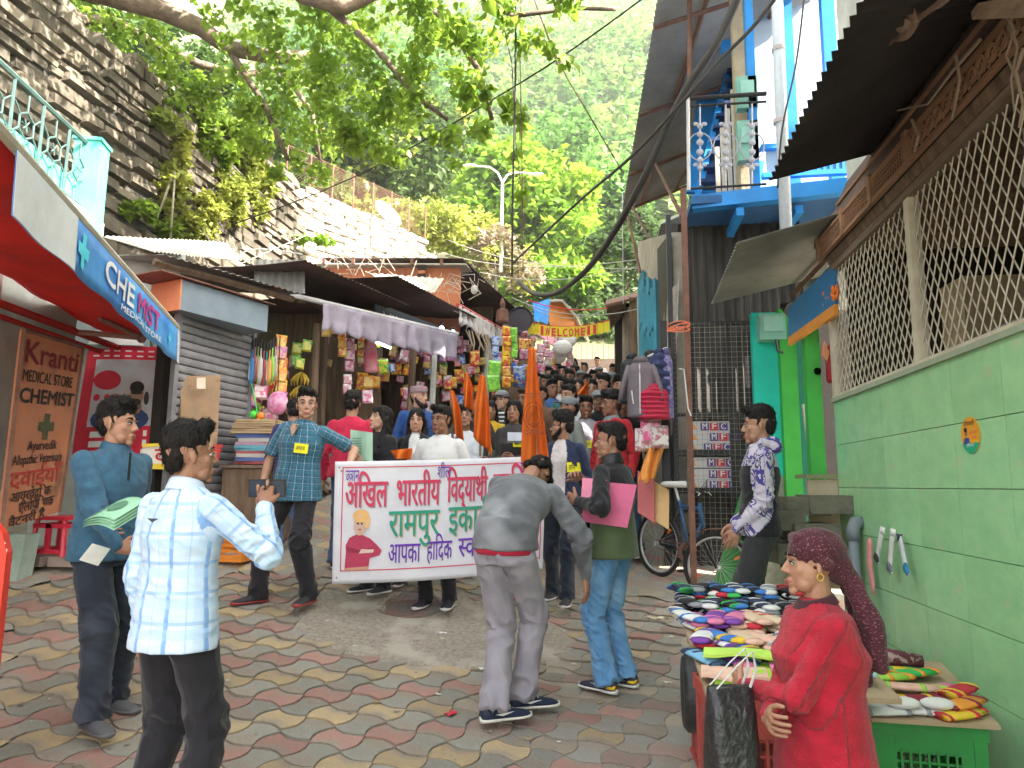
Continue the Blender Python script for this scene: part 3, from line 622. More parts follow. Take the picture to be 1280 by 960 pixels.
shop4,*_=shop_shell('packet_shop','small shop with hanging packets under the red striped awning',gp(546,11.42),gp(612,13.2),4.3,1.3,M['dark'],shelves=5,goods=GA)
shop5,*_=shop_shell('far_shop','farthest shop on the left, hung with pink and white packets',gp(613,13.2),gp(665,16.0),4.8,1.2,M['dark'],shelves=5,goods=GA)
def roofE(t,nm,m,A,B,depth,rise,pitch=.076,sag=.03,fall=0,amp=.009):
 o0,o1=at(*A),at(*B);z=(o0.z+o1.z)/2;o0.z=z+fall;o1.z=z;roof(t,nm,m,o0,o1,depth,rise,pitch=pitch,sag=sag,amp=amp);return o0,o1
roofE(toyshop,'roof_sheet',M['tin_brown'],(381,322,6.9),(512,384,8.9),1.6,.12)
roofE(shop2,'roof_sheet',M['tin_brown'],(497,344,8.4),(596,398,10.7),1.9,.2)
mb=MB();mb.corr(P(462,342,9.3),P(555,348,9.6),P(543,366,9.2),P(478,352,9.0),pitch=.1);mb.build('loose_pale_sheet',M['tin_light'],shop2)
roofE(toyshop,'lower_roof_sheet',M['tin_brown'],(372,360,7.3),(500,412,9.0),1.2,.05)
mb=MB()
for A,B in(((372,374,7.45),(430,380,9.0)),((440,392,8.3),(500,400,10)),((510,412,9.6),(560,410,11))):mb.tube([P(*A),P(*B)],.04,4)
mb.build('roof_beam',M['wood'],toyshop)
pa,pb=P(374,371,7.25),P(570,421,9.35);pb.z=pa.z
ask=thing('awning_skirt','faded lilac scalloped cloth skirt hanging from a steel pipe along the shop fronts','awning',pa)
mb=MB();mb.tube([pa-(pb-pa)*.04,pb+(pb-pa)*.01],.032,8);mb.build('pipe',M['steel'],ask)
M['lilac']=mat('faded_lilac_cloth',(.50,.45,.56),.85,(.36,.32,.40),4,bump=.2,trans=.3,dirt=((.25,.2,.2),4,.62))
dq=(pb-pa).normalized();nq=Vector((dq.y,-dq.x,0)).normalized()
def skirt(t,a,b,s0,s1,h0,h1,m,sc=9,nm='cloth',amp=.035):
 d=(b-a);n=Vector((d.y,-d.x,0)).normalized();mb=MB()
 def fn(u,v):
  s=s0+(s1-s0)*u;h=h0+(h1-h0)*u;edge=.05*abs(math.sin(u*sc*math.pi))
  return a+d*s+n*(amp*math.sin(u*60)*v+.03+.02*noise.noise(Vector((u*20,v*3,0))))-Z*((h-edge)*v+.01)
 mb.sheet(fn,120,8,.004,n);return mb.build(nm,m,t,smooth=True)
skirt(ask,pa,pb,.12,1.0,.34,.40,M['lilac'])
va,vb=P(470,378,8.8),P(568,426,10.7);vb.z=va.z;fas=thing('painted_fascia','dark painted shop fascia with faded white capitals behind the lilac skirt','sign',va)
d_=(vb-va).normalized();n_=Vector((d_.y,-d_.x,0));mb=MB();mb.slab(va-Z*.34,vb-Z*.34,vb,va,.03);mb.build('panel',C((.13,.14,.15)),fas)
letters('lettering','VIJAY',C((.62,.6,.58)),va-Z*.28+d_*.15,d_,(0,0,1),width=.75,height=.28,parent=fas,bold=.03);letters('lettering','MINI STORE',C((.62,.6,.58)),va-Z*.26+d_*1.05,d_,(0,0,1),width=.95,height=.24,parent=fas,bold=.01)
ra,rb=P(572,381,10.2),P(628,413,12.0);rb.z=ra.z;ra2=thing('striped_awning','white awning with a red stripe and scalloped skirt above the packet shop','awning',ra)
inn=Vector((-(rb-ra).y,(rb-ra).x,0)).normalized();mb=MB();mb.slab(ra-Z*.1,rb-Z*.1,rb+inn*1+Z*.25,ra+inn*1+Z*.25,.01);mb.build('cloth',C((.6,.58,.56)),ra2)
skirt(ra2,ra,rb,0,1,.30,.34,C((.62,.58,.58)),12);mb=MB();mb.tube([ra,rb],.035,6);mb.build('red_rail',C((.55,.08,.08)),ra2)
at0,at1=P(404,319,10.6),P(577,321,10.9);at1.z=at0.z=5.0
att=thing('orange_attic','orange boarded attic room over the open shops with a tin gable roof','building',(at0.x,at0.y,3.9))
M['orange_board']=mat('faded_orange_board',(.50,.17,.08),.75,(.42,.15,.08),2.5,bump=.1,dirt=((.25,.12,.08),3,.62))
for k in range(5):
 a=at0.lerp(at1,k/5);b=at0.lerp(at1,(k+.985)/5);a=a.copy();b=b.copy();z0=3.9
 mb=MB();mb.slab((a.x,a.y,z0),(b.x,b.y,z0),b,a,.03);mb.build('panel',M['orange_board'],att)
mb=MB();mb.box(P(527,345,10.7),(.13,.03,.36));mb.build('vent_opening',M['dark'],att);mb=MB();mb.box(P(527,340,10.68),(.12,.02,.05));mb.build('vent_slat',M['orange_board'],att)
fr=Vector((.78,3.4,0));roofm=MB()
e0=at1+Vector((.05,-.15,.12));e1=at1+fr+Vector((.12,0,-.28));roofm.corr(e0,e1,e1+Vector((-2,.5,.5)),e0+Vector((-2.4,0,.1)),pitch=.1,amp=.014);roofm.build('roof_sheet',M['tin_brown'],att)
mb=MB();mb.slab(at0+Vector((-.1,-.12,.04)),at1+Vector((.1,-.12,.04)),at1+Vector((.1,1,.12)),at0+Vector((-.1,1,.12)),.02);mb.build('roof_edge',M['tin_light'],att)
for k in range(5):p=at0.lerp(at1,.03+k*.21);mb=MB();mb.box((p.x,p.y-.13,5.06),(.05,.03,.09));mb.build('roof_bracket',M['rust'],att)
mb=MB();mb.slab((at1.x-.02,at1.y,4.05),(at1.x+.75,at1.y+3.2,4.05),(at1.x+.75,at1.y+3.2,4.12),(at1.x-.02,at1.y,4.12),1.9);mb.build('attic_floor',M['dark'],att)
wallbox(att,'back_wall',(at0.x,at0.y+3),(at1.x+.2,at1.y+3.2),3.9,5.0,.05,M['dark'])
wallbox(att,'inner_wall',(at0.x+1,at0.y+.1),(at1.x-.6,at1.y+3.2),3.9,4.9,.05,mat('dim_blue_wall',(.16,.22,.24),.8,bump=.1))
mb=MB();mb.tube([P(577,330,10.85),P(593,352,11)],.008,4);
bl=P(593,362,11.0);lamp=thing('hanging_bulb','unlit bulb lamp hanging in the attic opening','lamp',bl+Z*.2);mb=MB();mb.tube([bl+Vector((-.22,0,.25)),bl+Vector((0,0,.26)),bl+Z*.1],.008,5);mb.build('cord',M['steel'],lamp)
mb=MB();mb.ell(bl,(.06,.06,.08));mb.build('bulb',C((.6,.6,.6),.3),lamp);mb=MB();mb.tube([bl+Z*.06,bl+Z*.14],.03,8);mb.build('socket',M['black'],lamp)
LB=emis('lit_bulb',(.75,.85,1),6)
for k,(x,y)in enumerate(((552,411),(566,416))):
 t=thing('lit_bulb',['lit white bulb, left of the pair under the tin eave','lit white bulb, right of the pair under the tin eave'][k],'light bulb',P(x,y,9.7));mb=MB();mb.ell(P(x,y,9.7),(.035,.035,.04));mb.build('bulb',LB,t);mb=MB();mb.tube([P(x,y,9.7)+Z*.03,P(x,y,9.7)+Z*.1],.02,6);mb.build('socket',M['black'],t)
tb=P(479,431,9.4);t=thing('tube_light','lit fluorescent tube slanting inside the general shop','light',tb);mb=MB();mb.tube([P(470,428,9.3),P(488,435,9.6)],.014,6);mb.build('tube',emis('lit_tube',(.9,.95,1),5),t);mb=MB();mb.tube([P(470,426,9.3),P(488,433,9.6)],.02,4);mb.build('batten',M['white'],t)
for k,(x,y0,y1,Y,m,r,lab)in enumerate(((514,425,560,9.4,M['wood'],.05,'thick brown timber post between the general shop and cloth shop'),(541,425,560,9.9,M['plaster'],.045,'whitish bent timber post before the cloth shop'),(607,420,560,11.6,M['plaster'],.06,'pale post at the right end of the cloth shop'),(393,405,560,8.0,M['wood'],.05,'dark timber post in the snack shop opening'))):
 t=tag(MB().tube([P(x-3,y1,Y),P(x,(y0+y1)/2,Y),P(x+3,y0,Y)],r,7).build('timber_post',m),lab,'post')
tp=thing('blue_tarpaulin','blue tarpaulin tied over the far stall beside an orange gable','tarpaulin',P(685,395,15));mb=MB();mb.sheet(lambda u,v:P(665,377,15).lerp(P(688,375,15.5),u).lerp(P(668,402,15).lerp(P(684,404,15.4),u),v)+Vector((0,.1*math.sin(5*u+3*v),0)),8,6,.01);mb.build('cloth',C((.02,.25,.75)),tp)
og=thing('orange_gable_hut','small hut with an orange gable and pale roof edge past the blue tarpaulin','hut',P(700,410,16.5));mb=MB();mb.prism([P(686,402,16.3),P(717,402,16.6),P(716,390,16.6),P(701,377,16.4),P(687,377,16.3)],(0,2,0));mb.build('gable_wall',C((.75,.27,.06)),og)
mb=MB();mb.slab(P(684,374,16.1),P(703,374,16.2),P(703,374,16.2)+Vector((.2,3,.3)),P(684,374,16.1)+Vector((0,3,.3)),.05);mb.slab(P(703,374,16.2),P(722,395,16.4),P(722,395,16.4)+Vector((.2,3,0)),P(703,374,16.2)+Vector((.2,3,0)),.05);mb.build('roof',M['tin_light'],og)
# hanging goods
def packet(mb,c,w,h,dep=.03,tilt=0,n=Vector((.4,-1,0))):
 n=n.normalized();r=Vector((-n.y,n.x,0));u=Z
 r2=r*math.cos(tilt)+u*math.sin(tilt);u2=u*math.cos(tilt)-r*math.sin(tilt);c=Vector(c)
 o=[]
 for k,f in((1,0),(.82,.5),(.82,-.5)):o.append(0)
 P_=lambda a,b,k:c+r2*a*w/2+u2*b*h/2+n*k*dep
 vs=[P_(-1,-1,0),P_(1,-1,0),P_(1,1,0),P_(-1,1,0),P_(-.8,-.72,.5),P_(.8,-.72,.5),P_(.8,.72,.5),P_(-.8,.72,.5),P_(-.8,-.72,-.5),P_(.8,-.72,-.5),P_(.8,.72,-.5),P_(-.8,.72,-.5)]
 mb.add(vs,[(4,5,6,7),(0,1,5,4),(1,2,6,5),(2,3,7,6),(3,0,4,7),(8,11,10,9),(1,0,8,9),(2,1,9,10),(3,2,10,11),(0,3,11,8)])
PKM={}
def pkmat(c,c2):
 k=(c,c2)
 if k not in PKM:PKM[k]=mat('printed_foil_%d'%len(PKM),c,.3,c2,16,mix=(.47,.53),bump=.1,bscale=30,spec=.6)
 return PKM[k]
def strip(label,px,y0,y1,Y,wpx,cols,name='packet_strip',cat='packets',group=None,slant=0):
 """a string of packets hung one below the other"""
 w_=wpx*Y/F_PX;t=thing(name,label,cat,P(px,y0,Y),group);ph=w_*1.25;n=max(1,int((P(px,y0,Y).z-P(px,y1,Y).z)/(ph*.8)))
 mb=MB();mb.tube([P(px,y0-5,Y)+Vector((0,.02,0)),P(px+slant,y1,Y)+Vector((0,.02,0))],.004,4);mb.build('string',M['wire'],t)
 for i in range(n):
  y=y0+(y1-y0)*(i+.5)/n;mb=MB();packet(mb,P(px+slant*i/n+rng.uniform(-1,1),y,Y-.02*(i%2)),w_,ph,.04,rng.uniform(-.12,.12));c=cols[i%len(cols)];mb.build('packet',pkmat(*c),t)
 return t
Yl=((.75,.55,.03),(.6,.1,.03));Rd=((.6,.03,.04),(.7,.5,.1));Gn=((.1,.5,.05),(.7,.6,.05));Lg=((.3,.65,.08),(.15,.45,.05));Bl=((.03,.15,.6),(.5,.55,.7));Pk=((.7,.12,.3),(.75,.6,.65));Or=((.8,.25,.03),(.7,.5,.1));Wh=((.7,.7,.7),(.5,.2,.25));Pu=((.35,.1,.4),(.7,.3,.2));Mg=((.35,.03,.12),(.5,.3,.35));Br=((.3,.15,.08),(.5,.4,.1))
S=[('long net strip of orange and purple toy packets hanging at the toy shop corner',351,420,505,7.1,15,[Or,Pu,Yl,Or]),('green and yellow chip packets, left string in the snack shop',371,428,458,7.9,13,[Gn,Lg]),('green and yellow chip packets, right string in the snack shop',384,424,440,7.8,13,[Gn]),('single yellow green chip packet hung lowest in the snack shop',375,447,462,7.7,12,[Gn]),('red and orange packets hung highest beside the lilac skirt',408,405,423,7.9,12,[Or,Rd]),('red packets hung next to the lilac skirt end',417,404,420,8.0,10,[Rd]),('yellow and orange packet string below the lilac skirt',428,412,445,8.1,11,[Yl,Or]),('maroon packet string below the lilac skirt',437,424,463,8.2,13,[Mg]),('white striped sachet strips under the maroon packets',434,468,492,8.2,11,[Wh]),('dark yellow sachets hanging before the general shop',451,418,455,8.5,8,[Yl,Br]),('orange pink packet bundle hung low before the general shop',460,468,505,8.6,14,[Or,Pk]),('blue packet string, leftmost in front of the packet shop',619,420,458,10.8,10,[Bl]),('long yellow packet string in front of the packet shop',633,408,458,10.9,11,[Yl]),('upper light green packet string in front of the packet shop',642,410,447,11.0,9,[Lg]),('lower bright green packet bunch in front of the packet shop',618,452,488,10.6,17,[Lg,Lg]),('red and yellow packet string below the yellow one',634,458,484,10.7,11,[Rd,Yl]),('red packets beyond the green string',654,424,450,12,12,[Rd,Mg]),('blue and white packets beyond the green string',650,455,478,11.8,15,[Bl,Wh]),('gold packet string beyond the blue packets',662,445,468,12.2,9,[Yl]),('pink packets under the far pink awning',675,430,465,13,10,[Pk,Wh]),('pink and white packet string beside the far pink awning',684,425,468,13.2,9,[Wh,Pk]),('red white packet string near the sunlit corner',690,440,474,13.4,8,[Pk,Rd]),('white packets in the sunlit corner, left string',697,420,452,13.6,11,[Wh]),('white packets in the sunlit corner, middle string',705,418,448,13.8,11,[Wh,Wh]),('white and pink packets in the sunlit corner, right string',712,425,462,14,9,[Wh,Pk])]  # strings in the sunlit corner are coloured white for the sun glare there
for a in S:strip(*a)
t=thing('pink_toy_bag','pink see-through bag of toys hung below the toy packet strip','bag',P(347,505,7.0));mb=MB();mb.ell(P(347,504,7.0),(.12,.07,.13),nu=14);mb.build('bag',mat('pink_print',(.75,.45,.6),.3,(.6,.15,.35),14,mix=(.4,.6),bump=.3),t,smooth=True);mb=MB();mb.tube([P(347,492,7.0),P(350,420,7.05)],.006,4);mb.build('string',M['wire'],t)
t=thing('pink_cloth_bag','red and pink cloth bag hanging before the general shop','bag',P(464,445,8.5));mb=MB();mb.rings([[P(464,y,8.5)+Vector((w_*math.cos(a),.05*math.sin(a),0))for a in[2*math.pi*k/12 for k in range(12)]]for y,w_ in((424,.04),(432,.07),(445,.08),(462,.1),(466,.09))]);mb.build('bag',mat('pink_cloth',(.65,.1,.2),.8,(.55,.3,.32),6,bump=.3),t,smooth=True)
RC=[(.55,.5,.5),(.65,.6,.1),(.1,.5,.2),(.05,.25,.55),(.6,.2,.25),(.3,.55,.1),(.6,.58,.55),(.5,.1,.12),(.05,.4,.5),(.6,.3,.08),(.3,.6,.1),(.45,.42,.4)]
rn=['pale','yellow','green','blue','salmon','lime','off-white','red','teal','orange','grass green','grey']
for k in range(12):
 p=P(305+k*3.6,436+3*math.sin(k),6.9+.05*(k%3));t=thing('plastic_bat','%s plastic toy bat, %s from the left of the toy shop row'%(rn[k],['first','second','third','fourth','fifth','sixth','seventh','eighth','ninth','tenth','eleventh','twelfth'][k]),'toy bat',p,'toy bats hung at the toy shop')
 mb=MB();mb.tube([p,p-Z*.09,p-Z*.12,p-Z*.3,p-Z*.38],[.008,.008,.028,.034,.015],8,flat=.35,up=(0,1,0));mb.build('blade',C(RC[k],.4),t,smooth=True);mb=MB();mb.tube([p+Z*.10,p],.011,6);mb.build('handle',M['black'],t)
 mb=MB();mb.tube([p-Z*.13+Vector((-.02,-.015,0)),p-Z*.33+Vector((-.015,-.015,0))],.004,4);mb.build('edge_line',C(RC[(k+3)%12],.4),t)
for k,(x,y)in enumerate(((377,470),(376,487),(374,505))):
 p=P(x,y-5,7.9);t=thing('banana_bunch',['topmost','middle','lowest'][k]+' of the three banana bunches hung in the snack shop','bananas',p,'banana bunches in the snack shop')
 for j in range(6):
  a=-1.1+j*.42;d=Vector((math.sin(a),-.35+.1*(j%2),0));mb=MB();mb.tube([p,p+d*.07-Z*.05,p+d*.12-Z*.11,p+d*.11-Z*.17],[.007,.016,.017,.006],6);mb.build('banana',mat('banana_yellow',(.72,.50,.05),.5,(.5,.33,.05),8),t,smooth=True)
bn_=thing('ball_net','net of green and orange plastic balls hung from a green string','toy balls',P(322,500,6.85));mb=MB();mb.tube([P(314,478,6.9),P(319,500,6.9),P(322,520,6.9)],.007,4);mb.build('string',C((.1,.6,.15)),bn_)
for x,y,c in((317,518,0),(326,520,1),(322,528,1),(331,528,0),(315,530,1),(324,537,0),(332,538,1)):mb=MB();mb.ell(P(x,y,6.85+.03*(x%3)),(.042,)*3,nu=12);mb.build('ball',C(((.1,.7,.08),(.85,.25,.04))[c],.4),bn_,smooth=True)
for k,(x,y,c,lab)in enumerate(((326,490,Pk,'pink toy pack hung left of the long strip'),(313,500,Pu,'purple toy pack near the ball net'),(308,540,Pu,'purple and yellow toy pack low on the counter'),(340,545,Wh,'dark mesh toy pack beside the blue shirt man'),(306,470,Wh,'white toy pack behind the bats'))):
 mb=MB();packet(mb,P(x,y,7.0),.15,.17,.07);tag(mb.build('toy_pack',pkmat(*c)),lab,'toy')
ct=thing('shop_counter','low wooden counter of the toy shop under stacked cardboard','counter',P(320,620,6.6));cx=P(322,600,6.7);cx.z=0
zc=gz(cx.x,6.7);mb=MB();mb.box((cx.x,6.75,zc+.35),(.6,.4,.7),rot=.1);mb.build('body',M['wood'],ct);mb=MB();mb.box((cx.x,6.75,zc+.72),(.66,.44,.03),rot=.1);mb.build('top',M['plank'],ct)
z=zc+.745
for k in range(9):
 h=rng.uniform(.025,.045);mb=MB();mb.box((cx.x+rng.uniform(-.03,.03),6.73,z+h/2),(.40,.3,h),rot=.1+rng.uniform(-.15,.15));tag(mb.build('book',C(rng.choice([(.5,.48,.45),(.1,.15,.4),(.4,.1,.1),(.15,.4,.5),(.5,.3,.4)]))),'%s book from the bottom of the mixed pile on the toy shop counter'%['first','second','third','fourth','fifth','sixth','seventh','eighth','ninth'][k],'book','books piled on the toy shop counter');z+=h+.001
for k in range(6):mb=MB();mb.box((cx.x,6.73,z+.011),(.5-.02*k,.36,.02),rot=.1+rng.uniform(-.06,.06));tag(mb.build('cardboard_sheet',mat('cardboard',(.48,.35,.20),.9,(.4,.28,.16),6,bump=.1,vary=.15)),'flattened brown cardboard sheet, %s from the top of the counter pile'%['sixth','fifth','fourth','third','second','first'][k],'cardboard','cardboard sheets on the toy shop counter');z+=.024
p=Vector((P(294,690,6.1).x,6.1,0));p.z=gz(p.x,p.y);oc=thing('orange_crate','orange plastic crate on the ground behind the plaid shirt man','crate',p);OC=C((.75,.25,.03),.4)
for nm,c,s in(('base',(0,0,.02),(.34,.4,.03)),):mb=MB();mb.box(p+Vector(c),s);mb.build(nm,OC,oc)
for a in(-1,1):
 for k in range(5):
  mb=MB();mb.box(p+Vector((a*.165,0,.05+k*.05)),(.012,.4,.025));mb.build('slat',OC,oc);mb=MB();mb.box(p+Vector((0,a*.195,.05+k*.05)),(.34,.012,.025));mb.build('slat',OC,oc)
 for b in(-1,1):mb=MB();mb.box(p+Vector((a*.167,b*.197,.14)),(.025,.025,.27));mb.build('corner_post',OC,oc)
mb=MB();mb.rings([[P(650,399,12.4)+Vector((math.cos(a)*r_,dy,math.sin(a)*r_))for a in[2*math.pi*k/20 for k in range(20)]]for r_,dy in((.02,.04),(.2,.05),(.24,0),(.23,0),(.2,.03),(.02,.02))]);tag(mb.build('round_basket',C((.06,.05,.07))),'dark round basket hung under the attic roof end','basket')
mb=MB();mb.rings([[P(628,y,11.6)+Vector((math.cos(a)*r_,math.sin(a)*r_,0))for a in[2*math.pi*k/10 for k in range(10)]]for y,r_ in((372,.01),(380,.05),(386,.04),(388,.1),(402,.12),(404,.1))]);tag(mb.build('wire_lantern',M['rust']),'rusty wire lantern hung beside the round basket','lantern')
for k in range(8):
 a=P(582+k*4,412+k,10.6);b=a+Vector((rng.uniform(-.05,.15),0,-rng.uniform(.2,.45)));tag(MB().tube([a,a.lerp(b,.5)+Vector((.03,0,-.05)),b],.012,4).build('hanging_rope',C((.4,.3,.22))),'%s frayed rope end from the left dangling under the striped awning'%['first','second','third','fourth','fifth','sixth','seventh','eighth'][k],'rope','rope ends dangling under the striped awning')
mb=MB();mb.slab(P(672,418,13.2),P(712,446,14.2),P(700,412,14.8),P(664,408,13.6),.02);tag(mb.build('pink_awning',C((.7,.25,.33))),'small pink awning over the farthest shop','awning')
for k,(x,y)in enumerate(((703,435),(696,445),(709,425))):
 mb=MB();mb.ell(P(x,y,13.4+k*.2),(.19,.1,.16),nu=12);tag(mb.build('glare_bundle',C((.8,.78,.78))),['largest bundle whitened for sun glare, hung at the far shop','lower bundle whitened for sun glare beside pink packets','upper round bundle whitened for sun glare above the crowd'][k],'bundle')  # near-white colour stands in for sun glare on the hanging goods
for nm,lab,(xa,ya,Ya),(xb,yb,Yb),n in(('packet_rack','crowded rack of sachets and toys over the snack shop opening',(360,395,8.2),(415,470,8.6),30),('packet_rack','crowded hanging goods over the general shop opening',(440,425,9.0),(505,480,9.9),30),('packet_rack','bundles and boxes stacked in the cloth shop opening',(545,425,10.4),(605,500,11.2),44),('packet_rack','dense hanging packets around the packet shop opening',(612,415,11.6),(668,480,13),44),('packet_rack','small toys crowding the counter of the toy shop',(302,478,7.15),(345,560,7.3),26),('packet_rack','boxes on the partition beside the timber posts',(505,435,9.6),(545,520,10.2),24)):
 t=thing(nm,lab,'goods',P(xa,ya,Ya))
 for k in range(n):
  u,v=rng.random(),rng.random();mb=MB();c=rng.choice([Yl,Rd,Gn,Bl,Pk,Or,Wh,Pu,Mg,Br,Br,Mg]);w_=rng.uniform(.09,.16);packet(mb,P(xa+(xb-xa)*u,ya+(yb-ya)*v,Ya+(Yb-Ya)*u+rng.uniform(0,.3)),w_,w_*rng.uniform(.8,1.6),.05,rng.uniform(-.2,.2));mb.build('packet',pkmat(*c),t)
# RIGHT SIDE
GX=1.69;GY0,GY1=-1.2,5.66;TH=.318;zt0=1.5-5*TH
gw=thing('tiled_wall','pale green tiled wall of the screened store on the right','wall',(GX,2,0))
mb=MB();mb.box((GX+.13,(GY0+GY1)/2,1.03),(.2,GY1-GY0-.01,2.2));mb.build('wall_core',C((.3,.3,.27),.9),gw)
M['tile']=mat('marbled_green_tile',(.37,.68,.35),.22,(.29,.58,.30),2.4,mix=(.3,.62),stretch=(1,2.2,3.4),bump=.04,vary=.05,spec=.5,dirt=((.44,.60,.34),3,.60))
rowz=[zt0+k*TH for k in range(8)]
for r_ in range(7):
 y=GY1;z0,z1=rowz[r_]+.002,rowz[r_+1]-.002
 if r_==6:z1=2.145
 while y>GY0:
  y2=y-.47;mb=MB();mb.slab((GX+rng.uniform(0,.0015),y-.0015,z0),(GX,y2+.0015,z0),(GX,y2+.0015,z1),(GX+rng.uniform(0,.0015),y-.0015,z1),.03);mb.build('tile',M['tile'],gw);y=y2
mb=MB()
for r_ in range(2):y=GY1;mb.slab((GX+.02,GY1+.03,zt0),(GX-.003,GY1+.003,zt0),(GX-.003,GY1+.003,2.145),(GX+.2,GY1+.003,2.145),.01)
mb.box((GX+.1,(GY0+GY1)/2,2.16),(.24,GY1-GY0,.03));mb.build('ledge',C((.36,.42,.3),.8),gw)
sc_=thing('screened_store','open store above the green tiled wall, closed with cream diamond wire mesh','store',(GX,2,2.16))
CR=mat('cream_paint',(.62,.58,.45),.6,(.48,.42,.32),5,bump=.1)
for y in(5.61,4.12,1.9):mb=MB();mb.box((GX+.02,y,2.66),(.06,.065,.98));mb.build('screen_post',CR,sc_)
for z,y0_,y1_ in((3.165,GY0,5.66),(2.185,GY0,5.64)):mb=MB();mb.box((GX+.02,(y0_+y1_)/2,z),(.07,y1_-y0_,.05 if z>3 else.02));mb.build('screen_rail',M['plank']if z>3 else CR,sc_)
def meshpanel(ya,yb,pit=.082,z0=2.19,z1=3.14,asp=1.7):
 mb=MB();H_=z1-z0;dy=H_/asp
 for sgn in(1,-1):
  n=int((yb-ya+dy)/pit)+2
  for k in range(n):
   s=ya-(dy if sgn>0 else 0)+k*pit;e=s+sgn*dy;
   if sgn<0:s=ya+k*pit;e=s-dy
   t0,t1=0.,1.
   for lim,side in((ya,1),(yb,-1)):
    fs,fe=(s-lim)*side,(e-lim)*side
    if fs<0 and fe<0:t0=2
    elif fs<0:t0=max(t0,-fs/(fe-fs))
    elif fe<0:t1=min(t1,fs/(fs-fe))
   if t0>=t1:continue
   N_=max(2,int((t1-t0)*14));pts=[]
   for i in range(N_+1):
    q=t0+(t1-t0)*i/N_;pts.append((GX+.02+.006*sgn,s+(e-s)*q,z0+H_*q))
   mb.tube(pts,.0042,4,caps=False)
 mb.build('diamond_mesh',CR,sc_)
meshpanel(4.155,5.57);meshpanel(1.935,4.085);meshpanel(-.4,1.865)
for nm,c,s,m in(('back_wall',(3.6,2.2,2.8),(.1,7.2,2.4),M['dark']),('end_wall',(2.7,-1.25,2.8),(1.9,.06,2.2),M['dark']),('side_wall',(2.78,5.64,2.7),(1.9,.05,1.3),M['dark']),('floor_slab',(2.75,2.1,2.05),(1.9,6.5,.1),M['concrete']),('ceiling_boards',(2.72,2.2,3.35),(1.95,7.1,.05),M['wood'])):mb=MB();mb.box(c,s);mb.build(nm,m,sc_)
for k,(y,z,s,c,lab,nm)in enumerate(((4.7,2.5,(.4,.3,.6),(.42,.33,.2),'upright tan board seen through the left mesh panel','tan_board'),(4.2,2.3,(.3,.3,.25),(.4,.4,.38),'pale box on the floor behind the left mesh panel','box'),(3.3,2.3,(.5,.6,.22),(.3,.28,.26),'grey metal trunk behind the right mesh panel','trunk'),(2.6,2.28,(.5,.5,.2),(.38,.36,.34),'pale tray stacked behind the right mesh panel','tray'))):
 mb=MB();mb.box((2.35,y,z),s);tag(mb.build(nm,C(c)),lab,nm.replace('_',' '))
for k,(y,z,r_)in enumerate(((3.7,3.05,.05),(2.95,2.9,.12),(2.55,2.85,.1))):
 mb=MB();mb.ell((2.1,y,z),(r_*.6,r_,r_));mb.tube([(2.1,y,z),(2.1,y,3.32)],.008,4);tag(mb.build(['hanging_bulb','hanging_pan','clay_pot'][k],C(((.7,.68,.6),(.3,.28,.28),(.4,.18,.1))[k])),['bulb hung inside the screened store','metal pan hung inside the screened store','reddish clay pot hung at the screen edge'][k],['bulb','pan','pot'][k])
fc=thing('wooden_eaves','old brown wooden eaves with carved frieze over the wire mesh screen','eaves',(GX,2,3.2))
mb=MB();mb.slab((GX-.01,5.55,3.2),(GX-.01,GY0,3.2),(GX-.03,GY0,3.26),(GX-.03,5.55,3.26),.06);mb.build('lower_board',M['wood'],fc)
mb=MB();mb.slab((GX-.04,5.6,3.265),(GX-.04,GY0,3.265),(GX-.06,GY0,3.40),(GX-.06,5.6,3.40),.03);mb.build('frieze_backing',M['dark'],fc)
RW=mat('orange_brown_wood',(.36,.20,.11),.8,(.24,.13,.08),4,stretch=(6,.7,6),bump=.3)
for z in(3.262,3.405):mb=MB();mb.box((GX-.065,(5.6+GY0)/2,z),(.03,5.6-GY0,.022));mb.build('frieze_rail',RW,fc)
mb=MB();y=GY0+.05;k=0
while y<3.85:
 c=Vector((GX-.068,y,3.334));n=10
 mb.rings([[c+Vector((xo,math.cos(a)*rr,math.sin(a)*rr))for a in[2*math.pi*q/n for q in range(n)]]for rr,xo in((.042,0),(.042,-.012),(.028,-.012),(.028,0))],caps=False)
 for a in(.78,2.36,3.93,5.5):mb.tube([c,c+Vector((0,math.cos(a)*.062,math.sin(a)*.062))],.006,4)
 y+=.085
mb.build('carved_frieze',RW,fc,kind='stuff')
mb=MB();y=3.95
while y<5.55:
 mb.tube([(GX-.068,y,3.27),(GX-.068,y,3.40)],.005,4);y+=.035
for z in(3.29,3.315,3.34,3.365,3.39):mb.tube([(GX-.07,3.95,z),(GX-.07,5.55,z)],.004,4)
mb.build('lattice',RW,fc)
for y in(3.9,4.45,5.0,5.58):mb=MB();mb.box((GX-.07,y,3.345),(.035,.05,.19));mb.build('bracket',RW,fc)
for k,(z0,z1,x0,x1)in enumerate(((3.42,3.58,GX-.05,GX+.0),(3.585,3.80,GX+.005,GX+.1))):
 mb=MB();mb.slab((x0,5.8-.4*k,z0),(x0,GY0,z0),(x1,GY0,z1),(x1,5.8-.4*k,z1),.03);mb.build('soffit_board',mat('dusty_brown_board%d'%k,(.17-.04*k,.11-.02*k,.09-.02*k),.9,(.09,.06,.05),4,stretch=(4,.6,4),bump=.3),fc)
mb=MB();mb.box((GX+.0,2.1,3.59),(.03,6.4,.02));mb.build('batten',RW,fc)
hs=thing('dark_roofed_house','house on the right with a near-black corrugated eave over the street','house',(2.5,2,3.6))
mb=MB();mb.corr((.93,-1.5,3.30),(.90,3.95,3.22),(1.95,5.0,3.86),(1.95,-1.5,3.95),pitch=.085,amp=.012,nv=3,sag=.0);mb.build('eave_sheet',M['tin_dark'],hs)
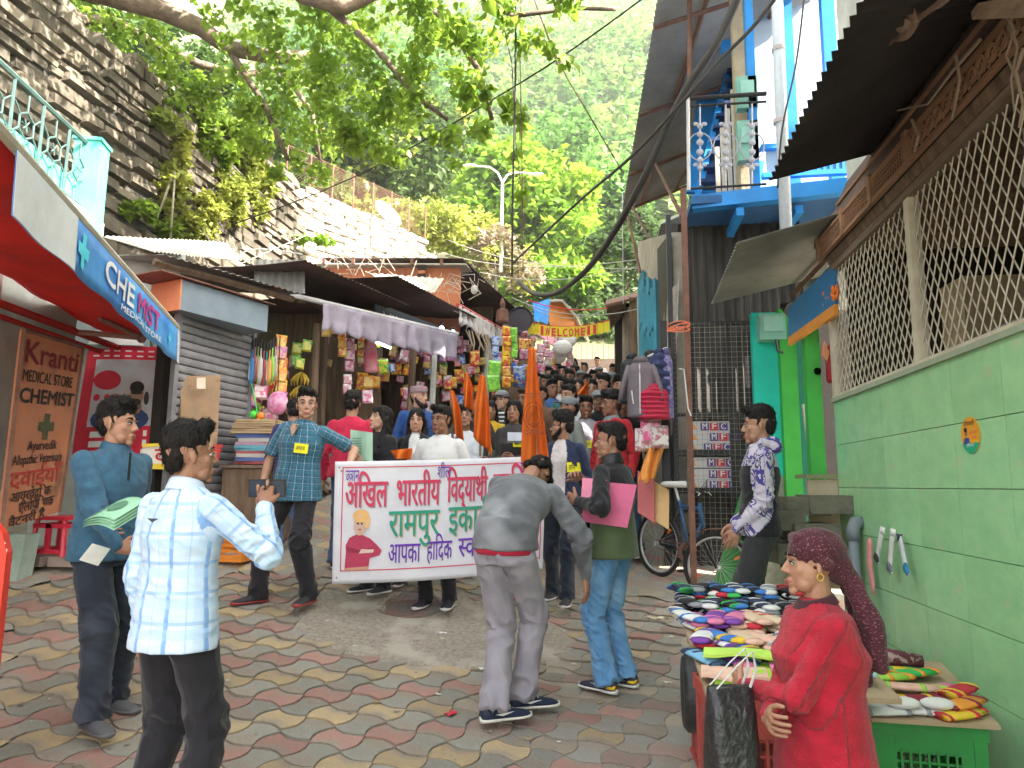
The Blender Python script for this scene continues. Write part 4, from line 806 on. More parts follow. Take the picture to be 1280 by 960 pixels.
mb=MB();mb.box((4.0,1.0,6.2),(4.4,8.8,5.6));mb.build('unseen_upper_wall',M['plaster'],hs)  # unseen upper storey, raised to keep the sun off the street
mb=MB();mb.corr((1.9,-3.8,9.0),(1.9,5.8,9.0),(4.2,5.8,10.0),(4.2,-3.8,10.0),pitch=.12);mb.corr((4.2,-3.8,10.0),(4.2,5.8,10.0),(6.6,5.8,9.0),(6.6,-3.8,9.0),pitch=.12);mb.build('unseen_main_roof',M['tin'],hs)  # roof out of view, set high so its shadow covers the left shops
for k in range(3):y=-.5+2.2*k;mb=MB();mb.box((1.79,y,5.1),(.04,.9,1.1));mb.build('window',M['blue'],hs)
ts=thing('torn_board','torn curled scrap of brown board hanging under the black eave','board scrap',P(1110,40,3.0))
mb=MB();A_,B_,C_,D_=P(1070,44,3.1),P(1108,5,2.9),P(1150,22,2.9),P(1118,56,3.1);mb.sheet(lambda u,v:A_.lerp(B_,v).lerp(D_.lerp(C_,v),u)+Vector((0,-.06*math.sin(3.1*u),-.04*math.sin(6*u+3*v))),10,8,.008);mb.build('scrap',C((.30,.19,.14),.9),ts)
mb=MB();A_,B_,C_,D_=P(1104,50,3.05),P(1128,20,2.9),P(1190,-8,2.75),P(1130,52,3.0);mb.sheet(lambda u,v:A_.lerp(B_,v).lerp(D_.lerp(C_,v),u)+Vector((0,.05*math.sin(5*u),.03*math.sin(6*v))),10,6,.008);mb.build('scrap',C((.24,.16,.13),.9),ts)
vn=thing('dry_vines','pale dry vine stems trailing over the wooden eaves at the upper right','vines',P(1260,20,2.8))
for k,pts in enumerate((((1275,-5),(1262,30),(1272,60),(1264,100),(1268,140)),((1255,8),(1268,40),(1258,70),(1276,110)),((1225,50),(1190,90),(1160,130),(1122,138)),((1195,70),(1200,100),(1190,150)),((1140,150),(1148,170),(1143,190)),((1280,60),(1270,90),(1279,130),(1274,160)))):
 mb=MB();mb.tube([atx(x,y,GX-.12)for x,y in pts],[.009,.008,.006,.005,.003][:len(pts)],5);mb.build('stem',C((.33,.25,.18),.9),vn)
mb=MB();mb.prism([P(1222,4,2.7),P(1300,-10,2.5),P(1300,10,2.5),P(1223,14,2.7)],(0,.05,0));tag(mb.build('roof_stick',M['plank']),'pale broken plank end poking from the eaves, topmost right','plank')
sk=atx(1213,544,GX-.004);stk=thing('round_sticker','round orange white and green party sticker on the green tiles','sticker',sk)
SR=.088
def skp(x,y,l=0):return Vector((GX-.0045-l,sk.y-x*SR,sk.z+y*SR))
def skpoly(nm,pts,c,l):mb=MB();mb.v=[tuple(skp(x,y,l))for x,y in pts];mb.f=[tuple(range(len(pts)))];mb.m=[0];mb.build(nm,C(c),stk)
circ=lambda a0,a1,n=20,r=1.:[(r*math.cos(R(a0+(a1-a0)*k/n)),r*math.sin(R(a0+(a1-a0)*k/n)))for k in range(n+1)]
mb=MB();mb.prism([skp(x,y)for x,y in circ(0,354)],(.003,0,0));mb.build('backing',C((.85,.45,.03)),stk)
skpoly('orange_field',circ(-15,195),(.85,.38,.03),.001);skpoly('green_field',circ(205,335),(.02,.42,.22),.001)
skpoly('printed_head',[(-.42+.17*math.cos(a*.5),.16+.22*math.sin(a*.5))for a in range(12)],(.35,.16,.08),.002);skpoly('printed_hair',[(-.42+.18*math.cos(a*.5),.3+.13*math.sin(a*.5))for a in range(12)],(.02,.02,.03),.003);skpoly('printed_body',[(-.78,-.45),(-.05,-.45),(-.15,-.12),(-.6,-.12)],(.03,.07,.35),.002)
for tx,x,y,w_,h_,c in(('दीपावली',-.55,.52,1.1,.3,(.05,.04,.03)),('शुभ कामना',0,.05,.8,.2,(.8,.1,.1)),('नगर',0.1,-.2,.6,.18,(.8,.1,.1)),('हिमाचल',-.4,-.62,.8,.2,(.9,.9,.9))):
 letters('lettering',tx,C(c),(0,0,0),(1,0,0),(0,1,0),width=w_,height=h_*1.2,parent=stk,mapf=lambda a,b,l_,x=x,y=y:skp(x+a,y+b,.003))
pp=atx(1068,690,GX-.07);dp=thing('grey_drain_pipe','short grey plastic drain pipe with elbow at the end of the tiled wall','pipe',(pp.x,pp.y,.4));gp=C((.20,.24,.27),.4)
mb=MB();mb.tube([(pp.x,pp.y,.3),(pp.x,pp.y,1.2)],.036,12);mb.build('pipe',gp,dp,smooth=True);mb=MB();mb.tube([(pp.x,pp.y,1.15),(pp.x,pp.y,1.22),(pp.x+.02,pp.y+.02,1.26),(pp.x+.08,pp.y+.04,1.265)],.045,12);mb.build('elbow',gp,dp,smooth=True)
def sockhang(px,y0,y1,c,lab,ang=0,w_=.05):
 a=atx(px,y0,GX-.05);b=atx(px+ang,y1,GX-.05);t=thing('hanging_sock',lab,'sock',a)
 m_=a.lerp(b,.6);e=b+Vector((-.02,-.09,0));mb=MB();mb.tube([a,a.lerp(m_,.5),m_,b,e],[w_*.8,w_*.9,w_*.85,w_,w_*.5],10,flat=.35,up=(1,0,0));mb.build('sock',C(c[0]),t,smooth=True)
 mb=MB();mb.tube([b+Vector((-.004,-.0,.02)),e+Vector((-.004,0,0))],[w_*1.04,w_*.55],10,flat=.42,up=(1,0,0));mb.build('toe',C(c[1]),t,smooth=True);mb=MB();mb.tube([a-Z*.035,a+Z*.004],w_*.95,10,flat=.4,up=(1,0,0));mb.build('cuff',C(c[2]),t,smooth=True)
sockhang(1103,660,700,((.7,.7,.68),(.03,.03,.04),(.8,.8,.78)),'white ankle sock with black toe, left of the three on the wall',-7,.03);sockhang(1116,662,712,((.7,.7,.68),(.15,.17,.2),(.8,.8,.78)),'white sock with grey toe, middle of the three on the wall',-4,.032);sockhang(1124,668,714,((.6,.62,.65),(.03,.25,.5),(.04,.05,.08)),'white and blue sock, right of the three on the wall',9,.03)
a=atx(1088,676,GX-.05);mb=MB();mb.tube([a+Z*.01,a-Z*.02+Vector((0,.02,0)),a-Z*.15+Vector((0,.04,0)),a-Z*.28+Vector((0,.01,0)),a-Z*.34],[.02,.035,.035,.03,.015],10,flat=.4,up=(1,0,0));tag(mb.build('pink_cloth',C((.75,.3,.3)),smooth=True),'salmon pink cloth hung left of the white socks','cloth')
# green doorway shop beyond the tiled wall
gd=thing('green_doorway','narrow shop entrance with bright green posts and turquoise wall','shop front',(1.6,6.2,.5))
def gx(px,Y):return at(px,606,Y).x
def postbox(t,nm,x0,x1,Y,z0,z1,m,dep=.1):mb=MB();a=gx(x0,Y);b=gx(x1,Y);mb.box(((a+b)/2,Y+dep/2,(z0+z1)/2),(b-a,dep,z1-z0));return mb.build(nm,m,t)
postbox(gd,'turquoise_wall',948,983,6.62,1.6,3.1,M['turq'].copy()if False else mat('bright_turquoise_wall',(.01,.58,.46),.6,(.01,.45,.36),3,bump=.1));postbox(gd,'base_wall',948,983,6.61,.4,1.6,mat('cracked_plaster',(.35,.36,.28),.9,(.2,.2,.15),6,bump=.4))
postbox(gd,'door_post',983,1004,6.5,.5,3.1,M['green']);postbox(gd,'door_post',1015,1034,6.0,1.15,2.9,M['green']);postbox(gd,'inner_door',1003,1018,6.75,.5,3.0,mat('dark_turquoise',(.02,.22,.18),.7,bump=.1))
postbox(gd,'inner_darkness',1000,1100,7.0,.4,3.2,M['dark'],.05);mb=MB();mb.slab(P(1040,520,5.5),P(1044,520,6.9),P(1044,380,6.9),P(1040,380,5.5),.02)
postbox(gd,'counter_front',1010,1048,5.72,.75,1.56,mat('ochre_board',(.40,.30,.14),.8,(.55,.5,.38),5,mix=(.3,.75),bump=.15),.05);mb=MB();mb.box((gx(1032,5.8),5.85,1.585),(.34,.34,.03));mb.build('counter_top',C((.25,.28,.15)),gd)
for k,(x,y,s)in enumerate(((1003,632,.30),(1030,630,.3),(975,650,.25),(1010,665,.32),(985,690,.3),(1020,700,.36))):
 p=P(x,y,5.55-.04*k);mb=MB();mb.box(p,(s,.35,.13),rot=.05*k);tag(mb.build('step_stone',mat('dark_step_stone',(.20,.19,.14),.9,(.1,.1,.08),4,bump=.4)),['upper left block of the shop step','upper right block of the shop step','block of the step behind the youth','middle block of the shop step','low left block of the shop step','lowest right block of the shop step beside the pipe'][k],'stone block')
gh=mb=MB()
fa,fb=at(1000,415,6.3),at(1045,375,5.5)
sgn=thing('shop_name_board','blue shop board with an orange garland of marigold above the green doorway','sign',fa);mb=MB();mb.slab(P(985,425,6.2),P(1043,382,5.45),P(1043,328,5.45),P(985,385,6.2),.03);mb.build('panel',C((.04,.2,.42)),sgn);mb=MB();mb.slab(P(985,432,6.18),P(1043,394,5.43),P(1043,380,5.43),P(985,422,6.18),.03);mb.build('edge',C((.75,.3,.05)),sgn)
mb=MB()
for k in range(160):
 u=rng.random();p=P(1006,392,6.1).lerp(P(1044,362,5.45),u)+Vector((rng.uniform(-.02,.02),-.03-rng.random()*.03,rng.uniform(-.07,.03)));mb.ell(p,(.012,.012,.022),nu=5,nv=3)
tag(mb.build('marigold_garland',C((.85,.2,.02))),'orange fringed garland along the blue shop board','garland')
mb=MB();mb.corr((.93,5.15,3.27),(.97,6.85,3.25),(1.95,6.75,3.46),(1.95,5.25,3.58),pitch=.07,amp=.010);can=thing('tin_canopy','grey corrugated tin canopy over the green doorway','canopy',(1.4,6,3.3));mb.build('sheet',mat('grey_tin_underside',(.22,.23,.21),.6,(.15,.15,.14),3,bump=.1),can);mb=MB();mb.tube([(1.9,5.2,3.50),(1.75,6.9,3.35)],.03,4);mb.build('bearer',M['rust'],can)
em=P(964,410,6.55);eb=thing('electric_meter_box','pale turquoise electric meter box above the bright turquoise wall','meter box',em);MT=C((.22,.48,.40),.5)
mb=MB();mb.box(em,(.23,.14,.24));mb.build('case',MT,eb);mb=MB();mb.box(em+Vector((-.0,-.08,.02)),(.17,.03,.14));mb.build('cover',C((.28,.56,.48)),eb);mb=MB();mb.tube([em+Vector((.02,-.07,-.12)),em+Vector((.03,-.07,-.22)),em+Vector((.08,-.05,-.24))],.012,5);mb.build('cable_tail',M['wire'],eb)
lp=P(978,382,6.4);mb=MB();mb.tube([lp,lp+Vector((.05,-.1,-.06))],[.03,.07],10);tag(mb.build('spotlight',M['black']),'small dark spotlight beneath the tin canopy','spotlight')
fx_=P(1042,455,5.75);fxt=thing('red_fire_extinguisher','dark red cylinder hung in the doorway behind the screen post','cylinder',fx_);mb=MB();mb.tube([fx_-Z*.15,fx_-Z*.13,fx_+Z*.12,fx_+Z*.16],[.05,.06,.06,.02],12);mb.build('body',C((.3,.02,.03),.3),fxt,smooth=True)
mb=MB();mb.prism([P(1030,425,5.7),P(1037,440,5.7),P(1034,452,5.7),P(1027,443,5.7)],(0,.01,0));tag(mb.build('small_flag',C((.6,.25,.12))),'small faded tricolour paper flag in the green doorway','flag')
mb=MB();mb.rings([[P(1022,464,5.98)+Vector((math.cos(a)*r_,0 if r_ else 0,math.sin(a)*r_))for a in[2*math.pi*k/14 for k in range(14)]]for r_ in(.03,.001)]);tag(mb.build('round_badge',C((.6,.55,.5))),'tiny round badge stuck on the green door post','sticker')
for k,(xb,yb,xt,yt,w_,m_,lab)in enumerate(((905,735,958,560,.2,'green','widest bright green plank leaning across behind the youth'),(925,735,978,515,.11,'dull','grey green plank leaning left of the other two narrow ones'),(938,735,988,515,.09,'dull','grey green narrow plank leaning in the middle'),(948,735,997,518,.08,'dull','grey green narrow plank leaning at the right'))):
 a,b=P(xb,yb,6.75),P(xt,yt,6.95);d=(b-a).normalized();s_=Vector((1,0,0));s_=(s_-d*s_.dot(d)).normalized();y_=-.03*k
 mm=mat('worn_green_plank',(.05,.28,.07),.6,(.04,.20,.05),4,bump=.15)if m_=='green' else mat('dull_green_plank',(.12,.24,.09),.8,(.09,.16,.07),4,bump=.2);mb=MB();o=Vector((0,y_,0));mb.slab(a-s_*w_/2+o,a+s_*w_/2+o,b+s_*w_/2+o,b-s_*w_/2+o,.025);tag(mb.build('leaning_plank',mm),lab,'plank')
mb=MB();mb.slab(P(1020,640,5.9),P(1024,640,5.9),P(1008,505,6.3),P(1003,505,6.3),.03);tag(mb.build('leaning_plank',C((.45,.42,.38))),'thin whitish plank leaning in the green doorway','plank')
# dark corrugated building with the cage
dk=thing('dark_tin_building','tall narrow building clad in near-black corrugated sheets','building',(1.2,7,.6));zf=gz(1,7)
M['tin_black']=mat('black_corrugated_sheet',(.055,.05,.045),.75,(.018,.016,.014),2.2,mix=(.35,.7),stretch=(3,3,.5),bump=.15)  # near-black sheet colour with upright darker streaks
for k in range(3):
 x0=.86+k*.37;mb=MB();mb.corr((x0,7.42-.004*k,zf-.2),(x0+.37,7.42-.004*k,zf-.2),(x0+.37,7.42-.004*k,4.6),(x0,7.42-.004*k,4.6),pitch=.095,amp=.014,nv=2);mb.build('wall_sheet',M['tin_black'],dk)
mb=MB();mb.box((1.45,8.7,2.3),(1.1,2.4,4.0));mb.build('wall',M['dark'],dk)
mb=MB();mb.corr((.85,9.4,zf),(.85,7.42,zf),(.85,7.42,4.3),(.85,9.4,4.3),pitch=.095,amp=.012);mb.build('side_sheet',M['tin_black'],dk)
cg=thing('wire_cage','black steel cage with fine wire grid holding white cartons','cage',(1.05,6.75,.7));cx0,cx1,cy0,cy1,cz0,cz1=gx(846,7),gx(948,7),7.0,7.35,.80,P(900,404,7).z
FRM=M['black']
for x in(cx0,gx(918,7),cx1):
 mb=MB();mb.box((x,cy0,(cz0+cz1)/2),(.045,.045,cz1-cz0));mb.build('frame_post',FRM,cg)
for x in(cx0,cx1):mb=MB();mb.box((x,cy1,(cz0+cz1)/2),(.045,.045,cz1-cz0));mb.build('frame_post',FRM,cg)
mb=MB();mb.box((cx0-.09,cy0+.1,(cz0+cz1)/2),(.07,.1,cz1-cz0+.1));mb.build('frame_post',FRM,cg)
for py in(404,518,564,612,640):z=P(900,py,7).z;mb=MB();mb.box(((cx0+cx1)/2,cy0,z),(cx1-cx0,.04,.035));mb.build('frame_rail',FRM,cg)
for py in(612,564):z=P(900,py,7).z;mb=MB();mb.box(((cx0+cx1)/2,(cy0+cy1)/2,z-.03),(cx1-cx0-.05,.36,.02));mb.build('shelf',FRM,cg)
GWm=mat('galvanised_wire',(.34,.34,.30),.5,bump=0,metal=.3);mb=MB();x=cx0+.05
while x<cx1:mb.tube([(x,cy0-.025,cz0),(x,cy0-.025,cz1)],.0017,3,caps=False);x+=.05
z=cz0
while z<cz1:mb.tube([(cx0,cy0-.027,z),(cx1,cy0-.027,z)],.0017,3,caps=False);z+=.05
mb.build('wire_grid',GWm,cg)
WB=C((.66,.65,.66));PB=C((.12,.05,.28));RB=C((.7,.04,.06));OB=C((.85,.35,.1))
for k,py in enumerate((533,546,559,578,592.5,606)):
 y_=7.04;c=P(888+rng.uniform(-1,1),py,y_);hh=12.4*y_/F_PX;ww=51*y_/F_PX
 t=thing('white_carton',['top','middle','bottom','top','middle','bottom'][k]+' white MFC carton on the %s shelf of the cage'%('upper' if k<3 else 'lower'),'carton',c-Z*hh/2);mb=MB();mb.box((c.x,y_+.13,c.z),(ww,.24,hh));mb.build('box',WB,t)
 ox=[.42,.62,.5,.58,.62,.62][k];fy=y_+.008
 for j,(ch,m_)in enumerate((('M',PB),('F',RB),('C',PB))):
  x0=c.x-ww/2+ww*(ox-.14)+j*.088;mb=MB();mb.slab((x0,fy,c.z-hh*.40),(x0+.082,fy,c.z-hh*.40),(x0+.082,fy,c.z+hh*.38),(x0,fy,c.z+hh*.38),.002);mb.build('logo_block',m_,t)
  letters('lettering',ch,C((.85,.85,.85)),(x0+.014,fy,c.z-hh*.26),(1,0,0),(0,0,1),width=.05,height=.085,parent=t,bold=.03,lift=.003)
 mb=MB();mb.slab((c.x-ww*.44,fy,c.z-.03),(c.x-ww*.30,fy,c.z-.03),(c.x-ww*.36,fy,c.z+.02),(c.x-ww*.46,fy,c.z+.015),.002);mb.build('red_mark',OB,t)
pl=thing('rusty_pole','thin rusty square steel pole standing at the street edge before the cage','pole',(.68,6.4,.5));a,b=P(861,738,6.35),P(860,236,6.35);mb=MB();mb.box(((a.x+b.x)/2,6.35,(a.z+b.z)/2),(.05,.05,b.z-a.z));mb.build('tube',M['rust'],pl)
mb=MB();rp_=P(851,412,6.3)
for k in range(4):mb.tube([rp_+Vector((.10*math.cos(a)-.02,.05*math.sin(a),.03*math.sin(a*1+k)+.012*k))for a in[i*math.pi/6 for i in range(13)]],.006,5)
tag(mb.build('orange_rope',C((.75,.2,.1))),'orange rope coil tied round the rusty pole','rope')
mb=MB();mb.tube([P(849,461,6.3),P(855,462,6.28),P(857,480,6.28),P(860,510,6.3),P(864,520,6.3)],.006,5);tag(mb.build('hanging_string',M['white']),'thin white cord hanging along the rusty pole','cord')
# blue wooden house with balcony
bh=thing('blue_house','bright blue wooden house with a balcony over the dark tin wall','house',(1.5,7.5,4.3));bz=P(900,250,6.8).z
mb=MB();a,b=P(865,250,6.85),P(1062,234,6.5);mb.slab((a.x,a.y,a.z-.09),(b.x+.6,b.y,a.z-.09),(b.x+.6,b.y,a.z+.05),(a.x,a.y,a.z+.05),.12);mb.build('floor_beam',M['blue'],bh)
mb=MB();mb.box((4.75,12.1,5.0),(4.6,7.8,10.0));mb.build('unseen_shade_block',M['plaster'],bh)  # unseen block added behind the panels to shade the shops opposite
mb=MB();mb.box((2.4,7.9,a.z-.02),(3.2,2.2,.08));mb.build('balcony_floor',mat('dim_blue_board',(.03,.12,.30),.7,bump=.1),bh)
for k in range(5):x=a.x+.15+k*.55;mb=MB();mb.box((x+.3,7.2,a.z-.16),(.07,.8,.08));mb.build('joist',M['blue'],bh)
for x0,x1,Y in((941,950,7.05),(956,967,6.85),(1001,1021,7.3),(1062,1080,7.3)):
 postbox(bh,'column',x0,x1,Y,bz,8.6,M['blue'])
PLW=mat('bright_wall_panel',(.50,.60,.70),.6,(.42,.53,.66),2,bump=.05)
postbox(bh,'wall_panel',966,1003,7.9,bz,8.6,PLW,.08);postbox(bh,'wall_panel',1019,1105,7.9,bz,8.6,PLW,.08)
z0,z1=P(1040,216,7.1).z,P(1040,180,7.1).z
for k in range(13):
 postbox(bh,'baluster',1000+k*8.6,1004.3+k*8.6,7.1,z0,z1,M['blue'],.03)
mb=MB()
for z in(z0,z1):mb.box((gx(1045,7.1),7.1,z),(1.1,.07,.05))
mb.build('balcony_rail',M['blue'],bh)
mb=MB();mb.box((gx(1045,7.14),7.16,(z0+z1)/2),(1.0,.02,z1-z0));mb.build('white_boarding',PLW,bh)
postbox(bh,'plaster_post',938,956,7.0,bz,8.6,mat('tan_plaster_post',(.46,.38,.25),.9,(.3,.25,.17),4,bump=.3),.12)
mb=MB();s0_,s1_=P(868,238,7.6),P(915,48,9.4)
for w_ in(0,.62):mb.slab(s0_+Vector((w_,0,-.05)),s0_+Vector((w_+.07,0,-.05)),s1_+Vector((w_+.07,0,-.05)),s1_+Vector((w_,0,-.05)),.22)
mb.build('stair_stringer',M['blue'],bh)
for k in range(13):p=s0_.lerp(s1_,(k+.5)/13);mb=MB();mb.box(p+Vector((.34,.05,.0)),(.6,.24,.04));mb.box(p+Vector((.34,.16,.08)),(.6,.03,.16));mb.build('stair_tread',mat('dark_blue_board',(.015,.05,.16),.7,bump=.1),bh)
mb=MB();mb.slab(P(858,240,8.8),P(945,240,8.8),P(945,40,9.6),P(880,40,9.6),.05);mb.build('stair_back',M['blue'],bh)
mb=MB();q=P(925,52,8.4);mb.prism([P(900,50,8.0),P(945,46,8.0),P(945,62,8.0),P(928,72,8.0),(P(918,64,8.0)),P(902,66,8.0)],(0,.04,0));mb.build('valance',M['blue'],bh)
for k in range(4):postbox(bh,'wall_board',908+k*8,914+k*8,7.5,bz,bz+.9+.22*k,C((.5,.45,.36)),.03)
ir=thing('iron_railing','dark iron balcony railing with round scrolled ornaments','railing',(1.2,6.8,bz));YR=6.78
for py,r_ in((120,.022),(130,.012),(233,.012)):mb=MB();mb.tube([P(862,py+3,YR),P(958,py-3,YR)],r_,6);mb.build('rail',M['wire'],ir)
OG=C((.38,.38,.42),.4)
for k,x in enumerate((875,907,940)):
 mb=MB();mb.tube([P(x,130,YR),P(x,232,YR)],.010,6);mb.build('baluster',OG,ir)
 c=P(x,183,YR);rr=15*YR/F_PX;mb=MB();mb.tube([c+Vector((math.cos(a)*rr,0,math.sin(a)*rr*1.25))for a in[i*math.pi/12 for i in range(25)]],.007,5,caps=False);mb.build('ring',OG,ir)
 mb=MB()
 for py,s_ in((158,.8),(168,.9),(178,1),(190,1),(200,.9),(210,.8)):cc=P(x,py,YR-.01);mb.ell(cc,(.035*s_,.018,.035*s_),nu=8,nv=5)
 for py in(155,206):
  for sx_ in(-1,1):cc=P(x+5*sx_,py,YR);mb.ell(cc,(.03,.01,.022),nu=8,nv=4)
 mb.build('ornament',OG,ir)
mb=MB();mb.tube([P(860,118,YR),P(861,238,YR)],.02,6);mb.build('end_post',M['steel'],ir)
for k,(x,y,h)in enumerate(((933,118,.34),(934,178,.42))):
 c=P(x,y,6.9);t=thing('green_meter_box',['upper pale green meter box behind the iron railing','lower pale green meter box behind the iron railing'][k],'meter box',c);mb=MB();mb.box(c,(.2,.1,h));mb.build('case',MT,t);mb=MB();mb.box(c+Vector((0,-.055,.05)),(.13,.02,h*.4));mb.build('cover',C((.3,.58,.5)),t)
 mb=MB();mb.tube([c-Z*h/2,c-Z*(h/2+.08)+Vector((.05,0,0)),c-Z*(h/2+.3)+Vector((.06,0,0))],.008,4);mb.build('cable_tail',M['wire'],t)
ds_=thing('white_downpipe','pale blue-white plastic downpipe between the blue columns','pipe',P(975,300,6.5));mb=MB();mb.tube([P(983,298,6.4),P(975,100,6.4),P(970,-40,6.4)],.055,12);mb.build('pipe',C((.62,.68,.74),.4),ds_,smooth=True)
for py in(62,152):mb=MB();c=P(972+py*.02,py,6.4);mb.tube([c-Z*.02,c+Z*.02],.062,12);mb.build('collar',C((.5,.45,.45)),ds_)
# high tin roof over the lane with steel tube frame
hr=thing('high_tin_roof','high corrugated tin roof on rusty steel tubes overhanging the lane','roof',(1,9,6.6));za=6.66
mb=MB();r0_,r1_=Vector((.56,6.6,za)),Vector((.24,12.9,za));r2_,r3_=Vector((1.5,12.3,za+.25)),Vector((2.6,6.6,za+.5));mb.corr(r0_,r1_,r2_,r3_,pitch=.11,amp=.018,nv=4);mb.build('sheet',mat('grey_roof_underside',(.36,.35,.32),.55,(.25,.24,.22),2,bump=.08,metal=.05),hr)
for u in(.28,.75):mb=MB();mb.tube([r0_.lerp(r3_,u)-Z*.05,r1_.lerp(r2_,u)-Z*.05],.03,4);mb.build('purlin',M['rust'],hr)
for v in(.12,.42,.72,.97):mb=MB();mb.tube([r0_.lerp(r1_,v)-Z*.1,r3_.lerp(r2_,v)-Z*.1],.03,4);mb.build('rafter',M['rust'],hr)
for A_,B_ in(((791,258,12),(845,365,9.5)),((812,190,11),(852,270,8)),((862,110,7.1),(862,-20,7.1)),((783,262,12.8),(800,340,11))):mb=MB();mb.tube([P(*A_),P(*B_)],.025,4);mb.build('brace',M['rust'],hr)
# lane house: windows in blue frames, white gable board, cloth
lh=thing('lane_house','narrow lane house with blue framed windows under the high tin roof','house',(.7,9.5,1))
q0,q1=Vector((.69,7.7,0)),Vector((.52,12.8,0));wallbox(lh,'wall',q0,q1,.6,6.2,0.02,M['plaster'])if False else None
ld=(q1-q0).normalized();ln=Vector((-ld.y,ld.x,0))
mb=MB();mb.slab(q1+Z*.6,q0+Z*.6,q0+Z*4.3,q1+Z*6.0,.3);mb.build('wall',mat('beige_wall',(.42,.38,.31),.85,(.28,.25,.2),3,bump=.2),lh)
mb=MB();mb.slab(q1+ld*.0+Z*.6,q1+Vector((1.2,0,.6)),q1+Vector((1.2,0,6.4)),q1+Z*6.4,.2)
def lw(s0_,s1_,z0,z1,nm='window'):
 a=q0+ld*s1_+ln*.03;b=q0+ld*s0_+ln*.03
 mb=MB();mb.slab(a+Z*z0,b+Z*z0,b+Z*z1,a+Z*z1,.02);o=mb.build(nm,mat('dim_pane',(.05,.12,.14),.2,(.03,.07,.09),3,bump=0,spec=.6),lh)
 fm=MB()
 for p_,r_ in(((a,z0),(b,z0)),((a,z1),(b,z1)),((a,(z0+z1)/2),(b,(z0+z1)/2))):pass
 for(A_,zA),(B_,zB)in(((a,z0),(b,z0)),((a,z1),(b,z1)),((a,z0),(a,z1)),((b,z0),(b,z1)),((a,(z0+z1)/2),(b,(z0+z1)/2)),(((a+b)/2,z0),((a+b)/2,z1))):fm.tube([A_+Z*zA+ln*.02,B_+Z*zB+ln*.02],.035,4)
 f=fm.build('frame',mat('blue_window_frame',(.06,.30,.42),.6,bump=.1),o);return o
lw(1.5,2.2,3.0,4.2);lw(2.45,3.15,3.1,4.5);lw(3.4,4.1,3.3,4.9)
mb=MB();mb.slab(q0+ld*1.15+ln*.05+Z*.6,q0-ld*.05+ln*.05+Z*.6,q0-ld*.05+ln*.05+Z*4.25,q0+ld*1.15+ln*.05+Z*4.5,.04);mb.build('dark_boarding',M['tin_black'],lh)
mb=MB();A_,B_,C_=P(802,364,11.5),P(826,280,9.5),P(850,262,8.3);mb.slab(A_,A_+Vector((.35,-.4,0)),B_+Vector((.35,-.4,0)),B_,.05);mb.build('white_bargeboard',C((.62,.62,.58)),lh)
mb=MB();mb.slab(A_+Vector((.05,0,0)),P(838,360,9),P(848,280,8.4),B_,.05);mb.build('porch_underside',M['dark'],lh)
mb=MB();A_,B_,C_,D_=P(826,470,8.3),P(843,440,7.4),P(846,345,7.4),P(830,390,8.2);mb.sheet(lambda u,v:A_.lerp(B_,u).lerp(D_.lerp(C_,u),v)+Vector((.03*math.sin(u*9),0,0)),10,6,.01);tag(mb.build('hanging_sheet',mat('dirty_white_tarp',(.52,.48,.42),.8,(.3,.26,.22),6,bump=.3)),'dirty white sheet hung beneath the lane house windows','sheet')
for k,(x0,x1,Y,c)in enumerate(((840,846,7.4,M['black']),(800,806,13,M['plaster']),(790,800,13.2,M['wood']))):
 z1_=P(845,270,Y).z if k==0 else P(800,372,Y).z;mb=MB();a=gx(x0,Y);b=gx(x1,Y);mb.box(((a+b)/2,Y,(z1_+gz(0,Y))/2),(b-a,.1,z1_-gz(0,Y)));tag(mb.build('upright_post',c),['black upright post at the cage corner of the lane','pale upright post of the log shack','brown upright post beside the log shack'][k],'post')
# log shack at the end
ls=thing('log_shack','small dark shack with peeled log posts at the far end of the lane','shack',(.1,14,3));mb=MB();mb.box((gx(788,14.4)+.1,14.5,3.9),(.75,.6,2.6));mb.build('wall',M['dark'],ls)
for x in(783,789,795):mb=MB();mb.tube([P(x,470,14),P(x,385,14)],.085,7);mb.build('log',mat('peeled_log',(.36,.30,.24),.85,(.2,.17,.14),4,stretch=(5,5,1),bump=.3),ls)
mb=MB();mb.slab(P(757,381,13.2),P(808,368,13),P(808,362,14.6),P(757,376,14.8),.05);mb.build('roof',M['rust'],ls);mb=MB();mb.slab(P(757,384,13.3),P(764,410,14),P(782,392,14),P(782,378,13.2),.05);mb.build('side_panel',M['wood'],ls)
mb=MB();mb.box(P(790,388,13.9),(.16,.1,.1));mb.build('fuse_box',M['plaster'],ls)
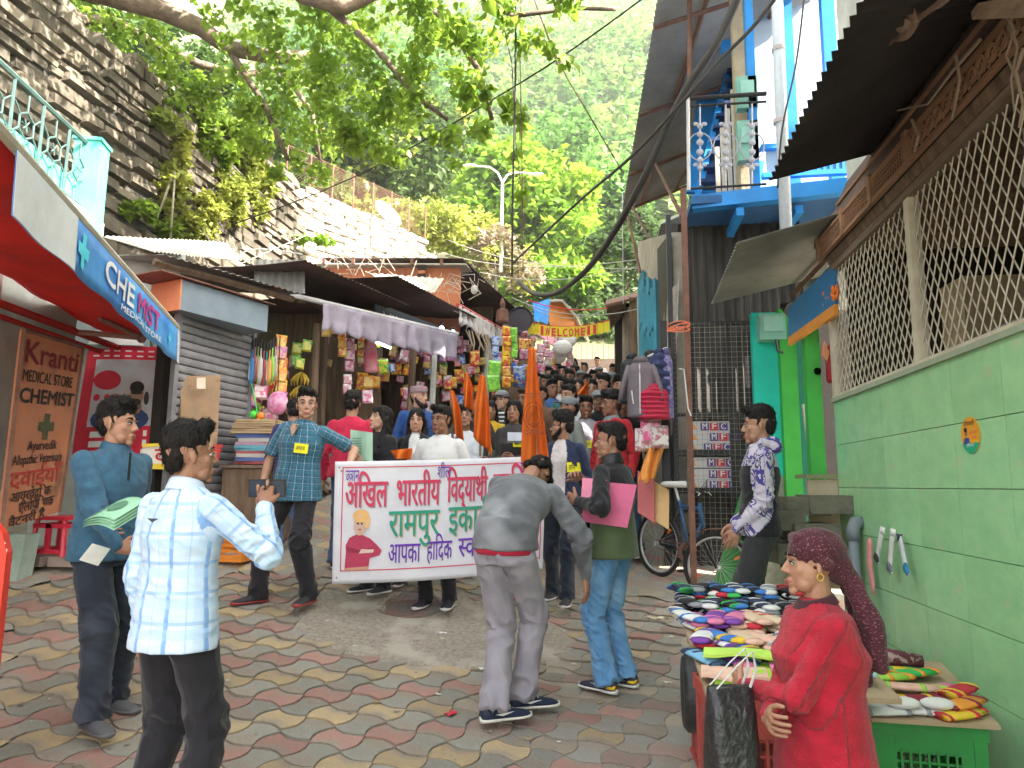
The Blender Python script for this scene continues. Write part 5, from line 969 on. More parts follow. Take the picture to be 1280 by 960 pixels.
# jackets on a rail, packages and boards beside the lane
jr=thing('clothes_rail','white metal rail with jackets hung over the lane edge','clothes rail',P(800,460,7));mb=MB();mb.tube([P(788,456,7.3),P(833,435,6.8)],.012,6);mb.build('rail',M['white'],jr)
def jacket(label,px,py0,py1,Y,wpx,c,sleeve=True,c2=None,rot=0.,puffy=False,n_=7):
 H_=(py1-py0)*Y/F_PX;W__=wpx*Y/F_PX;t=thing('hanging_jacket',label,'jacket',P(px,py0,Y));p=P(px,py0,Y);M3=Matrix.Rotation(rot,3,'Z')
 mb=MB();rr=[]
 for k in range(n_*3+1):
  f=k/(n_*3);wd=W__*(.20+.30*min(1,f/.14))*(1+.06*f);dep=.045+.035*min(1,f*5);
  if puffy:wd*=1+.06*abs(math.sin(f*n_*math.pi));dep*=1+.5*abs(math.sin(f*n_*math.pi))
  rr.append([p+M3@Vector((wd*math.cos(a),dep*math.sin(a)*(1+.12*math.sin(3*a+f*6)),-H_*f))for a in[2*math.pi*q/20 for q in range(20)]])
 mb.rings(rr);mb.build('body',C(c,.6),t,smooth=True)
 if sleeve:
  for s_ in(-1,1):
   a=p+M3@Vector((s_*W__*.42,0,-H_*.10));e=a+M3@Vector((s_*W__*.25,-.02,-H_*.38));g=a+M3@Vector((s_*W__*.33,-.05,-H_*.62));mb=MB();mb.tube([a,a.lerp(e,.5),e,g],[W__*.16,W__*.15,W__*.135,W__*.11],10,flat=.8);mb.build('sleeve',C(c,.6),t,smooth=True)
   mb=MB();mb.tube([g,g+(g-e).normalized()*.03],W__*.10,10);mb.build('cuff',M['black'],t)
 mb=MB();mb.ell(p+M3@Vector((0,-.01,-.01)),(W__*.28,.06,.05));mb.build('collar',C(tuple(x*.7 for x in c)),t,smooth=True)
 f_=M3@Vector((0,-.085,0))
 if sleeve:
  mb=MB();mb.tube([p+f_*.9-Z*.05,p+f_-Z*H_*.95],.006,4)
  for s_ in(-1,1):mb.tube([p+f_*.97+M3@Vector((s_*W__*.3,0,-H_*.55)),p+f_*.97+M3@Vector((s_*W__*.24,0,-H_*.78))],.006,4)
  mb.build('zip',C(c2 or(.7,.7,.7)),t)
 return t
jacket('grey padded children jacket with white zips, front of the rail',801,450,522,6.75,34,(.16,.13,.15),rot=-.2)
jacket('black padded jacket behind the grey one on the rail',790,446,505,7.2,28,(.02,.02,.024),sleeve=False);jacket('crimson puffer jacket below the grey one',817,484,524,6.72,34,(.48,.015,.06),sleeve=False,puffy=True);jacket('black jacket between the grey and the navy jackets',812,442,500,7.1,26,(.03,.03,.035),sleeve=False)
jacket('navy puffer jacket at the right of the rail',824,440,520,6.80,26,(.02,.03,.10),sleeve=False,puffy=True);
PT=mat('purple_speckled_cloth',(.12,.10,.30),.7,(.30,.28,.42),40,mix=(.42,.52),bump=.1);jk=jacket('narrow purple patterned jacket at the far right of the rail',832,440,524,6.8,16,(.12,.1,.28),sleeve=False)
jk.children[0].data.materials[0]=PT
for k,(x,y,c,lab)in enumerate(((813,540,Pk,'pink plastic wrapped package below the jackets'),(823,546,Wh,'white and pink package at the right of the pink one'),(806,550,Wh,'pale wrapped package low under the jackets'))):
 mb=MB();packet(mb,P(x,y,6.8),.2,.22,.1);tag(mb.build('wrapped_package',pkmat(*c)),lab,'package')
t=thing('orange_cloth','orange cloth draped under the wrapped packages','cloth',P(812,580,6.8));mb=MB();A_,B_,C_,D_=P(797,604,6.6),P(818,600,6.8),P(833,553,6.9),P(812,555,6.8);mb.sheet(lambda u,v:A_.lerp(B_,u).lerp(D_.lerp(C_,u),v)+Vector((0,.04*math.sin(u*12+v*3),.02*math.sin(u*9))),16,8,.006);mb.build('cloth',C((.75,.3,.06)),t,smooth=True)
for k,(x0,y0,x1,y1,c,lab)in enumerate(((797,640,818,588,(.50,.12,.12),'red painted board leaning behind the bicycle saddle'),(814,648,836,600,(.65,.42,.18),'tan and yellow board leaning behind the bicycle'))):
 mb=MB();mb.slab(P(x0,y0,6.9),P(x1,y0+14,6.8),P(x1,y1+12,7),P(x0,y1,7.1),.02);tag(mb.build('leaning_board',C(c)),lab,'board')
# TREES, PLANTS, FOREST
NR=np.random.default_rng(11)
def leaf_mat(name,a,b,tr=.45,sc=.6,vein=False):
 return mat(name,a,.45,b,sc,mix=(.35,.65),bump=0,trans=tr,detail=3,spec=.4)
LEAF=leaf_mat('peepal_leaf',(.28,.40,.05),(.14,.24,.03),.62,1.5);LEAFY=leaf_mat('bright_leaf',(.28,.42,.04),(.14,.28,.03),.6,.5)
LEAFD=leaf_mat('dark_leaf',(.09,.15,.04),(.05,.09,.03),.45,.4);LEAFG=leaf_mat('yellow_green_leaf',(.42,.44,.09),(.24,.30,.06),.45,.8);DRY=leaf_mat('dry_shrub',(.32,.24,.18),(.22,.20,.10),.3,1)
FOR=leaf_mat('forest_green',(.15,.32,.06),(.07,.17,.04),.4,.05);FOR2=leaf_mat('forest_olive',(.26,.36,.09),(.14,.23,.06),.4,.05)
BARK=mat('grey_brown_bark',(.22,.16,.12),.9,(.10,.075,.06),5,stretch=(1,1,1),bump=.5)
HEART=[(0,0),(.36,.10),(.5,.38),(.28,.72),(0,1.15),(-.28,.72),(-.5,.38),(-.36,.10)]
def leaves_mesh(name,pts,size,m,heart=False,droop=.6,parent=None,kind='stuff',jit=.35):
 """pts: Nx3; one small folded leaf at each, hanging and turned at random"""
 N=len(pts);yaw=NR.uniform(0,6.283,N);pit=NR.normal(-droop,.5,N);sz=size*NR.uniform(1-jit,1+jit,N);roll=NR.normal(0,.6,N)
 d=np.stack([np.cos(yaw)*np.cos(pit),np.sin(yaw)*np.cos(pit),np.sin(pit)],1)
 s=np.stack([-np.sin(yaw),np.cos(yaw),np.zeros(N)],1);n=np.cross(s,d)
 s2=s*np.cos(roll)[:,None]+n*np.sin(roll)[:,None];n2=np.cross(s2,d)
 out=HEART if heart else[(0,0),(.34,.4),(0,1.0),(-.34,.4)]
 K=len(out);V=np.zeros((N,K,3))
 for k,(a,b)in enumerate(out):V[:,k]=pts+(s2*a+d*b+n2*abs(a)*.35-n2*.12*b*b)*sz[:,None]
 fo=[(0,1,2,3,4),(0,4,5,6,7)]if heart else[(0,1,2),(0,2,3)]
 me=bpy.data.meshes.new(name);me.vertices.add(N*K);me.vertices.foreach_set('co',V.reshape(-1));L=len(fo[0]);nf=N*2
 idx=(np.arange(N)[:,None,None]*K+np.array(fo)[None]).reshape(-1);me.loops.add(len(idx));me.loops.foreach_set('vertex_index',idx.astype(np.int32))
 me.polygons.add(nf);me.polygons.foreach_set('loop_start',np.arange(nf)*L);me.polygons.foreach_set('loop_total',np.full(nf,L));me.update(calc_edges=True);me.materials.append(m)
 o=bpy.data.objects.new(name,me);link(o,parent);
 if parent is not None:o.location=-WL.get(parent.name,Vector())
 return tag(o,kind=kind)
def blob_points(blobs,n,shell=.55):
 """points spread in clumps through ellipsoids (centre, radii)"""
 P_=[];vol=np.array([b[1][0]*b[1][1]*b[1][2]for b in blobs]);cnt=(n*vol**.75/(vol**.75).sum()).astype(int)
 for(c,r),k in zip(blobs,cnt):
  nc=max(3,k//40);u=NR.normal(size=(nc,3));u/=np.linalg.norm(u,axis=1)[:,None];cen=u*(NR.uniform(shell,1,nc)**.6)[:,None]
  q=cen[NR.integers(0,nc,k)]+NR.normal(size=(k,3))*.16;P_.append(np.array(c)+q*np.array(r))
 return np.concatenate(P_)
def tree(name,label,cat,base,blobs,n,size,m,trunk_r=.2,heart=False,group=None,droop=.4,tm=BARK,m2=None):
 base=Vector(base);t=thing(name,label,cat,base,group);top=Vector(blobs[0][0]);mb=MB();mid=base.lerp(top,.5)+Vector((rng.uniform(-.3,.3),0,0))*trunk_r*5
 mb.tube([base-Z*.4,base.lerp(mid,.5),mid,top],[trunk_r*1.25,trunk_r,trunk_r*.75,trunk_r*.3],8);mb.build('trunk',tm,t,smooth=True)
 for c,r in blobs[:7]:
  c=Vector(c);s_=base.lerp(top,rng.uniform(.4,.75));mb=MB();mb.tube([s_,s_.lerp(c,.5)+Z*.1,c],[trunk_r*.5,trunk_r*.3,trunk_r*.1],6);mb.build('limb',tm,t)
 p=blob_points(blobs,n);leaves_mesh('crown',p,size,m,heart,droop,t)
 if m2:leaves_mesh('young_leaves',blob_points([(c,tuple(q*1.06 for q in r))for c,r in blobs],n//4),size,m2,heart,droop,t)
 return t
def pb(px,py,Y,rpx,rzpx=None,f=1.):c=at(px,py,Y);r=rpx*Y/F_PX;return((c.x,c.y,c.z),(r,r*f,(rzpx or rpx)*Y/F_PX))
pt=thing('peepal_tree','large overhanging tree with heart shaped leaves and thick dark limbs crossing above the street','tree',(-7.6,7.0,7.4))
mb=MB();mb.tube([(-7.6,7.0,6.8),(-7.4,7.1,8.2),(-6.9,7.4,9.4)],[.5,.42,.36],10);mb.build('trunk',BARK,pt,smooth=True)
LB_=[([(60,-40,7.6),(130,-8,7.8),(200,12,8),(250,34,8.2),(285,60,8.4),(340,72,8.6),(400,70,9)],.17),([(40,20,7.8),(90,22,8.2),(150,30,8.8),(205,62,9.2),(250,80,9.6),(300,94,10),(350,86,10.4)],.10),([(330,-60,7),(380,-6,7),(430,8,7.2),(470,-10,7.4),(520,-30,7.6)],.13),([(500,-20,7.4),(560,30,7.8),(600,90,8),(615,150,8.2)],.05),([(400,0,7.2),(470,60,7.5),(520,120,7.8),(560,150,8)],.05),([(285,60,8.4),(330,130,8.6),(360,200,8.8)],.05),([(560,-30,7),(640,20,7.3),(720,10,7.5),(770,12,7.6)],.035),([(350,86,10.4),(390,140,10.6),(400,200,10.8)],.05),([(120,-5,8),(60,-20,7.4),(10,-10,7)],.12),([(620,-10,7.4),(640,80,7.6),(645,180,7.8),(652,240,7.9)],.008),([(665,-10,7.4),(690,60,7.6),(700,90,7.7)],.012)]
for pts,r in LB_:mb=MB();mb.tube([at(*q)for q in pts],[r*(1-.6*i/len(pts))for i in range(len(pts))],8);mb.build('limb',BARK,pt,smooth=True)
LZ=[(90,60,8.5,40,25),(150,90,8.6,45,28),(210,110,9,45,30),(60,15,8,50,30),(100,30,9,60,30),(170,60,9,60,35),(190,25,8.5,50,30),(240,100,9,50,40),(280,120,8.5,60,45),(320,60,8,60,40),(330,160,9,45,45),(360,200,9,35,40),(380,110,8.5,65,60),(420,50,8,60,50),(440,130,8.4,65,60),(400,185,9,45,50),(480,80,8,60,60),(520,30,7.6,60,40),(520,130,8.2,60,45),(470,180,8.6,45,40),(560,80,7.8,55,55),(600,40,7.6,50,45),(590,140,8,45,40),(640,20,7.4,45,30),(630,110,7.8,35,50),(650,165,7.8,15,40),(690,20,7.4,45,22),(730,5,7.4,40,18),(655,245,7.9,12,22),(560,175,8.2,35,25),(700,70,7.6,25,22),(300,10,8,60,25),(420,-10,7.5,100,25),(560,-10,7.4,90,20)]
LZ+=[(x,-60-25*(x%3),7.5,90,60)for x in range(-100,700,90)]
bl=[pb(x,y,Y,rx,rz,1.6)for x,y,Y,rx,rz in LZ]+[((x,y,z),(1.3,1.2,.5))for x,y,z in((-3.4,6.2,8.3),(-4.2,7.8,9.2),(-3.0,8.8,9.6),(-4.4,10.2,9.8),(-3.2,5.0,8.6),(-5.0,5.6,8.6),(-2.6,10.4,10.8))]  # last clumps are unseen foliage, added overhead to shade the stone wall
pp_=blob_points(bl,19500,.35);v_=(pp_-np.array([0,0,HC]))@np.array(CAM_M);sx=640-F_PX*v_[:,0]/v_[:,2];sy=480+F_PX*v_[:,1]/v_[:,2]
inf=(sx>0)&(sx<1280)&(sy>0)&(pp_[:,1]>3);lone=inf&(sx>560)|inf&(sy>150);di=np.where(inf,np.linalg.norm(v_,axis=1)-3.*lone,99);o_=np.argsort(di)
NL=300;near_=pp_[o_[:NL]];leaves_mesh('crown',pp_[o_[NL:]],.082,LEAF,True,.9,pt)
lm=[]
for k in range(6):
 rr=np.zeros((1,3));ob=leaves_mesh('leaf',rr,.10,LEAF if k%3 else LEAFY,True,.9,None,kind=None);lm.append(ob.data);bpy.data.objects.remove(ob)
for k in range(NL):
 o=bpy.data.objects.new('leaf',lm[k%6]);COL.objects.link(o);o.parent=pt;o.location=Vector(near_[k])-WL[pt.name];o.rotation_euler=(rng.gauss(0,.5),rng.gauss(0,.5),rng.uniform(0,6.28));o.scale=(rng.uniform(.7,1.3),)*3
tree('dense_tree','dark fine-leaved tree crowded behind the dish antenna','tree',at(450,290,26),[pb(450,190,26,75,60),pb(400,215,25,50,40),pb(510,200,27,60,60),pb(470,150,28,70,50),pb(540,160,28,50,50),pb(380,170,26,50,50),pb(430,250,25,40,25)],9000,.34,LEAFD,.35,m2=LEAFG)
tree('bright_tree','big bright green sunlit tree beyond the street lamp, right of centre','tree',at(650,400,36),[pb(650,260,36,85,55),pb(600,225,36,60,40),pb(690,230,35,55,45),pb(700,300,35,50,40),pb(610,290,35,60,40),pb(650,205,37,50,25),pb(735,270,37,30,45)],9500,.5,LEAFY,.4)
tree('bright_tree','bright green tree half hidden low behind the blue tarpaulin','tree',at(700,420,28),[pb(700,350,28,50,30),pb(660,360,28,35,25),pb(735,335,30,35,30)],3500,.34,LEAFY,.2)
tree('dark_tree','dark green tree beside the lane house at the lane end','tree',at(770,400,30),[pb(770,330,30,45,45),pb(790,290,31,35,35),pb(750,365,29,35,25),pb(815,320,30,30,50)],4500,.3,LEAFD,.25)
tree('small_tree','yellow green shrubby tree growing above the pale wall end','tree',at(500,320,22),[pb(500,275,22,45,22),pb(550,285,22,45,28),pb(590,300,23,35,35),pb(455,262,21,30,14)],5200,.20,LEAFG,.1)
tree('dry_shrub','pinkish dry shrub between the orange attic and the bright tree','shrub',at(620,370,22),[pb(618,315,22,32,32),pb(650,335,22.5,30,28),pb(590,345,22,25,15)],2600,.17,DRY,.06,m2=LEAFG)
tree('leafy_tree','mid green tree filling the gap behind the pale wall top','tree',at(330,250,20),[pb(330,160,20,60,50),pb(270,110,20,55,40),pb(400,240,20.5,40,25),pb(200,60,19,60,35),pb(120,30,18,50,25)],7000,.26,leaf_mat('mid_leaf',(.09,.17,.04),(.05,.10,.02),.45,.6),.2)
for k,(x,y,Y,r)in enumerate(((590,205,48,60),(540,120,60,60),(700,180,60,50),(760,240,46,40),(480,90,62,70),(400,60,60,70))):
 tree('hill_tree',['tree at the hill foot left of the lamp','tall hill tree behind the hanging leaves','hill tree above the bright green tree','hill tree nearest the high tin roof','hill tree behind the left canopy','leftmost hill tree seen through the leaves'][k],'tree',at(x,y+r*1.3,Y),[pb(x,y,Y,r,r*.8),pb(x-r*.6,y+15,Y,r*.6),pb(x+r*.6,y+12,Y,r*.6)],2600,.6,FOR,.4)
for k,(x,y,Y,r)in enumerate(((718,424,22.6,34),(757,420,22.4,36),(795,416,22.8,30),(690,420,23,26))):
 tree('dark_bush',['dark bush above the end wall, left of the car','dark bush above the end wall near the log shack','dark bush behind the log shack','dark bush behind the far pink awning'][k],'bush',at(x,y+18,Y+5.5),[pb(x,y-6,Y+5.5,r+10),pb(x+8,y+12,Y+5.5,r)],3200,.24,LEAFD,.08)
def tuft(name,label,pts,n,size,m,group=None,kindn='plant'):
 t=thing(name,label,kindn,pts[0][0],group);P_=blob_points(pts,n,.2);leaves_mesh('foliage',P_,size,m,False,.5,t)
 for c,r in pts[:5]:
  c=Vector(c)
  for j in range(3):
   mb=MB();mb.tube([c+Vector((-.3,0,-.1)),c+Vector((0,rng.uniform(-.2,.2),0)),c+Vector((.1,rng.uniform(-.4,.4),rng.uniform(-.35,.2)))],[.012,.009,.004],4);mb.build('stem',BARK,t)
 return t
def wp(px,py,rpx,rz,out=.12):c=atx(px,py,-6.5+out);r=rpx*c.y/F_PX;return((c.x,c.y,c.z),(.22,r,rz*c.y/F_PX))
tuft('wall_fern','bright feathery fern spilling down the right end of the grey wall',[wp(290,245,32,40),wp(262,262,30,25),wp(310,215,18,30),wp(240,285,45,18),wp(215,235,30,35)],5200,.10,LEAFG)
tuft('wall_creeper','dark leafy creeper at the top corner of the grey wall',[wp(235,110,18,22),wp(262,165,20,30),wp(280,190,22,25),wp(290,150,22,22)],1800,.12,LEAF)
tuft('wall_creeper','wispy grass tuft in the middle of the grey wall face',[wp(205,150,20,20),wp(225,190,18,30),wp(310,175,25,30),wp(325,240,22,40)],2200,.14,LEAFG)
tuft('wall_plant','small broad leaved plants at the foot of the grey wall',[wp(170,260,25,14),wp(210,288,25,10)],600,.12,LEAF)
tuft('roof_weeds','bright weeds on the pale wall behind the tin roofs',[(tuple(at(392,300,13.5)),(.5,.3,.2)),(tuple(at(330,275,13)),(.4,.3,.4))],500,.12,LEAFY)
for k,pts in enumerate((((185,300,9),(205,250,8.8),(217,215,8.9)),((213,302,9),(216,260,8.8),(219,215,8.9)),((225,300,9.6),(232,255,9.5)),((262,300,9.6),(240,270,9.5),(222,250,9.4)))):
 mb=MB();mb.tube([at(*q)for q in pts],.016,5);tag(mb.build('dry_stick',C((.42,.36,.28))),['leftmost dry stick leaning on the grey wall','upright dry stick on the grey wall','short dry stick on the grey wall','rightmost slanting dry stick on the grey wall'][k],'stick')
def forest(n,m,seed,cone):
 r_=np.random.default_rng(seed);V=[];sizes=[]
 for _ in range(n):
  y=62+230*r_.random()**1.3;x=r_.uniform(-.62*y,.32*y);
  if noise.noise(Vector((x*.02,y*.03,7)))<-.22+.1*r_.random():continue
  z=hill(x,y);h=r_.uniform(5,10);w_=h*(.22 if cone else.42);k=40
  t=r_.random(k)**.8;a=r_.uniform(0,6.283,k);rad=w_*((1-t)*.95+.08 if cone else np.sqrt(np.clip(1-(2*t-1)**2,.05,1)))*r_.uniform(.6,1,k)
  V.append(np.stack([x+rad*np.cos(a),y+rad*np.sin(a),z+h*(.12+.88*t)],1));sizes.append(np.full(k,h*.2))
 P_=np.concatenate(V);return P_
leaves_mesh('far_wood',forest(3300,FOR,3,True),1.2,FOR,False,.35,None);leaves_mesh('far_wood',forest(1500,FOR2,5,False),1.3,FOR2,False,.2,None)
for o in[o for o in COL.objects if o.name.startswith('far_wood')]:tag(o,['dark conifer wood covering the hazy hillside','paler broadleaf wood scattered over the hazy hillside'][o.name!='far_wood'],'forest')
for k,(x,y,Y,w_,h)in enumerate(((800,55,240,45,12),(740,175,170,22,6),(690,60,250,30,6))):
 c=at(x,y,Y);mb=MB();ww=w_*Y/F_PX;hh=h*Y/F_PX
 mb.sheet(lambda u,v:(c.x+(u-.5)*2*ww,c.y-6+3*noise.noise(Vector((u*5,v*3,k))),c.z+(v-.5)*2*hh*(1-(2*u-1)**2*.7)+2*noise.noise(Vector((u*4,0,k)))),16,5,8,(0,-1,.3));tag(mb.build('rock_ledge',mat('grey_cliff',(.26,.24,.22),.9,(.15,.14,.13),.3,bump=.5)),['wide grey rock ledge high on the hazy hill','small rock ledge midway on the hazy hill','thin rock ledge high on the hill behind leaves'][k],'rock')
# far end of the lane: wall, railing, car, people steps
ew=thing('end_wall','brown boundary wall closing the far end of the lane below a parked car','wall',(0,20.5,3.8));a,b=P(700,470,20.5),P(800,470,20.5);zt=P(740,449,20.5).z
mb=MB();mb.box(((a.x+b.x)/2,20.6,(zt+3)/2),(b.x-a.x+2.4,.3,zt-3));mb.build('wall',mat('brown_wall',(.13,.095,.075),.9,(.09,.07,.06),3,bump=.2),ew)
for k in range(26):x=a.x-.8+k*.16;mb=MB();mb.tube([(x,20.5,zt),(x,20.5,zt+.45)],.014,4);mb.build('fence_bar',M['rust'],ew)
tag(MB().box((0,26,zt-1.1),(30,10.8,.4)).build('upper_road',C((.10,.095,.09),.9)),kind='structure')
cc=Vector((P(737,445,24).x,24,zt-.95));car=thing('parked_car','white car parked on the upper road above the end wall','car',cc);CW=C((.42,.44,.47),.3)
mb=MB();prof=[(-.85,.25),(-.85,.7),(-.78,.85),(-.62,1.32),(-.5,1.42),(.5,1.42),(.62,1.32),(.78,.85),(.85,.7),(.85,.25)]
mb.rings([[cc+Vector((x*s_,y_,.25+(z-.25)*q))for x,z in prof]for y_,s_,q in((-1.9,.9,.5),(-1.7,1,.52),(-.9,1,.6),(-.5,1,1),(1.0,1,1),(1.8,.98,.7),(1.9,.9,.6))]);mb.build('body',CW,car,smooth=False)
mb=MB();mb.slab(cc+Vector((-.66,-.93,.82)),cc+Vector((.66,-.93,.82)),cc+Vector((.5,-.56,1.32)),cc+Vector((-.5,-.56,1.32)),.02);mb.build('windscreen',mat('dark_glass',(.05,.06,.07),.1,bump=0,spec=.8),car)
for sx_ in(-1,1):
 mb=MB();mb.ell(cc+Vector((sx_*.62,-1.88,.62)),(.14,.05,.08));mb.build('headlight',C((.6,.6,.6),.1),car)
 for yy in(-1.2,1.25):mb=MB();mb.tube([cc+Vector((sx_*.70,yy,.3)),cc+Vector((sx_*.86,yy,.3))],.3,16);mb.build('wheel',M['black'],car)
lpz=at(565+60,210,22);sl0=at(628,275,22);lamp=thing('street_lamp','slim pale street lamp with two curved arms before the bright tree','street lamp',at(626,330,22))
base=at(626,340,22);top=at(628,225,22);SLM=C((.72,.72,.68),.4);mb=MB();mb.tube([base,top],[.07,.045],8);mb.build('pole',SLM,lamp)
for s_,q in((-1,[(628,228),(622,216),(612,209),(600,208),(588,207)]),(1,[(628,228),(634,219),(642,216),(655,216),(668,218)])):
 mb=MB();mb.tube([at(x,y,22)for x,y in q],[.04,.035,.03,.028,.026],6);mb.build('arm',SLM,lamp);e=at(*q[-1],22);mb=MB();mb.ell(e+Vector((s_*.05,0,0)),(.26,.1,.05));mb.build('lamp_head',SLM,lamp)
# overhead cables and wires
def wire(label,pts,r,m=None,name='overhead_wire',sag=0.,cat='wire'):
 V=[at(*q)for q in pts]
 if len(V)==2:
  a,b=V;V=[a.lerp(b,i/16)-Z*(sag*4*(i/16)*(1-i/16))for i in range(17)]
 else:
  W_=[]
  for i in range(len(V)-1):
   p0,p1,p2,p3=V[max(i-1,0)],V[i],V[i+1],V[min(i+2,len(V)-1)]
   for k in range(6):t=k/6;W_.append(.5*((2*p1)+(p2-p0)*t+(2*p0-5*p1+4*p2-p3)*t*t+(3*p1-p0-3*p2+p3)*t**3))
  V=W_+[V[-1]]
 return tag(MB().tube(V,r,6).build(name,m or M['wire'],smooth=True),label,cat)
wire('thick grey cable looping from the high tin roof down to the shop roofs',[(925,-10,6.4),(895,55,6.5),(850,125,6.8),(800,232,7.4),(755,310,8.6),(720,350,9.6),(690,368,10.8),(665,366,11.8),(648,352,12.5)],.04,M['cable'],'thick_cable',cat='cable')
wire('second cable crossing the thick one beneath the high tin roof',[(975,-10,6.0),(940,35,6.2),(900,75,6.4),(855,125,6.6),(790,195,7.5),(720,255,9.5),(640,330,12)],.018,M['cable'],'cable',cat='cable')
wire('thick black vertical wire bundle hanging before the hill',[(645,-10,7.5),(644,120,7.6),(641,240,7.7),(640,345,7.8)],.013)
wire('rusty thin wire hanging beside the black vertical bundle',[(652,-10,7.6),(650,60,7.7),(652,170,7.8),(654,340,7.9)],.007,M['rust'])
wire('long dark wire slanting from the top centre down to the left wall',[(815,-10,7),(640,110,8),(400,240,10),(100,345,12)],.010);wire('reddish wire slanting across the hillside',[(672,10,8),(700,80,8.5),(740,150,9.5),(778,215,11)],.010,M['rust'])
wire('thin pale wire low over the shop roofs',[(380,0,9),(520,150,14)],.005,sag=.4)if False else None
for k,q in enumerate((((560,300,18),(812,335,12)),((600,340,16),(815,328,12)),((560,318,18),(812,322,12)),((640,372,13),(812,382,12)),((655,378,13),(760,385,13)))):
 wire(['topmost thin wire','second thin wire','third thin wire','fourth thin wire','lowest thin wire'][k]+' strung between attic roof and lane house',q,.008,C((.5,.48,.44)),sag=.25)
wire('white wire hanging down to the log shack',[(778,240,12.5),(779,380,13)],.008,M['white']);wire('thin wire from the balcony column to the drainpipe',[(1005,0,6.3),(995,80,6.3),(978,160,6.3),(972,235,6.3)],.009)
wire('thin white wire curling over the shutter roof',[(300,322,6.9),(310,313,7),(340,312,7.2),(378,318,7.5)],.008,M['white'])
for k,q in enumerate((((80,190,8),(270,330,12),(400,300,14)),((300,330,10),(420,280,14),(490,265,16)),((350,240,12),(450,300,14),(480,330,10)),((150,60,9),(255,170,10),(345,260,12)))):
 wire(['thin wire drooping along the grey wall','thin wire running to the dish antenna','thin wire slanting over the sunlit wall','thin wire crossing the wall top'][k],q,.006,C((.4,.38,.34)))
tw=thing('dry_twigs','tangle of pale dry creeper stems on the tin roof edges','twigs',at(440,320,9));mb=MB()
for k in range(34):
 x=rng.uniform(405,600);a=at(x,325+(x-400)*.22+rng.uniform(-8,8),8.6+(x-400)*.011);p1=a+Vector((rng.uniform(-.25,.25),0,rng.uniform(-.1,.25)));p2=p1+Vector((rng.uniform(-.25,.25),0,rng.uniform(-.3,.1)));mb.tube([a,p1,p2],.006,4)
mb.build('stems',C((.5,.42,.34),.9),tw,kind='stuff')
bu=thing('welcome_bunting','yellow and red WELCOME letter bunting strung across the lane','bunting',at(710,405,12.5));A_,B_=at(660,402,12.6),at(762,400,12.3);YB=C((.85,.68,.03));RB_=C((.7,.04,.05))
mb=MB();mb.tube([A_.lerp(B_,i/12)-Z*(.1*4*(i/12)*(1-i/12))for i in range(13)],.007,4);mb.build('string',RB_,bu)
word='  WELCOME  ';nfl=14;wi=0
for k in range(nfl):
 u=(k+.5)/nfl;c=A_.lerp(B_,u)-Z*(.4*u*(1-u)+.01);w_=(B_-A_).length/nfl*.47;h=.20
 red=k%2==1;mb=MB();z_=.02*math.sin(k*2.1);mb.slab(c+Vector((-w_,z_,-h)),c+Vector((w_,-z_,-h+.02*(k%2))),c+Vector((w_,-z_,0)),c+Vector((-w_,z_,0)),.003);mb.build('letter_card',YB,bu)
 if 2<=k<12:
  ch='WELLCOMEME'[k-2]if False else('WELCOME'+'   ')[k-2]if k-2<7 else ' '
  kk=k-3
  if 0<=kk<7:letters('lettering','WELCOME'[kk],RB_,c+Vector((-w_*.8,-.012,-h*.88)),(1,0,0),(0,0,1),width=w_*1.6,height=.20,parent=bu,bold=.06)
  else:mb=MB();mb.slab(c+Vector((-w_*.5,-.02,-h*.9)),c+Vector((w_*.5,-.02,-h*.9)),c+Vector((w_*.5,-.02,-.02)),c+Vector((-w_*.5,-.02,-.02)),.003);mb.build('red_card',RB_,bu)
wire('red string line over the bunting',[(660,375,13),(760,385,12.5)],.01,RB_,sag=.1)
# haze (needs the terrain first)
hm=bpy.data.materials.new('haze_air');hm.use_nodes=True;n_=hm.node_tree.nodes;n_.remove(n_['Principled BSDF']);pv=n_.new('ShaderNodeVolumePrincipled');pv.inputs['Density'].default_value=.0007;pv.inputs['Color'].default_value=(.95,.98,1,1);pv.inputs['Anisotropy'].default_value=.2
hm.node_tree.links.new(pv.outputs[0],n_['Material Output'].inputs['Volume'])
tag(MB().box((-60,165,135),(520,590,300)).build('haze',hm),kind='stuff')
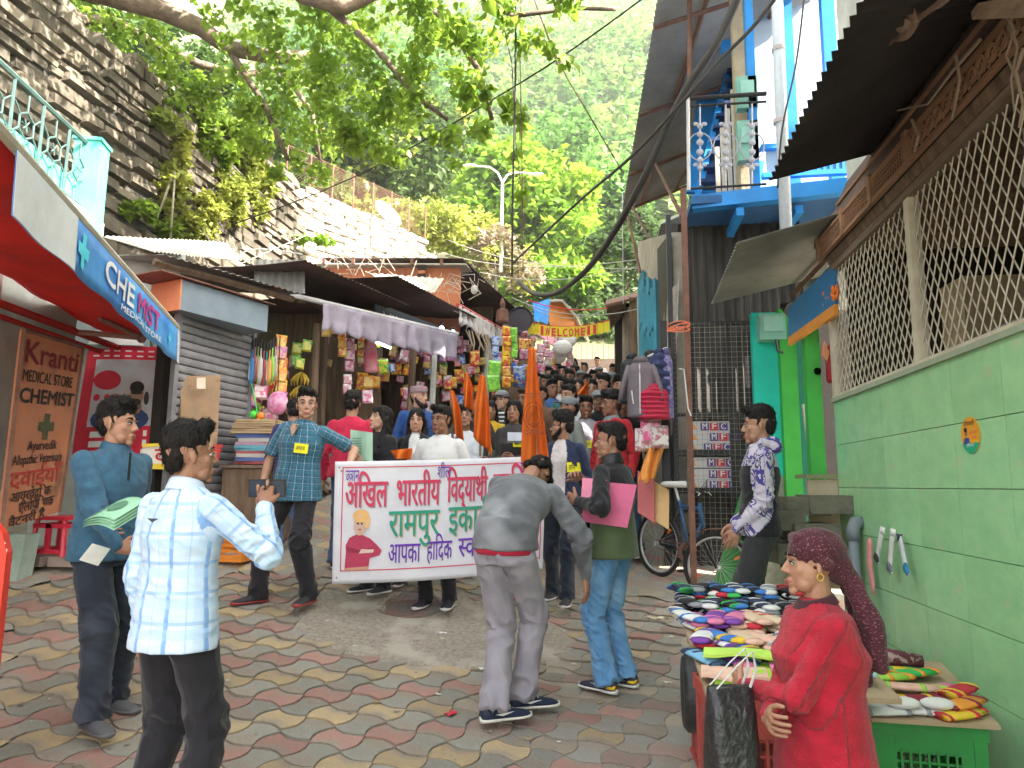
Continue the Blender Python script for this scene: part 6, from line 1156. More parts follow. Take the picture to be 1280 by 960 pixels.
# PEOPLE
def attr_cloth(n,l):
 a=n.new('ShaderNodeAttribute');a.attribute_name='cloth';s=n.new('ShaderNodeSeparateXYZ');l.new(a.outputs['Vector'],s.inputs[0]);return a,s
def mth(n,l,op,a,b=None,c=None):
 m=n.new('ShaderNodeMath');m.operation=op
 for i,v in enumerate((a,b,c)):
  if v is None:continue
  if isinstance(v,(int,float)):m.inputs[i].default_value=v
  else:l.new(v,m.inputs[i])
 return m.outputs[0]
def fabric(name,col,rough=.85,lines=(),col2=None,scale=9,mix=(.4,.6),pattern=None,weave=.25,fade=None):
 """cloth with optional stripes: lines = (axis 0/1, period, offset, width, colour, strength)"""
 if name in MATS:return MATS[name]
 m=bpy.data.materials.new(name);m.use_nodes=True;n=m.node_tree.nodes;l=m.node_tree.links;b=n['Principled BSDF'];b.inputs['Roughness'].default_value=rough;b.inputs['Specular IOR Level'].default_value=.25
 b.inputs['Sheen Weight'].default_value=.15
 a,s=attr_cloth(n,l);no=n.new('ShaderNodeTexNoise');no.inputs['Scale'].default_value=scale;no.inputs['Detail'].default_value=6;l.new(a.outputs['Vector'],no.inputs[0])
 cr=n.new('ShaderNodeValToRGB');e=cr.color_ramp.elements;e[0].position,e[1].position=mix;e[0].color=(*(col2 or tuple(c*.82 for c in col)),1);e[1].color=(*col,1)
 if pattern:cr.color_ramp.interpolation='CONSTANT';[setattr(cr.color_ramp.elements.new(p),'color',(*c,1))for p,c in pattern]
 l.new(no.outputs[0],cr.inputs[0]);out=cr.outputs[0]
 for ax,per,off,wd,c,st in lines:
  f=mth(n,l,'FRACT',mth(n,l,'ADD',mth(n,l,'DIVIDE',s.outputs[ax],per),off));k=mth(n,l,'MULTIPLY',mth(n,l,'LESS_THAN',f,wd/per),st)
  mx=n.new('ShaderNodeMix');mx.data_type='RGBA';l.new(k,mx.inputs[0]);l.new(out,mx.inputs[6]);mx.inputs[7].default_value=(*c,1);out=mx.outputs[2]
 if fade:
  n3=n.new('ShaderNodeTexNoise');n3.inputs['Scale'].default_value=4;l.new(a.outputs['Vector'],n3.inputs[0]);r3=n.new('ShaderNodeValToRGB');r3.color_ramp.elements[0].position=.48;r3.color_ramp.elements[1].position=.7;l.new(n3.outputs[0],r3.inputs[0])
  mx=n.new('ShaderNodeMix');mx.data_type='RGBA';l.new(r3.outputs[0],mx.inputs[0]);l.new(out,mx.inputs[6]);mx.inputs[7].default_value=(*fade,1);out=mx.outputs[2]
 l.new(out,b.inputs['Base Color'])
 n2=n.new('ShaderNodeTexNoise');n2.inputs['Scale'].default_value=160;l.new(a.outputs['Vector'],n2.inputs[0]);bp=n.new('ShaderNodeBump');bp.inputs['Strength'].default_value=weave;bp.inputs['Distance'].default_value=.004;l.new(n2.outputs[0],bp.inputs['Height']);l.new(bp.outputs[0],b.inputs['Normal'])
 MATS[name]=m;return m
def skin_mat(i,c):
 k='skin_tone_%d'%i
 if k in MATS:return MATS[k]
 m=mat(k,c,.5,(c[0]*.85,c[1]*.78,c[2]*.75),7,bump=.08,bscale=120,spec=.4);m.node_tree.nodes['Principled BSDF'].inputs['Subsurface Weight'].default_value=.08;return m
SK=[skin_mat(i,c)for i,c in enumerate(((.42,.23,.15),(.34,.175,.11),(.26,.125,.075),(.50,.29,.20)))]
HAIRM=mat('black_hair',(.006,.005,.005),.6,(.014,.011,.010),30,bump=.6,bscale=90,stretch=(1,1,.35),spec=.2)
EYEW=C((.6,.58,.55),.3);EYEI=C((.03,.015,.01),.2);LIPM={i:mat('lip_%d'%i,c,.5,bump=0)for i,c in enumerate(((.36,.12,.09),(.28,.09,.07),(.2,.07,.055),(.42,.14,.12)))}
def ik(a,tgt,l1,l2,hint):
 a,tgt,hint=Vector(a),Vector(tgt),Vector(hint);d=tgt-a;L=min(d.length,(l1+l2)*.995);d.normalize();end=a+d*L
 x=(l1*l1-l2*l2+L*L)/(2*L);h=math.sqrt(max(l1*l1-x*x,0));hv=hint-d*hint.dot(d);hv=hv.normalized()if hv.length>1e-4 else d.orthogonal().normalized()
 return a+d*x+hv*h,end
def vnoise(P_,seed=0.,n=9):
 r_=np.random.default_rng(int(abs(seed)*97)+1);o=np.zeros(len(P_))
 for k in range(n):
  d=r_.normal(size=3);d*=r_.uniform(.7,2.2)/np.linalg.norm(d);o+=np.sin(P_@d*2.2+r_.uniform(0,6.28))/(n*.42)
 return o*.62
def cloth_coords(me,bones,amp=0.,seed=0.,freq=13.,joints=(),foldr=.16):
 """per-vertex coordinates around and along the nearest limb; folds pushed along the normals"""
 N=len(me.vertices);co=np.empty(N*3);me.vertices.foreach_get('co',co);co=co.reshape(-1,3);best=np.full(N,1e9);U=np.zeros((N,3))
 for bi,bo in enumerate(bones):
  p0,p1,r=bo[:3];vo,bid=(bo[3],bo[4])if len(bo)>3 else(0,bi);p0,p1=np.array(p0),np.array(p1);d=p1-p0;L=np.linalg.norm(d);t=d/L;q=co-p0;al=q@t;cl=np.clip(al,0,L);perp=co-(p0+cl[:,None]*t);dist=np.linalg.norm(perp,axis=1)-r
  ax=np.array([1.,0,0]);ax=ax-t*(ax@t)
  if np.linalg.norm(ax)<.3:ax=np.array([0,0,1.])-t*t[2]
  ax/=np.linalg.norm(ax);ay=np.cross(t,ax);an=np.arctan2(perp@ay,perp@ax);m=dist<best;best[m]=dist[m]
  U[m,0]=an[m]*r;U[m,1]=al[m]+vo;U[m,2]=bid*.37
 at_=me.attributes.new('cloth','FLOAT_VECTOR','POINT');at_.data.foreach_set('vector',U.reshape(-1).astype(np.float32))
 bid_=U[:,2]
 if amp:
  no=np.empty(N*3);me.vertices.foreach_get('normal',no);no=no.reshape(-1,3);off=np.zeros(N);J=[np.array(j)for j in joints]
  near=np.zeros(N)
  for j in J:near=np.maximum(near,np.clip(1-np.linalg.norm(co-j,axis=1)/foldr,0,1))
  w_=vnoise(co*[5,5,3],seed)*.8;f=1-np.abs(vnoise(np.stack([U[:,0]*9,U[:,1]*freq+U[:,0]*3+w_,U[:,2]],1)*1.6,seed+5))*2.4;off=np.maximum(w_*.8+f*(.25+1.5*near),-.35)
  co=co+no*(off*amp)[:,None];me.vertices.foreach_set('co',co.reshape(-1));me.update()
 return U
def pu_(me,split,U):
 if not split:return
 vm=split[1](U)if callable(split[1])else(U[:,2]>.2)|(U[:,1]>split[1]);n=len(me.polygons);ls=np.empty(n,np.int32);me.polygons.foreach_get('loop_start',ls);vi=np.empty(len(me.loops),np.int32);me.loops.foreach_get('vertex_index',vi);me.polygons.foreach_set('material_index',vm[vi[ls]].astype(np.int32))
def remesh(mb,vox,smooth=2):
 me=mb.mesh('tmp');return evaluated(me,[('REMESH',dict(mode='VOXEL',voxel_size=vox,use_smooth_shade=True)),('SMOOTH',dict(factor=.5,iterations=smooth))])
def put(me,name,mats,parent,label=None):
 me.name=name;L_=mats if isinstance(mats,(list,tuple))else[mats];ix=None
 if len(L_)>1:ix=np.empty(len(me.polygons),np.int32);me.polygons.foreach_get('material_index',ix)
 me.materials.clear()
 for m in L_:me.materials.append(m)
 if ix is not None:me.polygons.foreach_set('material_index',ix)
 o=bpy.data.objects.new(name,me);link(o,parent);return tag(o,label)
def append_mb(me,mb):
 """add raw closed pieces (fingers, strands) to a finished mesh"""
 bm=bmesh.new();bm.from_mesh(me);tm=mb.mesh('t2');bm.from_mesh(tm);bpy.data.meshes.remove(tm);bm.to_mesh(me);bm.free();me.polygons.foreach_set('use_smooth',[True]*len(me.polygons));return me
def hand(mb,fm,w,d,pn,side,curl=.35,spread=.10,k=1.,lod=0):
 """w wrist, d direction of the fingers, pn palm normal, side +1/-1 = which way the thumb lies along d x pn"""
 w=Vector(w);d=Vector(d).normalized();pn=Vector(pn);pn=(pn-d*pn.dot(d)).normalized();s=d.cross(pn)*side
 mb.cap(w-d*.01,w+d*.035*k,.026*k,.034*k,10,.55,pn);mb.cap(w+d*.03*k+s*.016,w+d*.075*k+s*.022,.020*k,.017*k,10,.72,pn);mb.cap(w+d*.03*k-s*.014,w+d*.07*k-s*.022,.020*k,.016*k,10,.72,pn)
 if lod>=2:mb.cap(w+d*.06,w+d*.13+pn*curl*.06,.032,.02,8,.5,pn);return
 for j,(o,L,st)in enumerate(((.031,.070,.078),(.0105,.078,.082),(-.0105,.072,.079),(-.0305,.057,.072))):
  p=w+d*st*k+s*o*k;dd=(d+s*(o*spread*14)).normalized();cu=curl*(1+.12*j);r=.0088-.0006*(j==3)
  for q,f in enumerate((.44,.31,.25)):
   dd=(dd*math.cos(cu*.9)+pn*math.sin(cu*.9)).normalized();pn2=pn;e=p+dd*L*f*k;fm.cap(p,e,r*k*(1-.08*q),r*k*(.94-.08*q),7);p=e
   pn=(pn-dd*pn.dot(dd)).normalized()
  pn=Vector(pn2);pn=(pn-d*pn.dot(d)).normalized()
 p=w+d*.022*k+s*.024*k;e=p+(d*.6+s*.75+pn*.3).normalized()*.036*k;mb.cap(p,e,.017*k,.012*k,8);e2=e+(d*.85+s*.3+pn*(.3+curl*.5)).normalized()*.032*k;e3=e2+(d*.9+pn*(.3+curl)).normalized()*.024*k;fm.cap(e,e2,.0105*k,.0095*k,7);fm.cap(e2,e3,.0095*k,.0075*k,7)
def shoe(t,ank,fd,kind,lod,pitch=0.):
 """ank ankle joint, fd direction of the toes, pitch lifts the heel"""
 fd=Vector((fd[0],fd[1],0)).normalized();sd_=Vector((fd.y,-fd.x,0));M3=Matrix((sd_,fd,Vector((0,0,1)))).transposed()@Matrix.Rotation(-pitch,3,'X');a=Vector(ank)
 def T(x,y,z):
  q=M3@Vector((x,y-.155,z))if pitch else M3@Vector((x,y-.155,z));pv=M3.inverted()@Vector((0,0,0))
  return Vector((a.x,a.y,a.z-.075))+M3@Vector((x,y,z))
 prof=[(-.075,.020,.07),(-.06,.033,.085),(-.02,.037,.09),(.03,.038,.082),(.08,.042,.062),(.13,.045,.048),(.17,.040,.040),(.195,.025,.030),(.203,.012,.022)]
 sc={'sneaker':1,'flat':.9}.get(kind[0],1);N=14 if lod<2 else 8
 up=MB();up.rings([[T(w_*math.cos(q)*1.05,y,.022+max(0,math.sin(q))*(h-.022)+min(0,math.sin(q))*.008)for q in[2*math.pi*k/N for k in range(N)]]for y,w_,h in prof]);up.cap(T(0,-.015,.06),T(0,-.012,.115),.043,.041,12,.95)
 o=up.build('shoe',C(kind[1],.6),t,smooth=True,local=True)
 so_=MB();so_.rings([[T(w_*1.16*math.cos(q),y*1.03,.014+.013*math.sin(q)*(1.25 if y<0 else 1))for q in[2*math.pi*k/N+math.pi/N for k in range(N)]]for y,w_,h in prof]);so_.build('sole',C(kind[2],.6),o,smooth=True,local=True)
 if len(kind)>3 and lod<2:
  ac=MB()
  for s_ in(-1,1):ac.prism([T(s_*.046,-.01,.045),T(s_*.045,.03,.035),T(s_*.047,.09,.052),T(s_*.045,.03,.048)],sd_*.004*s_)
  ac.build('side_mark',C(kind[3]),o,local=True)
  if len(kind)>4:hl=MB();hl.rings([[T(w_*1.1*math.cos(q),y,.03+max(0,math.sin(q))*.035)for q in[2*math.pi*k/N for k in range(N)]]for y,w_,h in prof[:3]]);hl.build('heel_patch',C(kind[4]),o,smooth=True,local=True)
  lc=MB()
  for k in range(4):y=.035+k*.022;z=.085-k*.011;lc.tube([T(-.024,y,z-.006),T(0,y,z+.002),T(.024,y,z-.006)],.0035,4)
  lc.build('laces',C(kind[3]),o,local=True)
def person(label,x,y,heading,H=1.7,lod=0,skin=0,female=False,lean=(0,0,0),head=(0,0,0),lh=None,rh=None,lel=(-.4,-1,-.2),rel=(.4,-1,-.2),la=None,ra=None,lk=(0,1,0),rk=(0,1,0),hip=(0,0,0),top=None,bottom=None,hair='short',beard=0,shoes=('sneaker',(.02,.02,.025),(.6,.6,.58)),lhand={},rhand={},top_len=.86,loose=1.,leg_w=1.,sleeve='long',collar=None,undershirt=None,z=None,jacket_open=None,legs=True,glasses=False,seed=None,foot_l=None,foot_r=None,lpitch=0,rpitch=0,brow=1.,girth=1.,hem=None,topname='shirt',lowname='trousers',folds=1.,split=None):
 s=H/1.7;zb=gz(x,y)+.01 if z is None else z;t=thing('person',label,'person',(x,y,zb));t.rotation_euler=(0,0,R(heading));t.scale=(s,s,s);seed=seed if seed is not None else rng.random()*40
 pit,rol,twi=[R(q)for q in lean];hip=Vector(hip)
 tab=[];p=Vector((0,0,.90))+hip;z0=.90
 for k in range(29):
  f=min(1,max(0,(z0-.90)/.26));f=f*f*(3-2*f);Rm=Matrix.Rotation(-twi*f,3,'Z')@Matrix.Rotation(rol*f,3,'Y')@Matrix.Rotation(-pit*f,3,'X');tab.append((z0,p.copy(),Rm));p=p+Rm@Vector((0,0,.025));z0+=.025
 def sp(zr):
  if zr<=.90:return Vector((0,0,zr))+hip,Matrix.Identity(3)
  k=min(27,int((zr-.90)/.025));z_,p_,R_=tab[k];return p_+R_@Vector((0,0,zr-z_)),R_
 def tp(x_,y_,zr):q,R_=sp(zr);return q+R_@Vector((x_,y_,0))
 sx=(.158 if female else.178)*(1+(girth-1)*.5);Lsh,Rsh=tp(-sx,-.005,1.352),tp(sx,-.005,1.352);base,Rt=sp(1.43)
 lw=Vector(lh)if lh is not None else tp(-.25,.03,.80)if False else Vector((-.25,.04,.84))+hip;rw=Vector(rh)if rh is not None else Vector((.25,.04,.84))+hip
 le,lw=ik(Lsh,lw,.28,.255,lel);re_,rw=ik(Rsh,rw,.28,.255,rel)
 lA=Vector(la)if la is not None else Vector((-.10,-.01,.085));rA=Vector(ra)if ra is not None else Vector((.10,.01,.085));lH,rH=Vector((-.088,0,.89))+hip,Vector((.088,0,.89))+hip
 lK,lA=ik(lH,lA,.415,.415,lk);rK,rA=ik(rH,rA,.415,.415,rk)
 yw,pt_,rl_=[R(q)for q in head];Hc=base+Rt@Vector((0,.012,.0));neckdir=Rt@Vector((0,.10,1)).normalized()
 Hm=Matrix.Rotation(yw,3,'Z')@Matrix.Rotation(-pt_,3,'X')@Matrix.Rotation(rl_,3,'Y')
 if abs(pit)>1.:Hm=Rt@Hm
 Hc=base+neckdir*.135;hp=lambda a,b,c:Hc+Hm@Vector((a,b,c))
 vox=(.0052,.008,.013)[lod];fem=.93 if female else 1
# body: one skin from head to feet
 B=MB();B.ell(hp(0,-.014,.035),(.075,.094,.086),Hm,16,12);B.ell(hp(0,.018,-.025),(.063,.070,.080),Hm,16,12);B.cap(hp(-.024,.036,-.072),hp(.024,.036,-.072),.034,.034,10);B.ell(hp(0,.068,-.100),(.021*fem,.018,.018),Hm)
 if lod<2 or True:
  B.cap(hp(0,.084,.012),hp(0,.104,-.026),.0068,.0098,8);B.cap(hp(-.012,.091,-.032),hp(.012,.091,-.032),.0075,.0075,8);B.cap(hp(-.034,.074,.025),hp(.034,.074,.025),.0125,.0125,8);B.cap(hp(-.043,.054,-.020),hp(-.030,.060,-.040),.018,.014,8);B.cap(hp(.043,.054,-.020),hp(.030,.060,-.040),.018,.014,8)
  B.cap(hp(-.014,.083,-.062),hp(.014,.083,-.062),.010,.010,8);B.cap(hp(-.012,.081,-.074),hp(.012,.081,-.074),.0105,.0105,8)
  for q in(-1,1):B.ell(hp(q*.076,-.006,-.006),(.007,.014,.026),Hm@Matrix.Rotation(-q*.25,3,'Z'),10,8)
 B.cap(tp(0,-.01,1.36),hp(0,-.015,-.06),.056*fem,.053*fem,12);B.cap(tp(-.10,-.01,1.36),tp(.10,-.01,1.36),.036,.036);B.rings([[tp(w_*math.cos(q),d_*math.sin(q),zr)for q in[2*math.pi*k/14 for k in range(14)]]for zr,w_,d_ in((.86,.12,.08),(1.05,.115,.08),(1.25,.13,.085),(1.38,.12,.07))])
 for sh,el,wr in((Lsh,le,lw),(Rsh,re_,rw)):B.cap(sh-(tp(0,0,1.36)-sh)*-.1,el,.036*fem,.033*fem,10);B.cap(el,el.lerp(wr,.35),.036*fem,.038*fem,10);B.cap(el.lerp(wr,.3),wr,.037*fem,.024*fem,10)
 fm=MB()
 for(wr,el,hd,s_)in((lw,le,lhand,-1),(rw,re_,rhand,1)):
  d=Vector(hd.get('d',(wr-el).normalized()));pn=Vector(hd.get('n',(-s_,0,0)));
  if abs(pn.normalized().dot(d.normalized()))>.95:pn=Vector((0,1,0))
  sd_=hd.get('side',None)
  if sd_ is None:th=d.cross(pn);sd_=1 if th.dot(Vector((0,1,.3)))>0 else-1
  hand(B,fm,wr,d,pn,sd_,hd.get('curl',.38),hd.get('spread',.1),.95 if female else 1.,lod)
 for hh,kk,aa in((lH,lK,lA),(rH,rK,rA)):B.cap(hh,kk,.065,.048,10);B.cap(kk,aa,.048,.034,10)
 me=remesh(B,vox,1 if lod<2 else 1);
 if fm.v:append_mb(me,fm)
 o=put(me,'body',SK[skin],t)
# face
 if lod<2:
  for q in(-1,1):
   e=MB();e.ell(hp(q*.031,.0775,.0035),(.0140,.0110,.0066),Hm,12,8);eo=e.build('eye',EYEW,t,smooth=True,local=True);i_=MB();i_.ell(hp(q*.031,.0850,.0038),(.0062,.0045,.0060),Hm,10,6);i_.build('iris',EYEI,eo,smooth=True,local=True)
   ld=MB();ld.tube([hp(q*.046,.076,.003),hp(q*.038,.0865,.0095),hp(q*.027,.0890,.0098),hp(q*.018,.084,.0045)],.0026,5);ld.build('eyelid',HAIRM,eo,local=True)
   bw=MB();bw.tube([hp(q*.052,.068,.026),hp(q*.040,.0835,.034),hp(q*.024,.0895,.033),hp(q*.013,.088,.029)],[.002,.0042*brow,.0048*brow,.003],5);bw.build('eyebrow',HAIRM,t,local=True)
  lp_=MB();lp_.tube([hp(-.024,.083,-.067),hp(-.009,.0945,-.0635),hp(0,.0945,-.065),hp(.009,.0945,-.0635),hp(.024,.083,-.067)],[.002,.0048,.0045,.0048,.002],6);lp_.tube([hp(-.022,.083,-.069),hp(0,.0945,-.0735),hp(.022,.083,-.069)],[.002,.0062,.002],6);lp_.build('lips',LIPM[skin],t,smooth=True,local=True)
  if glasses:
   g=MB()
   for q in(-1,1):g.tube([hp(q*.031+.021*math.cos(a),.096,.003+.017*math.sin(a))for a in[i*math.pi/7 for i in range(15)]],.0018,4);g.tube([hp(q*.052,.094,.006),hp(q*.079,.0,.006)],.0018,4)
   g.tube([hp(-.011,.098,.005),hp(.011,.098,.005)],.0018,4);g.build('spectacles',M['black'],t,local=True)
 elif lod==2:
  for q in(-1,1):e=MB();e.ell(hp(q*.031,.080,.004),(.012,.010,.007),Hm,6,4);e.tube([hp(q*.050,.072,.028),hp(q*.015,.092,.030)],.005,4);e.build('eye',HAIRM,t,local=True)
# beard
 if beard:
  b_=MB()
  if beard>1:b_.cap(hp(-.055,.02,-.05),hp(-.035,.055,-.088),.022,.024);b_.cap(hp(.055,.02,-.05),hp(.035,.055,-.088),.022,.024);b_.cap(hp(-.03,.062,-.100),hp(.03,.062,-.100),.028,.028);b_.cap(hp(-.068,.0,-.01),hp(-.056,.02,-.05),.010,.02);b_.cap(hp(.068,.0,-.01),hp(.056,.02,-.05),.010,.02)
  else:b_.cap(hp(-.010,.083,-.106),hp(.010,.083,-.106),.007,.007)
  b_.cap(hp(-.024,.084,-.052),hp(0,.094,-.048),.004,.0055);b_.cap(hp(.024,.084,-.052),hp(0,.094,-.048),.004,.0055)
  mm=remesh(b_,max(vox,.005),1);put(mm,'beard',HAIRM if beard>1 else mat('stubble',(.06,.04,.035),.8,bump=.1),t)
# hair and headgear
 Hr=MB();hm_=HAIRM;hname='hair'
 if hair in('short','tall','crop'):
  vol={'short':.014,'tall':.024,'crop':.007}[hair]
  Hr.ell(hp(0,-.020,.062+vol*.5),(.0755+vol*.3,.092+vol*.3,.067+vol),Hm,16,10);Hr.cap(hp(-.035,.055,.098),hp(.038,.058,.100+vol),.024,.026+vol*.5);Hr.cap(hp(0,-.072,.02),hp(0,-.074,-.03),.042,.032)
  for q in(-1,1):Hr.cap(hp(q*.066,-.005,.05),hp(q*.071,.016,.005),.012,.004);Hr.cap(hp(q*.048,-.062,.01),hp(q*.042,-.062,-.035),.032,.022)
 if hair in('long','tied'):
  Hr.ell(hp(0,-.02,.048),(.083,.100,.088),Hm,16,10)
  for q in(-1,1):Hr.cap(hp(q*.045,.045,.088),hp(q*.080,.005,-.02),.022,.018);Hr.cap(hp(q*.075,-.02,.0),hp(q*.078,-.03,-.11),.026,.026)
  if hair=='long':
   for q in(-1,1):Hr.cap(hp(q*.070,-.04,-.08),hp(q*.085,.00,-.26),.038,.026,10)
   Hr.cap(hp(0,-.07,-.02),hp(0,-.10,-.28),.072,.055)
  else:Hr.cap(hp(0,-.07,-.02),hp(0,-.09,-.07),.06,.045)
 if hair=='cap':Hr.ell(hp(0,-.018,.045),(.079,.098,.074),Hm,16,10)
 if hair in('cap','himachali'):Hr.cap(hp(0,-.075,.0),hp(0,-.07,-.045),.045,.03)
 if Hr.v:
  mm=remesh(Hr,(.006,.008,.014)[lod],1)
  N_=len(mm.vertices);co=np.empty(N_*3);mm.vertices.foreach_get('co',co);co=co.reshape(-1,3);no=np.empty(N_*3);mm.vertices.foreach_get('normal',no);no=no.reshape(-1,3)
  lc_=(co-np.array(Hc))@np.array(Hm);off=(vnoise(lc_*[60,16,20],seed)+.6*vnoise(lc_*[125,35,40],seed+3))*(.0058 if lod<2 else.006);co+=no*off[:,None];mm.vertices.foreach_set('co',co.reshape(-1));mm.update()
  if lod<2:
   st=MB();r2=random.Random(int(seed*100));dn_=hair in('long','tied')
   for k in range(520 if lod==0 else 200):
    i_=r2.randrange(N_);b0=Vector(co[i_]);nn=Vector(no[i_]);v=lc_[i_];cd=Hm@Vector((v[0]*4+r2.uniform(-.4,.4),.9 if v[2]>.06 and not dn_ else-.15,(.25 if v[2]>.06 else-1)if not dn_ else-1));cd=(cd-nn*cd.dot(nn)).normalized();L_=r2.uniform(.012,.03)*(1.6 if dn_ else 1)
    st.tube([b0-nn*.001,b0+cd*L_*.5+nn*.0045,b0+cd*L_+nn*r2.uniform(.001,.008)],[.0014,.0011,.0003],3,caps=False)
   append_mb(mm,st)
  o_=put(mm,'hair',HAIRM,t)
 if hair=='cap':
  c_=MB();c_.ell(hp(0,-.012,.062),(.084,.103,.070),Hm,16,10);c_.rings([[hp(.07*math.cos(q),.085+.075*max(0,math.sin(q)),.052+zz)for q in[math.pi*k/9 for k in range(10)]]for zz in(0,.008)]);c_.build('cap',C(top[1]if isinstance(top,tuple)else(.18,.19,.2)),t,smooth=True,local=True)
 if hair=='himachali':
  c_=MB();NN=20;c_.rings([[hp(rr*.92*math.cos(q),-.012+rr*1.1*math.sin(q),zz)for q in[2*math.pi*k/NN for k in range(NN)]]for rr,zz in((.080,.035),(.086,.04),(.088,.105),(.084,.112),(.05,.118),(.01,.12))]);c_.build('cap',mat('patterned_cap',(.35,.05,.08),.8,(.3,.3,.32),60,bump=.1),t,smooth=True,local=True)
  c_=MB();c_.rings([[hp(rr*.94*math.cos(q),-.012+rr*1.12*math.sin(q),zz)for q in[2*math.pi*k/NN for k in range(NN)]]for rr,zz in((.088,.05),(.0895,.052),(.0905,.092),(.089,.094))],caps=False);c_.build('cap_band',mat('cap_band',(.05,.28,.25),.8,(.55,.12,.2),90,mix=(.47,.53),bump=.1),t,local=True)
# upper clothing
 wv=(.0075,.010,.015)[lod];g_=girth*loose
 def rows(tab_,extra=0.,dy=0.):return[[tp((w_+extra)*math.cos(q),(d_+extra)*math.sin(q)+dy,zr)for q in[2*math.pi*k/24 for k in range(24)]]for zr,w_,d_ in tab_]
 if top is not None:
  cw,cd=(.150,.105)if female else(.163,.112)
  body_t=[(top_len,.188*g_,.140*g_),(top_len+.06,.182*g_,.136*g_),(1.02,.165*g_,.122*g_),(1.12,.155*g_,.112*g_),(1.24,(cw+.010)*g_,(cd+.016+(.02 if female else 0))*g_),(1.30,(cw+.012)*g_,(cd+.002)*g_),(1.35,(cw+.008)*g_,.098*g_),(1.385,.148*g_,.086*g_),(1.41,.115,.076),(1.43,.078,.064),(1.445,.058,.056)]
  if hem:body_t=[(z_,w_*k_,d_*k_)for z_,w_,d_,k_ in hem]+body_t[2:]
  G=MB();G.rings(rows(body_t));r_a=(.054 if female else.061)*(1+(loose-1)*.7);
  for sh,el,wr in((Lsh,le,lw),(Rsh,re_,rw)):
   G.cap(sh+(tp(0,0,1.375)-sh)*.12,el,r_a,r_a*.84,14)
   if sleeve=='long':G.cap(el,el.lerp(wr,.93),r_a*.84,r_a*.60,12)
   elif sleeve=='elbow':pass
  if sleeve=='short':
   G=MB();G.rings(rows(body_t))
   for sh,el,wr in((Lsh,le,lw),(Rsh,re_,rw)):G.cap(sh+(tp(0,0,1.375)-sh)*.12,sh.lerp(el,.45),r_a,r_a*.92,14);d=(el-sh).normalized();G.tube([sh.lerp(el,.4),sh.lerp(el,.80)],[r_a*.95,r_a*1.0],16)
  if sleeve=='long':
   for el,wr in((le,lw),(re_,rw)):G.tube([el.lerp(wr,.86),el.lerp(wr,.965)],[r_a*.60,r_a*.56],14)
  mm=remesh(G,wv,2 if lod<2 else 1)
  bones=[(sp(.8)[0],sp(1.43)[0],.13,0,0),(Lsh,le,.055,0,1),(le,lw,.05,.28,1),(Rsh,re_,.055,0,2),(re_,rw,.05,.28,2)]
  if abs(pit)>.8:bones=[(sp(.85)[0],sp(1.0)[0],.13,0,0),(sp(1.05)[0],sp(1.43)[0],.13,.2,0)]+bones[1:]
  U_=cloth_coords(mm,bones,(.0095 if lod<2 else.006)*folds,seed,joints=(le,re_,sp(1.0)[0])if lod<2 else(le,re_));pu_(mm,split,U_);to=put(mm,topname,[top,split[0]]if split else top,t)
  t['_top']=1
# legs
 if legs and bottom is not None:
  G=MB();lw_=leg_w;hz=.0
  G.rings([[Vector((w_*math.cos(q),d_*math.sin(q),zr))+hip for q in[2*math.pi*k/20 for k in range(20)]]for zr,w_,d_ in((.82,.150,.112),(.90,.160,.120),(.96,.150,.106))])
  if abs(pit)>.8:G.rings(rows([(.86,.155,.12),(.95,.16,.125),(1.02,.152,.115)]))
  for hh,kk,aa in((lH,lK,lA),(rH,rK,rA)):
   G.cap(hh-Vector((0,0,.02)),kk,.090,.070*lw_,14);G.cap(kk,kk.lerp(aa,.9),.068*lw_,.060*lw_,14);d=(aa-kk).normalized();G.tube([kk.lerp(aa,.75),kk.lerp(aa,1.05)],[.060*lw_,.066*lw_],16)
  mm=remesh(G,wv,2 if lod<2 else 1);cloth_coords(mm,[(lH,lK,.08,0,0),(lK,lA,.065,.415,0),(rH,rK,.08,0,1),(rK,rA,.065,.415,1)],(.0105 if lod<2 else.006)*folds,seed+9,freq=11,joints=(lK,rK,lA,rA,hip+Vector((0,0,.86)))if lod<2 else(),foldr=.2);put(mm,lowname,bottom,t)
  hd_=Vector((0,1,0));shoe(t,lA,foot_l or(-.12,1),shoes,lod,lpitch);shoe(t,rA,foot_r or(.12,1),shoes,lod,rpitch)
 if collar is not None:
  cn=MB();cm,ch=collar;NN=22
  q_=[2*math.pi*k/NN for k in range(NN)]
  cn.rings([[tp(.064*math.cos(q),.060*math.sin(q)+.006-.0,1.425+.016*math.sin(q)*-1+(0))+Rt@Vector((0,0,zz))+Rt@Vector((rr*math.cos(q),rr*math.sin(q),0))for q in q_]for zz,rr in((0,.004),(ch,-.004),(ch+.004,-.001),(ch-.004,.006),(-.008,.022))],caps=False);co_=cn.build('collar',cm,t,smooth=True,local=True)
 bpy.context.view_layer.update()if False else None
 info=dict(t=t,tp=tp,hp=hp,le=le,re=re_,lw=lw,rw=rw,Rt=Rt,sp=sp,Hm=Hm,Lsh=Lsh,Rsh=Rsh,girth=g_)
 return info
def front(I,x_,zr,out=.006,d=None,w=None):
 """a point on the front of the chest (negative side: the back)"""
 g=I['girth'];W_=.170*g;D_=.126*g;return I['tp'](x_,D_*math.sqrt(max(0,1-(x_/W_)**2))+out,zr)
